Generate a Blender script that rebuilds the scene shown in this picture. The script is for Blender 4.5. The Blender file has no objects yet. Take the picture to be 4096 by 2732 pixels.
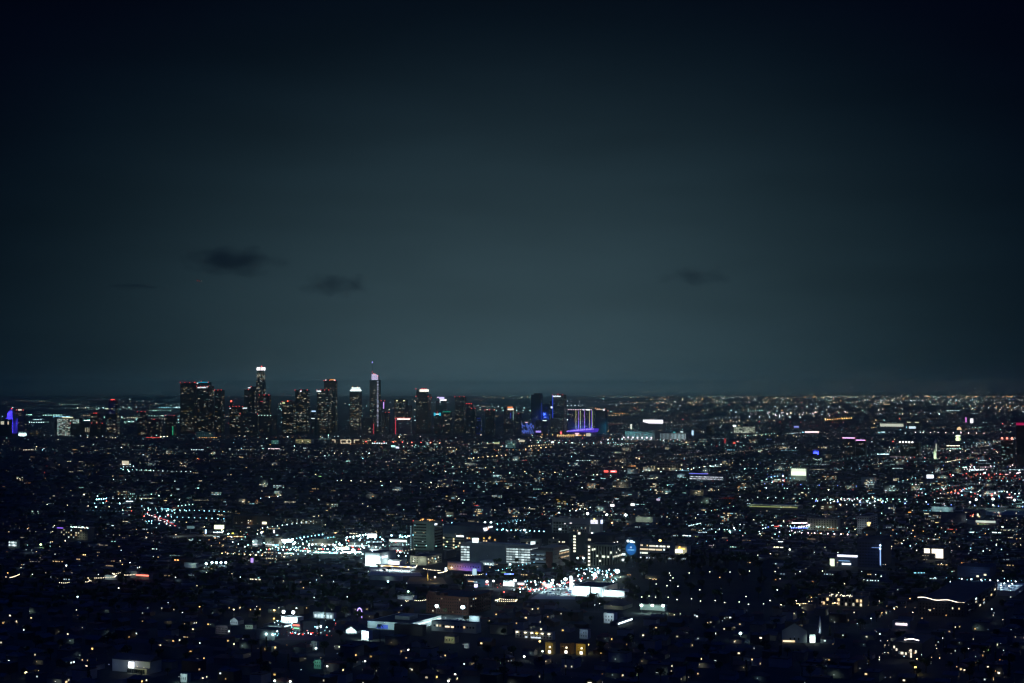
import bpy, math, random
import numpy as np
from mathutils import Vector, Matrix
sc = bpy.context.scene
rnd = random.Random(11)
# ---------------------------------------------------------------- camera
F = 6800.0; VH = 1550.0; H = 256.0; CU = 2048.0; CV = 1366.0     # focal length and horizon row in photo pixels
TH = math.atan((VH-CV)/F)
cam_d = bpy.data.cameras.new('camera'); cam = bpy.data.objects.new('camera', cam_d)
sc.collection.objects.link(cam); sc.camera = cam
cam_d.sensor_width = 36.0; cam_d.lens = 36.0*F/4096.0
cam_d.clip_start = 1.0; cam_d.clip_end = 400000.0
cam.location = (0, 0, H); cam.rotation_euler = (math.pi/2+TH, 0, 0)
# ---------------------------------------------------------------- world: night sky over a lit city
w = bpy.data.worlds.new('World'); sc.world = w; w.use_nodes = True
nt = w.node_tree; nt.nodes.clear(); L = nt.links.new
def N(t, **k):
    n = nt.nodes.new(t)
    for a, b in k.items(): setattr(n, a, b)
    return n
def M(op, a, b=None, c=None):
    n = N('ShaderNodeMath', operation=op)
    for i, v in enumerate((a, b, c)):
        if v is None: continue
        if isinstance(v, (int, float)): n.inputs[i].default_value = v
        else: L(v, n.inputs[i])
    return n.outputs[0]
tc = N('ShaderNodeTexCoord'); sx = N('ShaderNodeSeparateXYZ'); L(tc.outputs['Generated'], sx.inputs[0])
az = M('ARCTAN2', sx.outputs[0], sx.outputs[1]); el = M('ARCSINE', sx.outputs[2])
# city glow: a dome of light over the skyline (azimuth 0), its colour shifting to blue away from its middle
def glow(peak, sa, se, sb, base, a0=0.0, floor=0.0):
    a = M('SUBTRACT', az, a0)
    below = M('MULTIPLY', M('MINIMUM', el, 0.0), sb)
    q = M('ADD', M('POWER', M('DIVIDE', M('ABSOLUTE', a), sa), 2.0), M('POWER', M('DIVIDE', M('ABSOLUTE', M('ADD', el, below)), se), 2.0))
    return M('ADD', M('MULTIPLY', M('EXPONENT', M('MULTIPLY', q, -1.0)), peak), base)
mp = N('ShaderNodeMapping'); mp.inputs['Scale'].default_value = (5, 5, 26); L(tc.outputs['Generated'], mp.inputs[0])
nz = N('ShaderNodeTexNoise'); nz.inputs['Scale'].default_value = 1.0; nz.inputs['Detail'].default_value = 4; L(mp.outputs[0], nz.inputs['Vector'])
streak = M('ADD', M('MULTIPLY', nz.outputs[0], 0.60), 0.70)
cr = N('ShaderNodeCombineColor')
ge = lambda s_, k_: M('MULTIPLY', M('EXPONENT', M('MULTIPLY', M('POWER', M('DIVIDE', M('ABSOLUTE', el), s_), 2.0), -1.0)), k_)
low = M('ADD', M('ADD', ge(.0045, 3.2), M('ADD', ge(.010, .75), ge(.024, .24))), 1.0)   # extra glow put into the sky at the horizon, offsetting haze dimming
over = M('MULTIPLY', M('MINIMUM', M('MAXIMUM', M('SUBTRACT', el, .32), 0.0), .6), 1.0)  # extra blue glow added overhead, out of view, to tint ground and walls
streak = M('MULTIPLY', streak, low)
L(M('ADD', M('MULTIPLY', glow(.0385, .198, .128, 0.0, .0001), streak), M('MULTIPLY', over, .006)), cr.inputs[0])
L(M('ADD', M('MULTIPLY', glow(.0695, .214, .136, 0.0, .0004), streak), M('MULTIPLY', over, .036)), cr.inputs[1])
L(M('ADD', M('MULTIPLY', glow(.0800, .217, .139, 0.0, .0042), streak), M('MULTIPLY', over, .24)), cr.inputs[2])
sky = N('ShaderNodeTexSky'); sky.sky_type = 'NISHITA'; sky.sun_disc = False
sky.sun_elevation = math.radians(-8); sky.sun_rotation = math.radians(200); sky.air_density = 1; sky.dust_density = 2
bg1 = N('ShaderNodeBackground'); L(cr.outputs[0], bg1.inputs[0]); bg1.inputs[1].default_value = 1.0
bg2 = N('ShaderNodeBackground'); L(sky.outputs[0], bg2.inputs[0]); bg2.inputs[1].default_value = 0.05
ad = N('ShaderNodeAddShader'); L(bg1.outputs[0], ad.inputs[0]); L(bg2.outputs[0], ad.inputs[1])
wo = N('ShaderNodeOutputWorld'); L(ad.outputs[0], wo.inputs[0])
sc.view_settings.view_transform = 'Standard'; sc.view_settings.look = 'None'
sc.view_settings.exposure = 0; sc.view_settings.gamma = 1; sc.view_settings.use_curve_mapping = False
cy = sc.cycles
cy.max_bounces = 14; cy.diffuse_bounces = 1; cy.glossy_bounces = 1; cy.transmission_bounces = 2; cy.volume_bounces = 12
cy.transparent_max_bounces = 8; cy.sample_clamp_indirect = .15; cy.sample_clamp_direct = 60.0; cy.use_light_tree = True
cy.caustics_reflective = False; cy.caustics_refractive = False
cy.use_denoising = True
cy.pixel_filter_type = 'BLACKMAN_HARRIS'; cy.filter_width = 1.3
# ================================================================ helpers
def ray(u, v):
    x = (u-CU)/F; z = -(v-CV)/F; c, s = math.cos(TH), math.sin(TH)
    return x, c - z*s, s + z*c
def G(u, v):                                   # the ground point seen at a photo pixel
    x, y, z = ray(u, v); t = -H/z
    return x*t, y*t
def zat(v, Y):                                 # height seen at row v at ground distance Y
    x, y, z = ray(CU, v); return H + Y*z/y
def proj(x, y, z):
    c, s = math.cos(TH), math.sin(TH); d = y*c + (z-H)*s; h = -y*s + (z-H)*c
    return CU + F*x/d, CV - F*h/d
def row(Y): return VH + H*F/Y
COL = sc.collection
def tag(o, label=None, cat=None, group=None, kind=None):
    if label: o['label'] = label
    if cat: o['category'] = cat
    if group: o['group'] = group
    if kind: o['kind'] = kind
    return o
def empty(name, loc, rz=0.0, label=None, cat=None, group=None):
    o = bpy.data.objects.new(name, None); COL.objects.link(o); o.location = loc; o.rotation_euler = (0, 0, rz)
    o.empty_display_size = 1.0
    return tag(o, label, cat, group)
def link(name, me, parent=None, loc=(0,0,0), sca=(1,1,1), rz=0.0):
    o = bpy.data.objects.new(name, me); COL.objects.link(o)
    o.location = loc; o.scale = sca; o.rotation_euler = (0, 0, rz)
    if parent is not None: o.parent = parent
    return o
# ---------------------------------------------------------------- materials
_mc = {}
def surf(name, col, rough=.8, var=.25, scale=.2, metal=0.0, stripe=None):
    if name in _mc: return _mc[name]
    m = bpy.data.materials.new(name); m.use_nodes = True; t = m.node_tree; p = t.nodes['Principled BSDF']
    p.inputs['Roughness'].default_value = rough; p.inputs['Metallic'].default_value = metal
    g = t.nodes.new('ShaderNodeTexCoord'); n = t.nodes.new('ShaderNodeTexNoise'); n.inputs['Scale'].default_value = scale; n.inputs['Detail'].default_value = 5
    t.links.new(g.outputs['Object'], n.inputs['Vector'])
    r = t.nodes.new('ShaderNodeValToRGB'); t.links.new(n.outputs[0], r.inputs[0])
    r.color_ramp.elements[0].position = .3; r.color_ramp.elements[1].position = .7
    r.color_ramp.elements[0].color = tuple(c*(1-var) for c in col)+(1,); r.color_ramp.elements[1].color = tuple(min(1, c*(1+var)) for c in col)+(1,)
    out = r.outputs[0]
    if stripe:                                  # curtain wall: floors and mullions in the surface
        b = t.nodes.new('ShaderNodeTexBrick'); b.offset = 0; b.inputs['Scale'].default_value = 1.0
        b.inputs['Brick Width'].default_value = stripe[0]; b.inputs['Row Height'].default_value = stripe[1]; b.inputs['Mortar Size'].default_value = stripe[2]
        mpp = t.nodes.new('ShaderNodeMapping'); mpp.inputs['Rotation'].default_value = (math.pi/2, 0, 0)
        sp = t.nodes.new('ShaderNodeSeparateXYZ'); cb = t.nodes.new('ShaderNodeCombineXYZ'); ad_ = t.nodes.new('ShaderNodeMath')
        t.links.new(g.outputs['Object'], sp.inputs[0]); t.links.new(sp.outputs[0], ad_.inputs[0]); t.links.new(sp.outputs[1], ad_.inputs[1])
        t.links.new(ad_.outputs[0], cb.inputs[0]); t.links.new(sp.outputs[2], cb.inputs[1]); t.links.new(cb.outputs[0], b.inputs['Vector'])
        b.inputs['Color1'].default_value = tuple(c*.35 for c in col)+(1,); b.inputs['Color2'].default_value = tuple(c*.5 for c in col)+(1,)
        t.links.new(out, b.inputs['Mortar']); out = b.outputs[0]
    t.links.new(out, p.inputs['Base Color'])
    _mc[name] = m; return m
def emis(col, k, sample=False):
    key = ('e', tuple(round(c, 3) for c in col), round(k, 3), sample)
    if key in _mc: return _mc[key]
    m = bpy.data.materials.new('lit_%d' % len(_mc)); m.use_nodes = True; t = m.node_tree; p = t.nodes['Principled BSDF']
    p.inputs['Base Color'].default_value = tuple(.15+.6*c for c in col)+(1,)
    p.inputs['Emission Color'].default_value = tuple(col)+(1,); p.inputs['Emission Strength'].default_value = k
    if not sample: m.cycles.emission_sampling = 'NONE'
    _mc[key] = m; return m
WARM=(1,.70,.36); CREAM=(1,.88,.62); WHITE=(.82,.98,1); COOL=(.45,.88,1); MINT=(.58,1,.88); ORANGE=(1,.42,.10); RED=(1,.06,.05)
BLUE=(.05,.10,1); VIOLET=(.45,.22,1); AMBER=(1,.62,.08); GREEN=(.1,1,.45); CYAN=(.05,.75,1); PINK=(1,.62,.72); LIME=(.75,1,.25); YEL=(1,.92,.35)
# ---------------------------------------------------------------- mesh builder
class MB:
    def __init__(s): s.v = []; s.f = []; s.m = []
    def face(s, pts, mi=0):
        b = len(s.v); s.v += [tuple(p) for p in pts]; s.f.append(tuple(range(b, b+len(pts)))); s.m.append(mi)
    def box(s, x0, x1, y0, y1, z0, z1, mi=0):
        b = len(s.v)
        s.v += [(x0,y0,z0),(x1,y0,z0),(x1,y1,z0),(x0,y1,z0),(x0,y0,z1),(x1,y0,z1),(x1,y1,z1),(x0,y1,z1)]
        for q in ((0,3,2,1),(4,5,6,7),(0,1,5,4),(1,2,6,5),(2,3,7,6),(3,0,4,7)): s.f.append(tuple(b+i for i in q)); s.m.append(mi)
    def prism(s, poly, z0, z1, mi=0, poly1=None):
        p1 = poly1 or poly; n = len(poly); b = len(s.v)
        s.v += [(x, y, z0) for x, y in poly] + [(x, y, z1) for x, y in p1]
        s.f.append(tuple(b+i for i in reversed(range(n)))); s.m.append(mi); s.f.append(tuple(b+n+i for i in range(n))); s.m.append(mi)
        for i in range(n): j = (i+1) % n; s.f.append((b+i, b+j, b+n+j, b+n+i)); s.m.append(mi)
    def cyl(s, x, y, r0, r1, z0, z1, n=12, mi=0):
        a = [2*math.pi*i/n for i in range(n)]
        s.prism([(x+r0*math.cos(t), y+r0*math.sin(t)) for t in a], z0, z1, mi, [(x+r1*math.cos(t), y+r1*math.sin(t)) for t in a])
    def side(s, prof, y0, y1, mi=0):            # an outline in x,z pulled along y
        n = len(prof); b = len(s.v)
        s.v += [(x, y0, z) for x, z in prof] + [(x, y1, z) for x, z in prof]
        s.f.append(tuple(b+i for i in range(n))); s.m.append(mi); s.f.append(tuple(b+n+i for i in reversed(range(n)))); s.m.append(mi)
        for i in range(n): j = (i+1) % n; s.f.append((b+i, b+n+i, b+n+j, b+j)); s.m.append(mi)
    def mesh(s, name, mats):
        me = bpy.data.meshes.new(name); me.from_pydata(s.v, [], s.f)
        for m in (mats if isinstance(mats, (list, tuple)) else [mats]): me.materials.append(m)
        if any(s.m): me.polygons.foreach_set('material_index', s.m)
        me.update(); return me
    def build(s, name, mats, parent=None, loc=(0,0,0), rz=0.0, sca=(1,1,1)):
        return link(name, s.mesh(name, mats), parent, loc, sca, rz)
def boxo(name, mat, parent, x0, x1, y0, y1, z0, z1):
    b = MB(); b.box(x0, x1, y0, y1, z0, z1); return b.build(name, mat, parent)
_pm = {}
def unit(mat):                                   # a window leaf: a unit box shared by every window of its colour
    if mat.name not in _pm:
        b = MB(); b.box(-.5, .5, -.5, .5, -.5, .5); _pm[mat.name] = b.mesh('window', mat)
    return _pm[mat.name]
_bm = {}
def ball(mat, n=6):
    if (mat.name, n) not in _bm:
        b = MB(); rings = [(math.sin(math.pi*i/4), math.cos(math.pi*i/4)) for i in range(5)]
        for i in range(4):
            for k in range(n):
                a0, a1 = 2*math.pi*k/n, 2*math.pi*(k+1)/n
                P = lambda r, a: (r[0]*math.cos(a), r[0]*math.sin(a), r[1])
                q = [P(rings[i], a0), P(rings[i+1], a0), P(rings[i+1], a1), P(rings[i], a1)]
                b.face([p for j, p in enumerate(q) if not (i == 0 and j == 3) and not (i == 3 and j == 2)])
        _bm[(mat.name, n)] = b.mesh('lamp', mat)
    return _bm[(mat.name, n)]
def text(name, body, size, parent, loc, mat, rz=0.0, fit=None):
    c = bpy.data.curves.new(name, 'FONT'); c.body = body; c.size = size; c.extrude = size*.03; c.align_x = 'CENTER'; c.align_y = 'CENTER'; c.space_line = .8; c.offset = size*.015
    o = bpy.data.objects.new(name, c); COL.objects.link(o); bpy.context.view_layer.update()
    me = bpy.data.meshes.new_from_object(o); bpy.data.objects.remove(o); me.materials.clear(); me.materials.append(mat)
    xs = [v.co.x for v in me.vertices]
    k = (fit/(max(xs)-min(xs))) if fit else 1.0
    for v in me.vertices: v.co = (v.co.x*k, -v.co.z, v.co.y)
    return link(name, me, parent, loc, (1,1,1), rz)
def lamp_light(name, parent, loc, power, col, r=.4, spot=None, rot=None):
    aim = Vector((0, 1, -.3)) if loc[1] < 0 and name != 'lamp_light' else Vector((-1, 0, -.3)) if loc[0] > 0 and name != 'lamp_light' else Vector((0, .1, -1))
    spot = spot or (165 if name == 'lamp_light' else 150); rot = rot or aim.to_track_quat('-Z', 'Y').to_euler()
    d = bpy.data.lights.new(name, 'SPOT' if spot else 'POINT'); d.energy = power; d.color = (col[0]*.78, col[1]*.97, min(1, col[2]*1.05)); d.shadow_soft_size = r; d.volume_factor = 0.0
    if spot: d.spot_size = math.radians(spot); d.spot_blend = .5
    o = bpy.data.objects.new(name, d); COL.objects.link(o); o.location = loc
    if rot: o.rotation_euler = rot
    o.parent = parent
    if name != 'lamp_light': link('added_fixture', unit(emis(col, 3)), parent, (loc[0], loc[1], loc[2]+.45), (.35, .35, .18))  # small glowing box added above each light without a modelled lamp
    return o
# ---------------------------------------------------------------- surfaces used again and again
ROOFM = surf('roof_tar', (.05,.055,.06), .9, .3, .08)
GLASS = surf('dark_glass', (.012,.016,.02), .12, .2, .3)
TOWER = surf('tower_glass', (.06,.075,.09), .35, .2, .02, 0, (2.6, 4.0, .35))
TOWER2 = surf('tower_stone', (.16,.15,.14), .7, .15, .02, 0, (3.2, 4.0, .9))
TOWERB = surf('tower_bluegrey', (.08,.11,.16), .4, .15, .02, 0, (2.2, 4.0, .5))
CONC = surf('concrete', (.32,.33,.31), .85, .18, .12)
PALE = surf('pale_stucco', (.55,.54,.50), .8, .12, .15)
WHITEP = surf('white_stucco', (.74,.75,.74), .7, .08, .2)
BEIGE = surf('beige_stucco', (.42,.36,.27), .85, .15, .2)
GREYW = surf('grey_stucco', (.28,.29,.30), .85, .15, .2)
BROWNW = surf('brown_wall', (.20,.13,.09), .85, .2, .3)
BRICK = surf('red_brick', (.26,.10,.075), .9, .3, .6)
METAL = surf('grey_metal', (.25,.26,.27), .4, .1, 1.0, .6)
ASPH = surf('asphalt', (.055,.057,.06), .9, .25, .15)
BARK = surf('bark', (.09,.065,.045), .9, .3, 1.5)
LEAF = [surf('leaf_deep', (.045,.075,.03), .8, .5, .6), surf('leaf_olive', (.075,.09,.04), .8, .5, .6), surf('leaf_bright', (.07,.12,.035), .8, .5, .6)]
SHING = [surf('shingle_grey', (.09,.09,.095), .9, .3, .8), surf('shingle_brown', (.11,.075,.055), .9, .3, .8), surf('roof_tile', (.24,.10,.06), .85, .3, .8)]
KEEP = []                                        # picture areas of the named buildings; nothing random grows in front of them
EXACT = []
ANG = math.radians(25.0)                         # the street grid runs 25 degrees off the line of sight
class Bld: pass
def place(u0, us, u1, vt, vb, a=ANG):
    """Front corner stands on the ground pixel (us, vb); returns frame and sizes so that both walls span u0..us..u1."""
    X, Y = G(us, vb); d = Y*math.cos(TH) - H*math.sin(TH); kk = d/Y
    k0 = (u0-CU)/F*kk; k1 = (u1-CU)/F*kk
    w_ = (X - k0*Y)/(math.cos(a) + k0*math.sin(a)); de = (k1*Y - X)/(math.sin(a) - k1*math.cos(a)) if u1 > us else w_*.6
    b = Bld(); b.X, b.Y, b.w, b.d, b.h, b.a, b.s = X, Y, w_, max(de, 2.0), zat(vt, Y), a, Y/F
    KEEP.append((u0, u1, vt, vb)); return b
def bld(name, label, cat, u0, us, u1, vt, vb, mat, roof='flat', group=None, a=ANG, trim=None, keep=True):
    b = place(u0, us, u1, vt, vb, a)
    e = empty(name, (b.X, b.Y, 0), -a, label, cat, group); b.e = e; b.mat = mat
    m = MB(); m.box(-b.w, 0, 0, b.d, 0, b.h)
    b.wall = m.build('wall', mat, e)
    if roof == 'flat':
        t = MB(); p = .25
        t.box(-b.w+p, -p, p, b.d-p, b.h+.02, b.h+.35)
        # parapet
        ph = max(.8, min(1.6, b.h*.04)); q = .0
        for x0, x1, y0, y1 in ((-b.w-.1, .1, -.1, .25), (-b.w-.1, .1, b.d-.25, b.d+.1), (-b.w-.1, -b.w+.24, .26, b.d-.26), (-.24, .1, .26, b.d-.26)):
            t.box(x0, x1, y0, y1, b.h-.1, b.h+ph, 1)
        b.roof = t.build('roof', [ROOFM, trim or mat], e)
    elif roof == 'gablefront':
        hh = b.w*.30; o = .5; g_ = MB(); g_.face([(-b.w,-.01,b.h),(0,-.01,b.h),(-b.w/2,-.01,b.h+hh)]); g_.face([(-b.w,b.d,b.h),(-b.w/2,b.d,b.h+hh),(0,b.d,b.h)]); g_.build('gable', mat, e)
        t = MB(); k_ = hh/(b.w/2)
        for sx in (-1, 1):
            x1 = -b.w/2+sx*(b.w/2+o); z1 = b.h-k_*o+.05
            t.face([(-b.w/2,-o,b.h+hh+.05),(x1,-o,z1),(x1,b.d+o,z1),(-b.w/2,b.d+o,b.h+hh+.05)]); t.face([(-b.w/2,-o,b.h+hh+.3),(x1,-o,z1+.25),(x1,b.d+o,z1+.25),(-b.w/2,b.d+o,b.h+hh+.3)]); t.face([(-b.w/2,-o,b.h+hh+.05),(x1,-o,z1),(x1,-o,z1+.25),(-b.w/2,-o,b.h+hh+.3)])
        b.roof = t.build('roof', SHING[0], e)
    elif roof == 'hip' or roof == 'gable':
        t = MB(); o = .6; hh = min(b.w, b.d)*.28; ins = (min(b.w, b.d)/2 if roof == 'hip' else 0)
        x0, x1, y0, y1, z = -b.w-o, o, -o, b.d+o, b.h+.02
        if b.w >= b.d:
            ym = (y0+y1)/2; r0, r1 = (x0+ins, ym, z+hh), (x1-ins, ym, z+hh)
            t.face([(x0,y0,z),(x1,y0,z),r1,r0]); t.face([(x1,y1,z),(x0,y1,z),r0,r1]); t.face([(x0,y1,z),(x0,y0,z),r0]); t.face([(x1,y0,z),(x1,y1,z),r1])
        else:
            xm = (x0+x1)/2; r0, r1 = (xm, y0+ins, z+hh), (xm, y1-ins, z+hh)
            t.face([(x0,y0,z),(x1,y0,z),r0]); t.face([(x1,y1,z),(x0,y1,z),r1]); t.face([(x1,y0,z),(x1,y1,z),r1,r0]); t.face([(x0,y1,z),(x0,y0,z),r0,r1])
        t.face([(x0,y0,z),(x0,y1,z),(x1,y1,z),(x1,y0,z)])
        b.roof = t.build('roof', SHING[0], e)
    return b
def emit_windows(b, lst, first=100):
    """lst: (face, along, z, length, height, material). Largest hundred are parts, the rest one stuff part."""
    lst = sorted(lst, key=lambda t: -t[3]*t[4])
    dep = max(.25, b.s*.15)
    for f, x, z, l, h, m in lst[:first]:
        if f == 'f': link('window', unit(m), b.e, (x, -dep/2-.02, z), (l, dep, h))
        else: link('window', unit(m), b.e, (dep/2+.02, x, z), (dep, l, h))
    rest = lst[first:]
    if rest:
        mats = []; t = MB()
        for f, x, z, l, h, m in rest:
            if m not in mats: mats.append(m)
            i = mats.index(m)
            if f == 'f': t.box(x-l/2, x+l/2, -dep-.02, -.02, z-h/2, z+h/2, i)
            else: t.box(.02, dep+.02, x-l/2, x+l/2, z-h/2, z+h/2, i)
        o = t.build('window', mats, b.e); o['kind'] = 'stuff'
PAL = {
 'office': [(WARM,.38),(CREAM,.5),(MINT,.35),(CREAM,1.15),(WHITE,.3),(AMBER,.25)],
 'resid': [(WARM,.55),(CREAM,.45),(CREAM,1.1),(ORANGE,.35),(COOL,.4),(MINT,.35)],
 'cool': [(MINT,.6),(WHITE,.7),(MINT,.35),(COOL,.35),(CREAM,.5)],
 'blue': [(BLUE,1.2),(COOL,.5),(BLUE,.7),(WHITE,.4)],
 'house': [(WARM,1.2),(CREAM,1.6),(CREAM,.9),(WHITE,1.2),(AMBER,.8)],
}
def dash_windows(b, p=.12, pal='office', fh=4.0, x0=.06, x1=.94, z0=.05, z1=.96, faces='fr', run=4, cell=4.0, seed=0, k=1.0, hf=.5, rp=None):
    """floors of a tall building: some floors are lit along long runs, some only here and there"""
    r = random.Random(seed or int(b.X*7+b.Y)); out = []
    fh = fh*max(1.0, b.s*1.9/4.0) if b.s > 1 else fh
    nf = max(1, int(b.h*(z1-z0)/fh))
    for fc in faces:
        Lw = b.w if fc == 'f' else b.d
        for i in range(nf):
            z = b.h*z0 + (i+.5)*fh; rowp = p*.42*r.choice([.05,.1,.3,.6,1,1.6,5.0]) if rp is None else p
            x = Lw*x0
            while x < Lw*x1:
                if r.random() < rowp:
                    l = cell*r.randint(1, run); l = min(l, Lw*x1-x)
                    if l < cell*.5: break
                    c, kk = r.choice(PAL[pal])
                    out.append((fc, (x+l/2) - (Lw if fc == 'f' else 0), z, l*.86, fh*hf, emis(c, kk*k))); x += l
                x += cell
    return out
def beacons(b, pts, col=RED, k=5.0, r=None, up=1.5):
    r = r or b.s*1.35
    for x, y, z in pts: link('beacon', ball(emis(col, k)), b.e, (x, y, z+up), (r, r, r))
def top_beacons(b, n, col=RED, k=4.0, faces='f', r=None):
    for i in range(n):
        t = i/(n-1) if n > 1 else .5
        beacons(b, [(-b.w*(1-t), 0, b.h)], col, k, r)
def bar(b, name, mat, f, x0, x1, z0, z1, dep=None, off=0.0):
    dep = dep or max(.5, b.s*.4)
    return boxo(name, mat, b.e, x0, x1, -dep-off, -.03-off, z0, z1) if f == 'f' else boxo(name, mat, b.e, .03+off, dep+off, x0, x1, z0, z1)
def wash(b, k=1.0, col=(.75,1,.92), n=None, f='f', d=None, z=None):  # fill lights added before a wall to brighten it, no real lamps
    Lw = b.w if f == 'f' else b.d; d = d or max(14, b.h*.7); n = n or max(1, round(Lw/(d*1.6)))
    for i in range(n):
        t_ = (i+.5)/n*Lw; p = k*12.57*d*d*.35; zz = z or b.h*.35+3
        lamp_light('street_light', b.e, (-Lw+t_, -d, zz) if f == 'f' else (d, t_, zz), p, col, .6)
def ubar(b, name, mat, u0, u1, v0, v1, dep=None):
    """a lit bar on the front wall given by photo pixels"""
    W = lambda u: -b.w*(1-(u-b.u0)/(b.us-b.u0))
    return bar(b, name, mat, 'f', W(u0), W(u1), zat(v1, b.Y), zat(v0, b.Y), dep)
_bld = bld
def bld(name, label, cat, u0, us, u1, vt, vb, mat, **k):
    b = _bld(name, label, cat, u0, us, u1, vt, vb, mat, **k); b.u0, b.us, b.u1 = u0, us, u1; return b
def base_ground():
    me = bpy.data.meshes.new('ground'); me.from_pydata([(-46000,-3000,0),(46000,-3000,0),(46000,52000,0),(-46000,52000,0)], [], [(0,1,2,3)])
    me.materials.append(surf('earth', (.035,.04,.03), .95, .4, .02)); o = link('ground', me); o['kind'] = 'structure'
    b = MB(); b.box(-47000, 47000, -4000, 53000, -1, 430)
    m = bpy.data.materials.new('haze'); m.use_nodes = True; n = m.node_tree; n.nodes.clear()
    v = n.nodes.new('ShaderNodeVolumePrincipled'); v.inputs['Density'].default_value = 4.8e-5; v.inputs['Anisotropy'].default_value = .96; v.inputs['Color'].default_value = (.74,.96,1,1)
    oo = n.nodes.new('ShaderNodeOutputMaterial'); n.links.new(v.outputs[0], oo.inputs['Volume'])
    h = b.build('haze', m); h['kind'] = 'stuff'; h.display_type = 'WIRE'
base_ground()
# ================================================================ downtown skyline
def tower(label, u0, us, u1, vt, vb=1735, mat=TOWER, p=.10, pal='office', nb=3, faces='fr', plant=True, name='office_tower', cat='skyscraper', k=1.0, z1=.95, run=4, hf=.5, cell=4.0, first=100, **kw):
    b = bld(name, label, cat, u0, us, u1, vt, vb, mat, group='towers of the downtown skyline', **kw)
    if plant:
        m = MB(); m.box(-b.w*.75, -b.w*.3, b.d*.3, b.d*.7, b.h+.4, b.h+6); m.box(-b.w*.25, -b.w*.1, b.d*.3, b.d*.6, b.h+.4, b.h+4)
        m.build('roof_plant', CONC, b.e)
    if p: emit_windows(b, dash_windows(b, p, pal, faces=faces, k=k, z1=z1, run=run, hf=hf, cell=cell), first)
    if nb: top_beacons(b, nb)
    return b
# --- left group
t = tower('wide dark slab tower, tallest of the block at left, next to bank sign', 720, 776, 786, 1531, p=.08, nb=4)
t = tower('dark tower with a cyan light line along its roof, behind the bank sign', 776, 832, 845, 1530, 1728, p=.03, nb=0, plant=False)
bar(t, 'roof_light_strip', emis((.02,.55,.8), .9), 'f', -t.w*.72, -1, t.h-1, t.h+3.5)
ubar(t, 'sign', emis(WHITE, 1.6), 780, 792, 1531, 1534.5)
beacons(t, [(-t.w*.95,0,t.h),(-t.w*.5,0,t.h+6),(0,0,t.h)])
t2 = tower('dark tower wearing the long bank sign with a striped flag logo', 786, 832, 856, 1546, 1738, p=.09, nb=4)
s = text('sign', 'BANK OF AMERICA', 9.0, t2.e, (-t2.w*.55, -.8, zat(1550.3, t2.Y)), emis((.85,.95,1), 2.2), fit=t2.w*.72)
m = MB()
xc, zc = -t2.w*.09, zat(1549.3, t2.Y)
for i in range(4):                               # flag emblem: slanted stripes in a diamond
    z = zc+4.2-i*2.3; l = (3.4, 6.0, 5.6, 3.0)[i]
    m.face([(xc-l*.8, -.8, z), (xc+l*.55, -.8, z+.9), (xc+l*.8, -.8, z+2.2), (xc-l*.55, -.8, z+1.3)])
m.build('logo', emis((.85,.9,1), 2.0), t2.e)
t = tower('dark tower at the right end of the leftmost tower block', 858, 884, 898, 1561, 1734, p=.11, nb=3)
t = tower('slim round topped tower ending in one glowing red ball', 919, 930, 934, 1612, 1728, p=.05, nb=0, plant=False)
m = MB(); m.cyl(-t.w/2, t.d/2, t.w*.5, t.w*.42, t.h+.4, t.h+6, 16); m.build('roof_drum', CONC, t.e)
beacons(t, [(-t.w/2, 0, t.h+9)], (1,.12,.08), 5, 5.0)
t = tower('broad office block with white signs at both roof corners', 918, 970, 990, 1627, 1738, p=.14, nb=5)
ubar(t, 'sign', emis(WHITE, 1.5), 918.5, 923, 1632, 1635.5); bar(t, 'sign', emis(WHITE, 1.5), 'r', t.d*.0, t.d*.85, t.h-11, t.h-5)
t = tower('dark flat topped tower left of the round crowned tower', 976, 1010, 1018, 1559, 1734, p=.05, nb=1)
t = tower('dark tower with a small white roof sign beside the round crowned tower', 991, 1016, 1026, 1547, 1722, p=.04, nb=1, plant=False)
ubar(t, 'sign', emis(WHITE, 1.8), 991, 1001, 1549, 1553)
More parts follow.
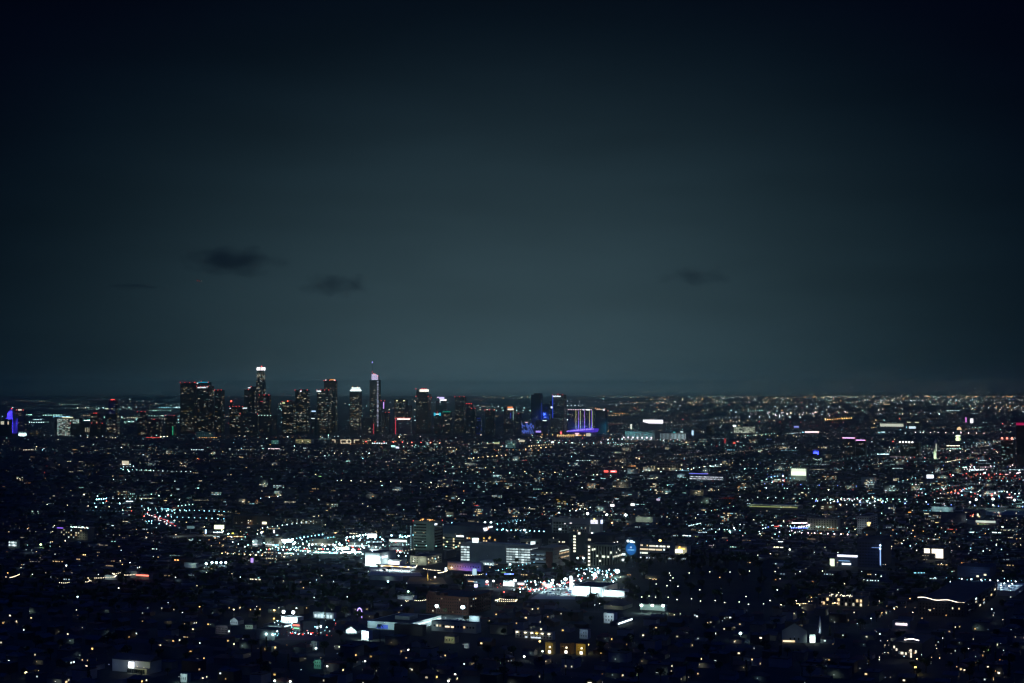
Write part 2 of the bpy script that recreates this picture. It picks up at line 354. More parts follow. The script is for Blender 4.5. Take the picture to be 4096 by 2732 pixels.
# --- the round crowned tower
def us_tower():
    X, Y = G(1043, 1730); s_ = Y/F
    e = empty('crowned_tower', (X, Y, 0), 0, 'tallest round stepped tower crowned by glowing white vertical fins', 'skyscraper', 'towers of the downtown skyline')
    b = Bld(); b.e, b.X, b.Y, b.s = e, X, Y, s_; b.w = 40*s_; b.d = 30; b.h = zat(1482, Y)
    m = MB(); Z = lambda v: zat(v, Y)
    m.cyl(0, 0, 25*s_, 24*s_, 0, Z(1600), 20); m.cyl(0, 0, 22.5*s_, 21*s_, Z(1600), Z(1545), 20); m.cyl(0, 0, 19*s_, 18*s_, Z(1545), Z(1520), 20); m.cyl(0, 0, 17*s_, 16*s_, Z(1520), Z(1482), 20)
    for k in range(4):
        a = math.pi/4+k*math.pi/2; x, y = math.cos(a)*17*s_, math.sin(a)*17*s_
        m.box(x-5*s_, x+5*s_, y-5*s_, y+5*s_, 0, Z(1530))
    m.build('wall', TOWER2, e)
    m = MB(); m.cyl(0, 0, 13*s_, 13*s_, Z(1482), Z(1471), 20); m.build('roof', TOWER2, e)
    for i in range(16):
        a = 2*math.pi*i/16+.2; x, y = math.cos(a)*16*s_, math.sin(a)*16*s_
        q = MB(); q.box(-2.2, 2.2, -1.2, 1.2, Z(1481.5), Z(1469.5)); q.build('crown_fin', emis((1,.97,.97), 2.6), e, (x, y, 0), a+math.pi/2)
    link('beacon', ball(emis(RED, 5)), e, (4, -3, Z(1465.5)), (3,3,3))
    m = MB(); m.cyl(4, -3, .5, .3, Z(1471), Z(1466), 6); m.build('mast', METAL, e)
    r = random.Random(4); mats = [emis(CREAM, .9), emis(WHITE, .8), emis(WARM, .7), emis(MINT, .5)]; n = 0
    for v in [x_*2.9+1488 for x_ in range(78)]:
        R_ = 17 if v < 1522 else 19 if v < 1547 else 22.6 if v < 1600 else 25.2
        pr = .5 if 1494 < v < 1516 else .2
        for k in range(-6, 7):
            if r.random() < pr*.62 and n < 150:
                a = -math.pi/2 + k*.2; q = link('window', unit(r.choice(mats)), e, (math.cos(a)*R_*s_*1.01, math.sin(a)*R_*s_*1.01, Z(v)), (R_*s_*.19*r.choice([1,1,.6]), .8, 2.0), a+math.pi/2); n += 1
    KEEP.append((1018, 1068, 1466, 1735))
us_tower()
t = tower('stepped red roofed tower right of the round crowned tower', 1037, 1075, 1084, 1581, 1739, p=.10, nb=3, pal='office')
ubar(t, 'roof_light_strip', emis((1,.08,.12), .8), 1041, 1052, 1604.5, 1606.5)
t = tower('squat dark office block low in front of the crowned tower', 960, 1030, 1062, 1657, 1743, mat=TOWER2, p=.035, nb=2)
t = tower('dark stepped residential block with bright lamps along its roof', 1035, 1088, 1108, 1663, 1745, mat=TOWER2, p=.05, nb=0, pal='resid', run=1)
for k in range(5): beacons(t, [(-t.w*(1-k/4.5), 0, t.h)], MINT, 2.2, 2.4)
t = tower('bronze office tower with a pale green lit left corner', 1128, 1172, 1183, 1607, 1738, p=.22, nb=0, k=.9)
ubar(t, 'corner_light', emis((.8,1,.45), .9), 1128.5, 1139, 1608, 1615); beacons(t, [(-t.w*.5,0,t.h+2)], (1,.15,.05), 4, 4.0); beacons(t, [(-t.w,0,t.h)])
t = tower('tall office tower with a small white emblem, right of bronze tower', 1180, 1228, 1238, 1561, 1734, p=.17, nb=3)
ubar(t, 'sign', emis((.8,.9,1), 2.4), 1199.5, 1205.5, 1562.5, 1566.5)
t = tower('small low tower with a blue white roof sign in the skyline gap', 1245, 1262, 1265, 1642, 1742, p=.05, nb=0, pal='cool')
ubar(t, 'sign', emis((.45,.7,1), 2.2), 1246, 1262.5, 1643, 1647); ubar(t, 'sign', emis(WHITE, 1.6), 1245.5, 1258, 1672.5, 1675.5)
t = tower('wide office tower with a white company sign at its top left corner', 1267, 1314, 1326, 1561, 1738, p=.16, nb=4)
text('sign', 'Deloitte', 13, t.e, (-t.w*.82, -.9, zat(1564.2, t.Y)), emis(WHITE, 2.4), fit=t.w*.36)
t = tower('tallest of the twin step towers, orange lights around its roof', 1295, 1341, 1349, 1523, 1728, p=.15, nb=3, plant=False)
m = MB(); m.box(-t.w*.86, -t.w*.1, t.d*.15, t.d*.85, t.h+.4, t.h+10); m.build('roof_plant', CONC, t.e)
bar(t, 'roof_light_strip', emis((1,.35,.08), 1.5), 'f', -t.w*.48, -t.w*.05, t.h+4, t.h+8); ubar(t, 'sign', emis((1,.85,.8), 2), 1335, 1341, 1518, 1522); ubar(t, 'sign', emis((1,.7,.65), 2), 1301, 1304.5, 1518, 1522.5)
# --- white crowned tower
t = tower('slender tower glowing with a layered white crown', 1398, 1438, 1447, 1566, 1736, mat=TOWER2, p=.22, nb=0, plant=False, k=1.0)
for i, (a0, a1, zz) in enumerate([(-.97, -.03, (1565, 1560.5)), (-.92, -.08, (1559.5, 1555.5)), (-.84, -.14, (1554.5, 1549.5))]):
    m = MB(); m.box(t.w*a0, t.w*a1, t.d*(.04+.06*i), t.d*(.96-.06*i), zat(zz[0], t.Y), zat(zz[1], t.Y)); m.build('crown', emis((.82,1,.97), 2.2-.2*i), t.e)
beacons(t, [(-t.w*.7, 0, zat(1548.5, t.Y)), (-t.w*.2, 0, zat(1549.5, t.Y))], (1,.4,.1), 4)
# --- sail topped tower with its spire
t = tower('very tall glass tower with a curved sail crown and needle spire', 1478, 1517, 1523, 1521, 1734, p=.07, nb=0, plant=False, name='sail_tower', first=90)
W = lambda u: -t.w*(1-(u-1478)/(1517-1478)); Z = lambda v: zat(v, t.Y)
m = MB()
prof = [(W(1485), Z(1521)), (W(1513), Z(1521)), (W(1512), Z(1507)), (W(1508), Z(1500)), (W(1501), Z(1496)), (W(1485), Z(1493.5))]
m.side(prof, t.d*.15, t.d*.8); m.build('sail_crown', TOWER, t.e)
for i in range(9):
    v = 1496.5+i*2.75; ur = 1501 if v < 1497 else 1508 if v < 1501 else 1511
    boxo('crown_light', emis((.72,.72,1) if i % 3 else (.8,.55,1), 1.7), t.e, W(1485.5), W(ur), t.d*.15-1.5, t.d*.15-.1, Z(v+.75), Z(v-.75))
m = MB(); m.cyl(W(1487), t.d*.3, 1.6, .5, Z(1494), Z(1446), 8); m.build('spire', METAL, t.e)
link('spire_light', ball(emis((.35,.3,1), 4)), t.e, (W(1487), t.d*.3-1, Z(1449)), (1.9,1.9,5)); link('spire_light', ball(emis((1,.1,.2), .9)), t.e, (W(1487), t.d*.3-1, Z(1488)), (1.4,1.4,7))
beacons(t, [(W(1494), 0, Z(1496)), (W(1500), 0, Z(1497.5)), (W(1511), 0, Z(1505))], (1,.2,.08), 4)
r = random.Random(5)
for i in range(62):
    v = 1526+i*2.95; l = r.choice([2.2,3.5,5,4])
    boxo('led_strip', emis((.7,.75,1), r.choice([.15,.3,.7,1.1])), t.e, W(1511)-l, W(1511)+l, -2.0, -.1, Z(v+.8), Z(v-.8))
t = tower('short reddish hotel block at the foot of the sail crowned tower', 1450, 1492, 1500, 1674, 1742, mat=TOWER2, p=.06, nb=0, pal='resid')
bar(t, 'red_light_column', emis((1,.05,.08), .8), 'r', t.d*.1, t.d*.4, t.h*.1, t.h*.7)
t = tower('slim tower with a violet vertical neon just right of the sail tower', 1524, 1538, 1541, 1604, 1736, p=.10, nb=2, pal='resid', run=2)
ubar(t, 'neon_strip', emis((.6,.35,1), 1.8), 1532.5, 1536, 1608, 1635)
t = tower('small tower crowned by two red lamps, right of the violet neon', 1541, 1556, 1560, 1651, 1740, p=.08, nb=2, pal='resid', run=2)
t = tower('round shouldered tower with two pale eye lights at its top', 1577, 1624, 1632, 1599, 1730, p=.12, nb=0, plant=False, k=.8)
m = MB(); m.side([(-t.w*.97, t.h+.4), (-t.w*.03, t.h+.4), (-t.w*.2, t.h+5), (-t.w*.5, t.h+7.5), (-t.w*.8, t.h+5)], t.d*.1, t.d*.9); m.build('curved_roof', CONC, t.e)
for u in (1588, 1616): link('eye_light', ball(emis((.95,1,.55), 1.7)), t.e, (-t.w*(1-(u-1577)/47), -1, zat(1603, t.Y)), (6.5, 1.5, 3.2))
t = tower('narrow annex block right of the eye lit tower', 1632, 1644, 1648, 1623, 1734, p=.16, nb=0, pal='cool', k=.6)
t = tower('low hotel with a blazing red and white band around its roof', 1581, 1640, 1648, 1675, 1741, mat=GREYW, p=.05, nb=2, pal='cool', name='hotel', cat='hotel')
ubar(t, 'neon_band', emis((1,.80,.72), 2.6), 1589, 1640, 1674, 1679); ubar(t, 'neon_edge', emis((1,.1,.06), 2.0), 1585, 1640, 1672, 1673.4)
bar(t, 'red_light_column', emis((1,.05,.1), 1.2), 'f', -t.w*1.0, -t.w*.965, 4, t.h*.95)
t = tower('stepped dark tower with a creamy lit box on its roof', 1663, 1712, 1725, 1578, 1734, p=.09, nb=0, pal='resid', run=1, cell=4.5, plant=False)
m = MB(); m.box(-t.w*1.0, -t.w*.18, t.d*.1, t.d*.8, t.h+.4, zat(1566, t.Y)); m.box(-t.w*.96, -t.w*.78, t.d*.1, t.d*.6, zat(1566, t.Y)+.1, zat(1557, t.Y)); m.build('upper_tier', TOWER, t.e)
m = MB(); m.box(-t.w*.70, -t.w*.10, t.d*.05, t.d*.6, zat(1567, t.Y)-.1, zat(1557.5, t.Y)); m.build('lit_crown', emis((1,.98,.84), 1.9), t.e)
beacons(t, [(-t.w*(1-.09*i*1.6), 0, zat(1556.3, t.Y)) for i in (0, 3, 4, 5, 6)] + [(-t.w*.98,0,t.h-12),(0,0,t.h-12),(0,t.d,t.h-18)])
t = tower('pale tower carrying a violet and white lit sign frame', 1743, 1778, 1786, 1605, 1732, mat=TOWERB, p=.07, nb=0, plant=False, pal='cool')
ubar(t, 'sign_box', emis((.62,.55,1), 1.8), 1757, 1777, 1588, 1597.5); ubar(t, 'sign', emis((1,.97,.95), 2.2), 1760, 1776, 1598.5, 1603); ubar(t, 'sign', emis((1,.93,.9), 2.2), 1776.5, 1778, 1597, 1603)
bar(t, 'sign', emis((1,.93,.9), 2.0), 'r', 0, t.d*.95, zat(1603.5, t.Y), zat(1597, t.Y)); ubar(t, 'neon_strip', emis(WHITE, 1.3), 1759, 1761.5, 1603, 1612); ubar(t, 'roof_light', emis((.9,.6,1), 2.4), 1748, 1755, 1588, 1590.5)
t = tower('short block with two cyan glowing panels and a white name bar', 1735, 1763, 1768, 1650, 1740, p=.04, nb=1, plant=False, pal='cool')
ubar(t, 'lit_panel', emis((.03,.55,.78), 1.3), 1735, 1742, 1651, 1663); ubar(t, 'lit_panel', emis((.03,.6,.8), 1.3), 1756, 1763, 1651, 1663); ubar(t, 'sign', emis(WHITE, 1.8), 1743, 1755.5, 1655, 1658.5)
t = tower('short block with a thin green light line along the roof', 1770, 1801, 1809, 1648, 1743, mat=TOWER2, p=.11, nb=0, pal='office', plant=False)
ubar(t, 'roof_light_strip', emis((.02,.75,.45), 1.1), 1770.5, 1801, 1646.6, 1648)
t = tower('residential tower with red corner beacons, first of two stair stepped ones', 1819, 1856, 1865, 1588, 1734, p=.10, nb=3, pal='resid', run=1)
t = tower('lower residential tower stepping down to the right', 1865, 1886, 1893, 1616, 1737, mat=TOWERB, p=.08, nb=4, pal='resid', run=1)
t = tower('lowest dark tower of the stair step group', 1886, 1900, 1904, 1635, 1741, p=.06, nb=2, pal='resid', run=1)
t = tower('low block washed with blue light between residential towers', 1904, 1924, 1929, 1668, 1738, mat=TOWERB, p=.3, nb=0, pal='blue', run=2)
t = tower('solitary dark square tower with red roof corners', 1940, 1976, 1982, 1641, 1742, p=.05, nb=3, pal='resid', run=1)
t = tower('brown tower with an orange and white lit crown', 2015, 2055, 2063, 1634, 1738, mat=TOWER2, p=.08, nb=0, pal='resid', plant=False, run=1)
m = MB(); m.box(-t.w*.9, -t.w*.05, 1, t.d*.8, t.h+.4, zat(1628, t.Y)); m.build('roof_plant', CONC, t.e)
ubar(t, 'sign', emis((1,.85,.7), 2.2), 2031, 2055, 1634.5, 1640); bar(t, 'roof_light_strip', emis((1,.25,.06), 2.2), 'f', -t.w*.6, -t.w*.1, t.h+4, t.h+9)
ubar(t, 'neon_strip', emis(BLUE, .7), 2042, 2044, 1650, 1675); ubar(t, 'neon_strip', emis(MINT, .7), 2052, 2053.5, 1645, 1680)
t = tower('lower brown block stepping down right of the orange crown', 2064, 2084, 2090, 1655, 1741, mat=TOWER2, p=.09, nb=1, pal='resid', run=1)
# --- blue group
t = tower('tall unlit blue tinted tower with a rounded cap, work in progress', 2124, 2162, 2172, 1580, 1733, mat=TOWERB, p=.012, nb=0, plant=False, pal='cool')
m = MB(); m.box(-t.w*.72, -t.w*.02, t.d*.1, t.d*.85, t.h+.4, zat(1573, t.Y)); m.build('cap', TOWERB, t.e)
bar(t, 'blue_light_edge', emis((.05,.12,.9), .30), 'r', t.d*.3, t.d*.5, t.h*.2, t.h*.8)
for (x, z, p_) in ((-t.w*.2, t.h*.25, 60000), (t.d*.4, t.h*.5, 90000)): lamp_light('floodlight', t.e, (x+18, -38, z), p_*1.2, (.08,.15,1), 4)
t = tower('lower blue lit slab attached to the tall blue tower', 2171, 2196, 2203, 1618, 1734, mat=TOWERB, p=.03, nb=0, pal='blue')
lamp_light('floodlight', t.e, (-10, -40, t.h*.5), 70000, (.08,.18,1), 4)
t = tower('dark tower edged by a blue neon line with a white roof sign', 2210, 2255, 2266, 1580, 1736, p=.16, nb=0, pal='cool', run=2, k=.55, cell=3.5)
text('sign', 'InterContinental', 12, t.e, (-t.w*.62, -1, zat(1585, t.Y)), emis(WHITE, 2.4), fit=t.w*.66)
ubar(t, 'neon_edge', emis((.03,.08,1), 1.2), 2210, 2212, 1580, 1672); beacons(t, [(-t.w,0,t.h),(-t.w*.5,0,t.h+4),(-t.w*.1,0,t.h)])
t = tower('thin dark wing with a bright white logo, behind the blue neon edge', 2200, 2210, 2214, 1606, 1728, p=.1, nb=0, pal='resid')
ubar(t, 'sign', emis((.75,.9,1), 2.2), 2200, 2213, 1626, 1633)
t = tower('hotel block striped with blue glowing vertical windows', 2087, 2136, 2144, 1690, 1743, mat=PALE, p=0, nb=0, name='hotel', cat='hotel')
r = random.Random(9)
for c in range(12):
    for i in range(6):
        if r.random() < .5: ubar(t, 'window', emis((.12,.22,1), 1.7), 2088+c*4.05, 2089.4+c*4.05, 1694+i*7, 1699.5+i*7)
ubar(t, 'sign', emis(PINK, 1.6), 2100, 2112, 1688.5, 1691)
t = tower('dark blue block with violet lit shop front', 2143, 2164, 2171, 1682, 1746, mat=TOWERB, p=.02, nb=0, pal='blue')
ubar(t, 'lit_shopfront', emis((.42,.30,1), 1.5), 2143, 2164, 1723, 1730)
t = tower('blue dotted narrow tower beside the striped hotel', 2171, 2192, 2200, 1682, 1745, mat=TOWERB, p=.10, nb=0, pal='blue', run=1)
ubar(t, 'sign', emis(WHITE, 2), 2171, 2186, 1681, 1684)
t = tower('apartment slab with yellow and violet vertical light stripes', 2273, 2372, 2381, 1640, 1735, mat=TOWER, p=.13, nb=0, pal='resid', run=1, plant=False, name='striped_tower')
for u, c in ((2304,YEL),(2322,(.8,1,.4)),(2358,YEL),(2370.5,(.8,1,.4)),(2315,VIOLET),(2338.5,VIOLET),(2366,(.25,.12,1))):
    ubar(t, 'light_stripe', emis(c, .62 if c[0] > .7 else 1.0), u-.9, u+.9, 1642, 1716)
for x_ in (-.8, -.5, -.2): lamp_light('floodlight', t.e, (t.w*x_, -45, 30), 90000, (.12,.2,1), 4)  # blue lights added to put the glow on its face
for i in range(14): beacons(t, [(-t.w*(1-i/14), 0, t.h)], (1,.65,.72), 3.0, 2.2)
ubar(t, 'sign', emis((.5,.75,1), 2), 2332.5, 2337, 1637, 1641.5); ubar(t, 'sign', emis(WHITE, 2), 2345, 2360, 1637, 1641.5)
t = tower('dark teal block at the right end of the downtown skyline', 2381, 2424, 2432, 1641, 1737, mat=TOWERB, p=.012, nb=0, pal='cool')
ubar(t, 'sign', emis(WHITE, 1.8), 2412.5, 2418.5, 1636, 1643); bar(t, 'roof_light_strip', emis((.9,.8,.6), 1.0), 'f', -t.w*.9, -t.w*.2, t.h+2, t.h+5); beacons(t, [(-t.w*.8,0,t.h+6),(-t.w*.6,0,t.h+6),(-t.w*.1,0,t.h+6),(0,t.d,t.h-5)], (1,.3,.15), 4)
lamp_light('floodlight', t.e, (30, -45, 30), 250000, (.1,.5,.6), 4)
# --- arena
a = bld('arena', 'low sports arena under a violet glowing faceted roof', 'arena', 2266, 2372, 2386, 1727, 1746, GREYW, roof=None)
W = lambda u: -a.w*(1-(u-2266)/(2372-2266)); Z = lambda v: zat(v, a.Y)
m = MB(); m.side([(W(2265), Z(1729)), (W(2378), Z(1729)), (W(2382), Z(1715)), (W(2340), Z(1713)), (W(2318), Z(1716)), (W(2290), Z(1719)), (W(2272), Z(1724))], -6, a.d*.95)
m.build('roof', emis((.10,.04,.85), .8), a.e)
r = random.Random(3)
for i in range(13):
    u = 2268+i*8.4+r.uniform(-1,1); vv = 1726-(u-2268)*.095
    b_ = MB(); x0, x1 = W(u), W(u+7.4+r.random()*3); z0, z1 = Z(vv+2.2), Z(vv-r.uniform(2.5,6))
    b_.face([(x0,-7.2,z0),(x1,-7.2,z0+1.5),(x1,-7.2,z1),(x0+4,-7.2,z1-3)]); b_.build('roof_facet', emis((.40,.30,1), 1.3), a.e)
ubar(a, 'lit_canopy', emis((1,.62,.15), 1.1), 2266, 2326, 1740, 1743); ubar(a, 'sign', emis((1,.55,.62), 2), 2300, 2316, 1733, 1737.5); ubar(a, 'sign', emis((1,.9,.85), 2), 2304, 2312, 1738.5, 1744)
ubar(a, 'poster_screen', emis((.9,.85,.6), .9), 2345, 2362, 1733, 1745)
m = MB(); m.box(-2,2,-2,2,Z(1744)-Z(1744),18); 
X, Y = G(2244, 1748); e = empty('ball_sign', (X, Y, 0), 0, 'glowing red globe on an orange pylon left of the violet arena', 'sign')
mm = MB(); mm.box(-3, 3, -2, 2, 0, 16); mm.build('pylon', emis((1,.4,.1), 1.4), e); link('globe', ball(emis((1,.1,.12), 2.4)), e, (0, 0, 22), (5.5,5.5,6.5))
X, Y = G(2262, 1749); e = empty('market_hall', (X, Y, 0), 0, 'low hall with rows of yellow neon left of the violet arena', 'hall')
mm = MB(); mm.box(-46, 46, 0, 20, 0, 11); mm.build('wall', GREYW, e)
for i, z in enumerate((11.2, 7.5)): boxo('neon_row', emis((1,.75,.25), 1.5), e, -44, 44, -1, -.1, z-1, z+.3)
for i in range(9): boxo('neon_column', emis((1,.5,.15), 1.2), e, -42+i*10.4, -40+i*10.4, -1, -.1, .5, 6)
# --- right of the arena
t = tower('slim white lit pylon sign right of the arena', 2522, 2528, 2531, 1697, 1741, mat=PALE, p=0, nb=0, plant=False, name='pylon_sign', cat='sign')
ubar(t, 'lit_panel', emis((.95,1,.85), 1.5), 2522, 2528, 1697, 1716)
t = tower('broad block topped by a huge glowing white screen', 2560, 2652, 2664, 1694.5, 1744, mat=GREYW, p=.03, nb=0, plant=False, name='screen_block', cat='building', pal='resid')
m = MB(); m.side([(-t.w*.86, zat(1688, t.Y)), (-t.w*.60, zat(1694, t.Y)), (0, zat(1694, t.Y)), (0, zat(1679.5, t.Y)), (-t.w*.86, zat(1679.5, t.Y))], -2, 2)
m.build('screen', emis((.97,.93,1), 2.0), t.e)
ubar(t, 'screen_picture', emis((1,.75,.5), 1.1), 2621, 2630, 1680.5, 1693)
m = MB(); m.box(-t.w*.5, -t.w*.48, 1, 3, t.h, zat(1680, t.Y)); m.box(-t.w*.1, -t.w*.08, 2.1, 4, t.h, zat(1680, t.Y)); m.build('screen_frame', METAL, t.e)
t = tower('long convention hall fronted by tall white lit columns', 2641, 2745, 2757, 1732, 1760, mat=GREYW, p=0, nb=0, name='convention_hall', cat='hall', plant=False)
for i in range(19):
    ubar(t, 'lit_column', emis((.7,.95,1), 1.3 if i > 8 else .6), 2642+i*5.45, 2643.2+i*5.45, 1735, 1757)
ubar(t, 'sign', emis((.1,.8,.8), 1), 2693, 2702, 1728, 1731); ubar(t, 'sign', emis(WHITE, 2), 2722, 2733, 1726, 1729.5)
t = tower('teal lit low hall with a row of pink lamps in front', 2500, 2620, 2640, 1727, 1762, mat=CONC, p=0, nb=0, name='exhibition_hall', cat='hall', plant=False)
for i in range(7): beacons(t, [(-t.w*(1-i/6.5), -18, 12)], (1,.72,.85), 4, 3.6)
for x in (.25, .6, .9): lamp_light('floodlight', t.e, (-t.w*x, -30, 22), 30000, (.2,.75,.8), 3)
t = tower('small blue and white pylon sign right of the lit columns', 2767, 2774, 2778, 1722, 1750, mat=GREYW, p=0, nb=0, plant=False, name='pylon_sign', cat='sign')
ubar(t, 'lit_panel', emis((.5,.75,1), 2), 2767, 2774, 1722, 1741)
t = tower('long pale stadium stand glowing with white rows of lamps', 2935, 3020, 3031, 1707, 1737, mat=CONC, p=0, nb=0, name='stadium_stand', cat='stadium', plant=False)
r = random.Random(6)
for i in range(7):
    for c in range(12):
        if r.random() < .8: ubar(t, 'lamp_row', emis((.9,1,.75), r.choice([.5,.9,1.5])), 2936+c*7, 2941.5+c*7, 1709+i*3.4, 1710.6+i*3.4)
beacons(t, [(-t.w, 0, t.h+3), (-t.w*.93, 0, t.h+3)], WHITE, 5, 5)
t = tower('dim brown block left of the glowing stadium stand', 2826, 2850, 2856, 1704, 1738, mat=BROWNW, p=.1, nb=0)
for (lab, u0, us, u1, vt, c) in [('long arcade of white lit arches on the far right plain', 3520, 3615, 3626, 1694, (.95,1,.8))]:
    t = tower(lab, u0, us, u1, vt, 1719, mat=PALE, p=0, nb=0, name='arcade_building', cat='building', plant=False)
    for i in range(26): ubar(t, 'arch_light', emis(c, 1.4), 3521+i*3.6, 3523+i*3.6, 1695.5, 1706+(i % 2))
t = tower('dark red hall with white corner lamps right of the arcade', 3628, 3680, 3690, 1687, 1721, mat=BRICK, p=0, nb=0, name='hall', cat='hall', plant=False)
ubar(t, 'lamp_row', emis(CREAM, 1.4), 3629, 3642, 1688, 1691); ubar(t, 'lamp_row', emis(CREAM, 1.4), 3660, 3675, 1688, 1691); ubar(t, 'billboard', emis((.7,.9,1), 1.8), 3636, 3662, 1706, 1714)
# twin purple line towers
for (lab, u0, us, u1, vt, cc) in [('apartment tower under the higher purple neon roof line', 3370, 3420, 3428, 1753, (1,.55,1)), ('apartment tower under the lower purple neon roof line', 3424, 3461, 3469, 1762, (.9,.45,1))]:
    t = tower(lab, u0, us, u1, vt, 1822, mat=TOWER, p=.22, nb=2, pal='resid', run=1, plant=False, faces='f', k=1.1, cell=3.2)
    bar(t, 'roof_light_strip', emis(cc, 2.6), 'f', -t.w, 0, t.h-.5, t.h+2.4)
t = tower('mid rise with a line of white roof lamps, right of the purple roof lines', 3600, 3675, 3686, 1772, 1826, mat=TOWER, p=.13, nb=0, pal='resid', run=1, cell=3.5)
for i in range(5): beacons(t, [(-t.w*(1-i/6), 0, t.h+1)], (1,.9,.85), 4, 3.2)
t = tower('far right slab with blue white windows in rows', 4004, 4054, 4063, 1765, 1866, mat=TOWER, p=.20, nb=0, pal='cool', run=3, faces='f')
beacons(t, [(-t.w*.9,0,t.h+8),(-t.w*.5,0,t.h+8),(-t.w*.1,0,t.h+8)], (1,.2,.15), 4, 3.5)
t = tower('black slab tower at the photo edge under a crimson roof band', 4066, 4110, 4122, 1690, 1870, mat=TOWER, p=.01, nb=0, plant=False)
bar(t, 'neon_band', emis((1,.02,.18), .4), 'f', -t.w, 0, t.h-9, t.h-1)
t = tower('pale church bell tower lit from below among trees', 3735, 3746, 3751, 1770, 1836, mat=PALE, p=0, nb=0, name='bell_tower', cat='tower', plant=False)
m = MB(); m.prism([(-t.w,0),(0,0),(0,t.d),(-t.w,t.d)], t.h+.36, t.h+14, 0, [(-t.w*.52,t.d*.48),(-t.w*.48,t.d*.48),(-t.w*.48,t.d*.52),(-t.w*.52,t.d*.52)]); m.build('spire', PALE, t.e)
ubar(t, 'belfry_light', emis((.95,1,.8), 1.2), 3744, 3746, 1775, 1805); lamp_light('floodlight', t.e, (-t.w*.5, -22, 8), 60000, (.85,1,.6), 2)
# domes and pylons on the right
def dome(u, v, rpx, label, col, k, vb=None):
    X, Y = G(u, v); s_ = Y/F; e = empty('domed_hall', (X, Y, 0), 0, label, 'dome')
    m = MB(); m.cyl(0, 0, rpx*s_*1.05, rpx*s_*1.05, 0, 8*s_, 16); m.build('drum', BEIGE, e)
    me = ball(emis(col, k), 12); link('dome_cap', me, e, (0, 0, 8*s_), (rpx*s_, rpx*s_, rpx*1.25*s_))
dome(3837, 1727, 9.5, 'orange glowing dome standing alone among dark trees', (1,.62,.33), 1.6)
dome(2937, 1783, 6, 'small bright red glowing dome in the mid city', (1,.10,.06), 1.6)
def pyl(u, vt, vb, wpx, label, col, k, name='pylon_sign'):
    X, Y = G(u, vb); s_ = Y/F; e = empty(name, (X, Y, 0), 0, label, 'sign'); h = zat(vt, Y)
    boxo('pole', METAL, e, -.6, .6, 0, 1.2, 0, h*.6); boxo('lit_panel', emis(col, k), e, -wpx*s_/2, wpx*s_/2, -1, -.1, h*.35, h)
pyl(3864, 1670, 1700, 4.5, 'tall magenta and blue pylon sign left of the white billboard', (.9,.25,.9), 1.6)
pyl(3887, 1674, 1702, 12, 'blank white glowing billboard right of the magenta pylon', (1,.95,1), 2.2, 'billboard')
pyl(2900, 1754, 1784, 5, 'dim red vertical sign left of the red glowing dome', (.8,.03,.03), .7)
t = tower('flood lit cream drum shaped hall below the orange dome', 3823, 3842, 3847, 1741, 1764, mat=PALE, p=0, nb=0, name='hall', cat='hall', plant=False)
bar(t, 'lamp_row', emis(WHITE, 1.8), 'f', -t.w, 0, t.h-3, t.h); lamp_light('floodlight', t.e, (-t.w*.5, -18, 10), 60000, (.95,.95,.5), 2)
# --- far left civic blocks
X, Y = G(46, 1733); s_ = Y/F
e = empty('city_hall', (X, Y, 0), -.3, 'stepped civic tower bathed in deep blue light at far left', 'skyscraper')
Z = lambda v: zat(v, Y); m = MB()
for hw, v0, v1 in ((17, 1733, 1672), (12.5, 1672, 1652), (9, 1652, 1646)): m.box(-hw*s_, hw*s_, -hw*s_, hw*s_, max(0, Z(v0)), Z(v1))
for hw, v0, v1 in ((17.3, 1733, 1672), (12.8, 1672, 1652)):
    for i in range(5):
        x = (-.8+.4*i)*hw*s_; m.box(x-.9, x+.9, -hw*s_-.5, -hw*s_*.5, max(0, Z(v0)), Z(v1)-2)
m.build('wall', WHITEP, e)
m = MB(); q = 8.5*s_; m.prism([(-q,-q),(q,-q),(q,q),(-q,q)], Z(1646), Z(1636), 0, [(-1,-1),(1,-1),(1,1),(-1,1)]); m.build('roof', WHITEP, e)
link('beacon', ball(emis(RED, 4)), e, (0, 0, Z(1634)), (3,3,3))
for (x, y, z, p_) in ((-40, -60, 20, 1.4e5), (40, -60, 20, 1.4e5), (0, -50, Z(1690), 1.2e5), (0, -46, Z(1660), .9e5), (0, -40, Z(1648), .6e5), (55, -10, 60, 1e5)): lamp_light('floodlight', e, (x, y, z), p_, (.08,.04,1), 3)
KEEP.append((28, 64, 1634, 1733))
t = tower('black government block with white window pairs, left edge of skyline', -10, 36, 48, 1680, 1744, p=0, nb=0, faces='f')
for u in (4, 31):
    for i in range(4): ubar(t, 'window', emis((1,.93,.7), 1.3), u-1, u+12 if u < 20 else 35, 1686+i*3.2, 1687.8+i*3.2)
t = tower('dim block with a warm lit roof box right of the blue tower', 58, 96, 106, 1641, 1728, mat=TOWER2, p=.07, nb=0, plant=False)
ubar(t, 'roof_light', emis((1,.82,.62), 1.5), 72, 86, 1637, 1642); beacons(t, [(-t.w*.8,0,t.h),(-t.w*.1,0,t.h)])
t = tower('low white flood lit hall right of the blue civic tower', 73, 106, 114, 1726, 1745, mat=WHITEP, p=0, nb=0, name='hall', cat='hall', plant=False)
for x in (.2, .5, .8): lamp_light('floodlight', t.e, (-t.w*x, -12, 6), 26000, (.8,1,.9), 1.5)
t = tower('low office with thin rows of warm windows, far left', 117, 158, 167, 1719, 1746, mat=TOWER2, p=.35, nb=0, plant=False, name='office_block', cat='office')
t = tower('brightest lit office block of the skyline, all floors glowing', 218, 316, 326, 1676, 1744, mat=TOWER2, p=.62, nb=0, pal='cool', run=7, rp=None if 0 else None) if 0 else None
b = bld('office_block', 'broad office block with every floor glowing white, left skyline', 'office', 216, 316, 326, 1674, 1744, TOWER2, group='towers of the downtown skyline')
ws = []
r = random.Random(8)
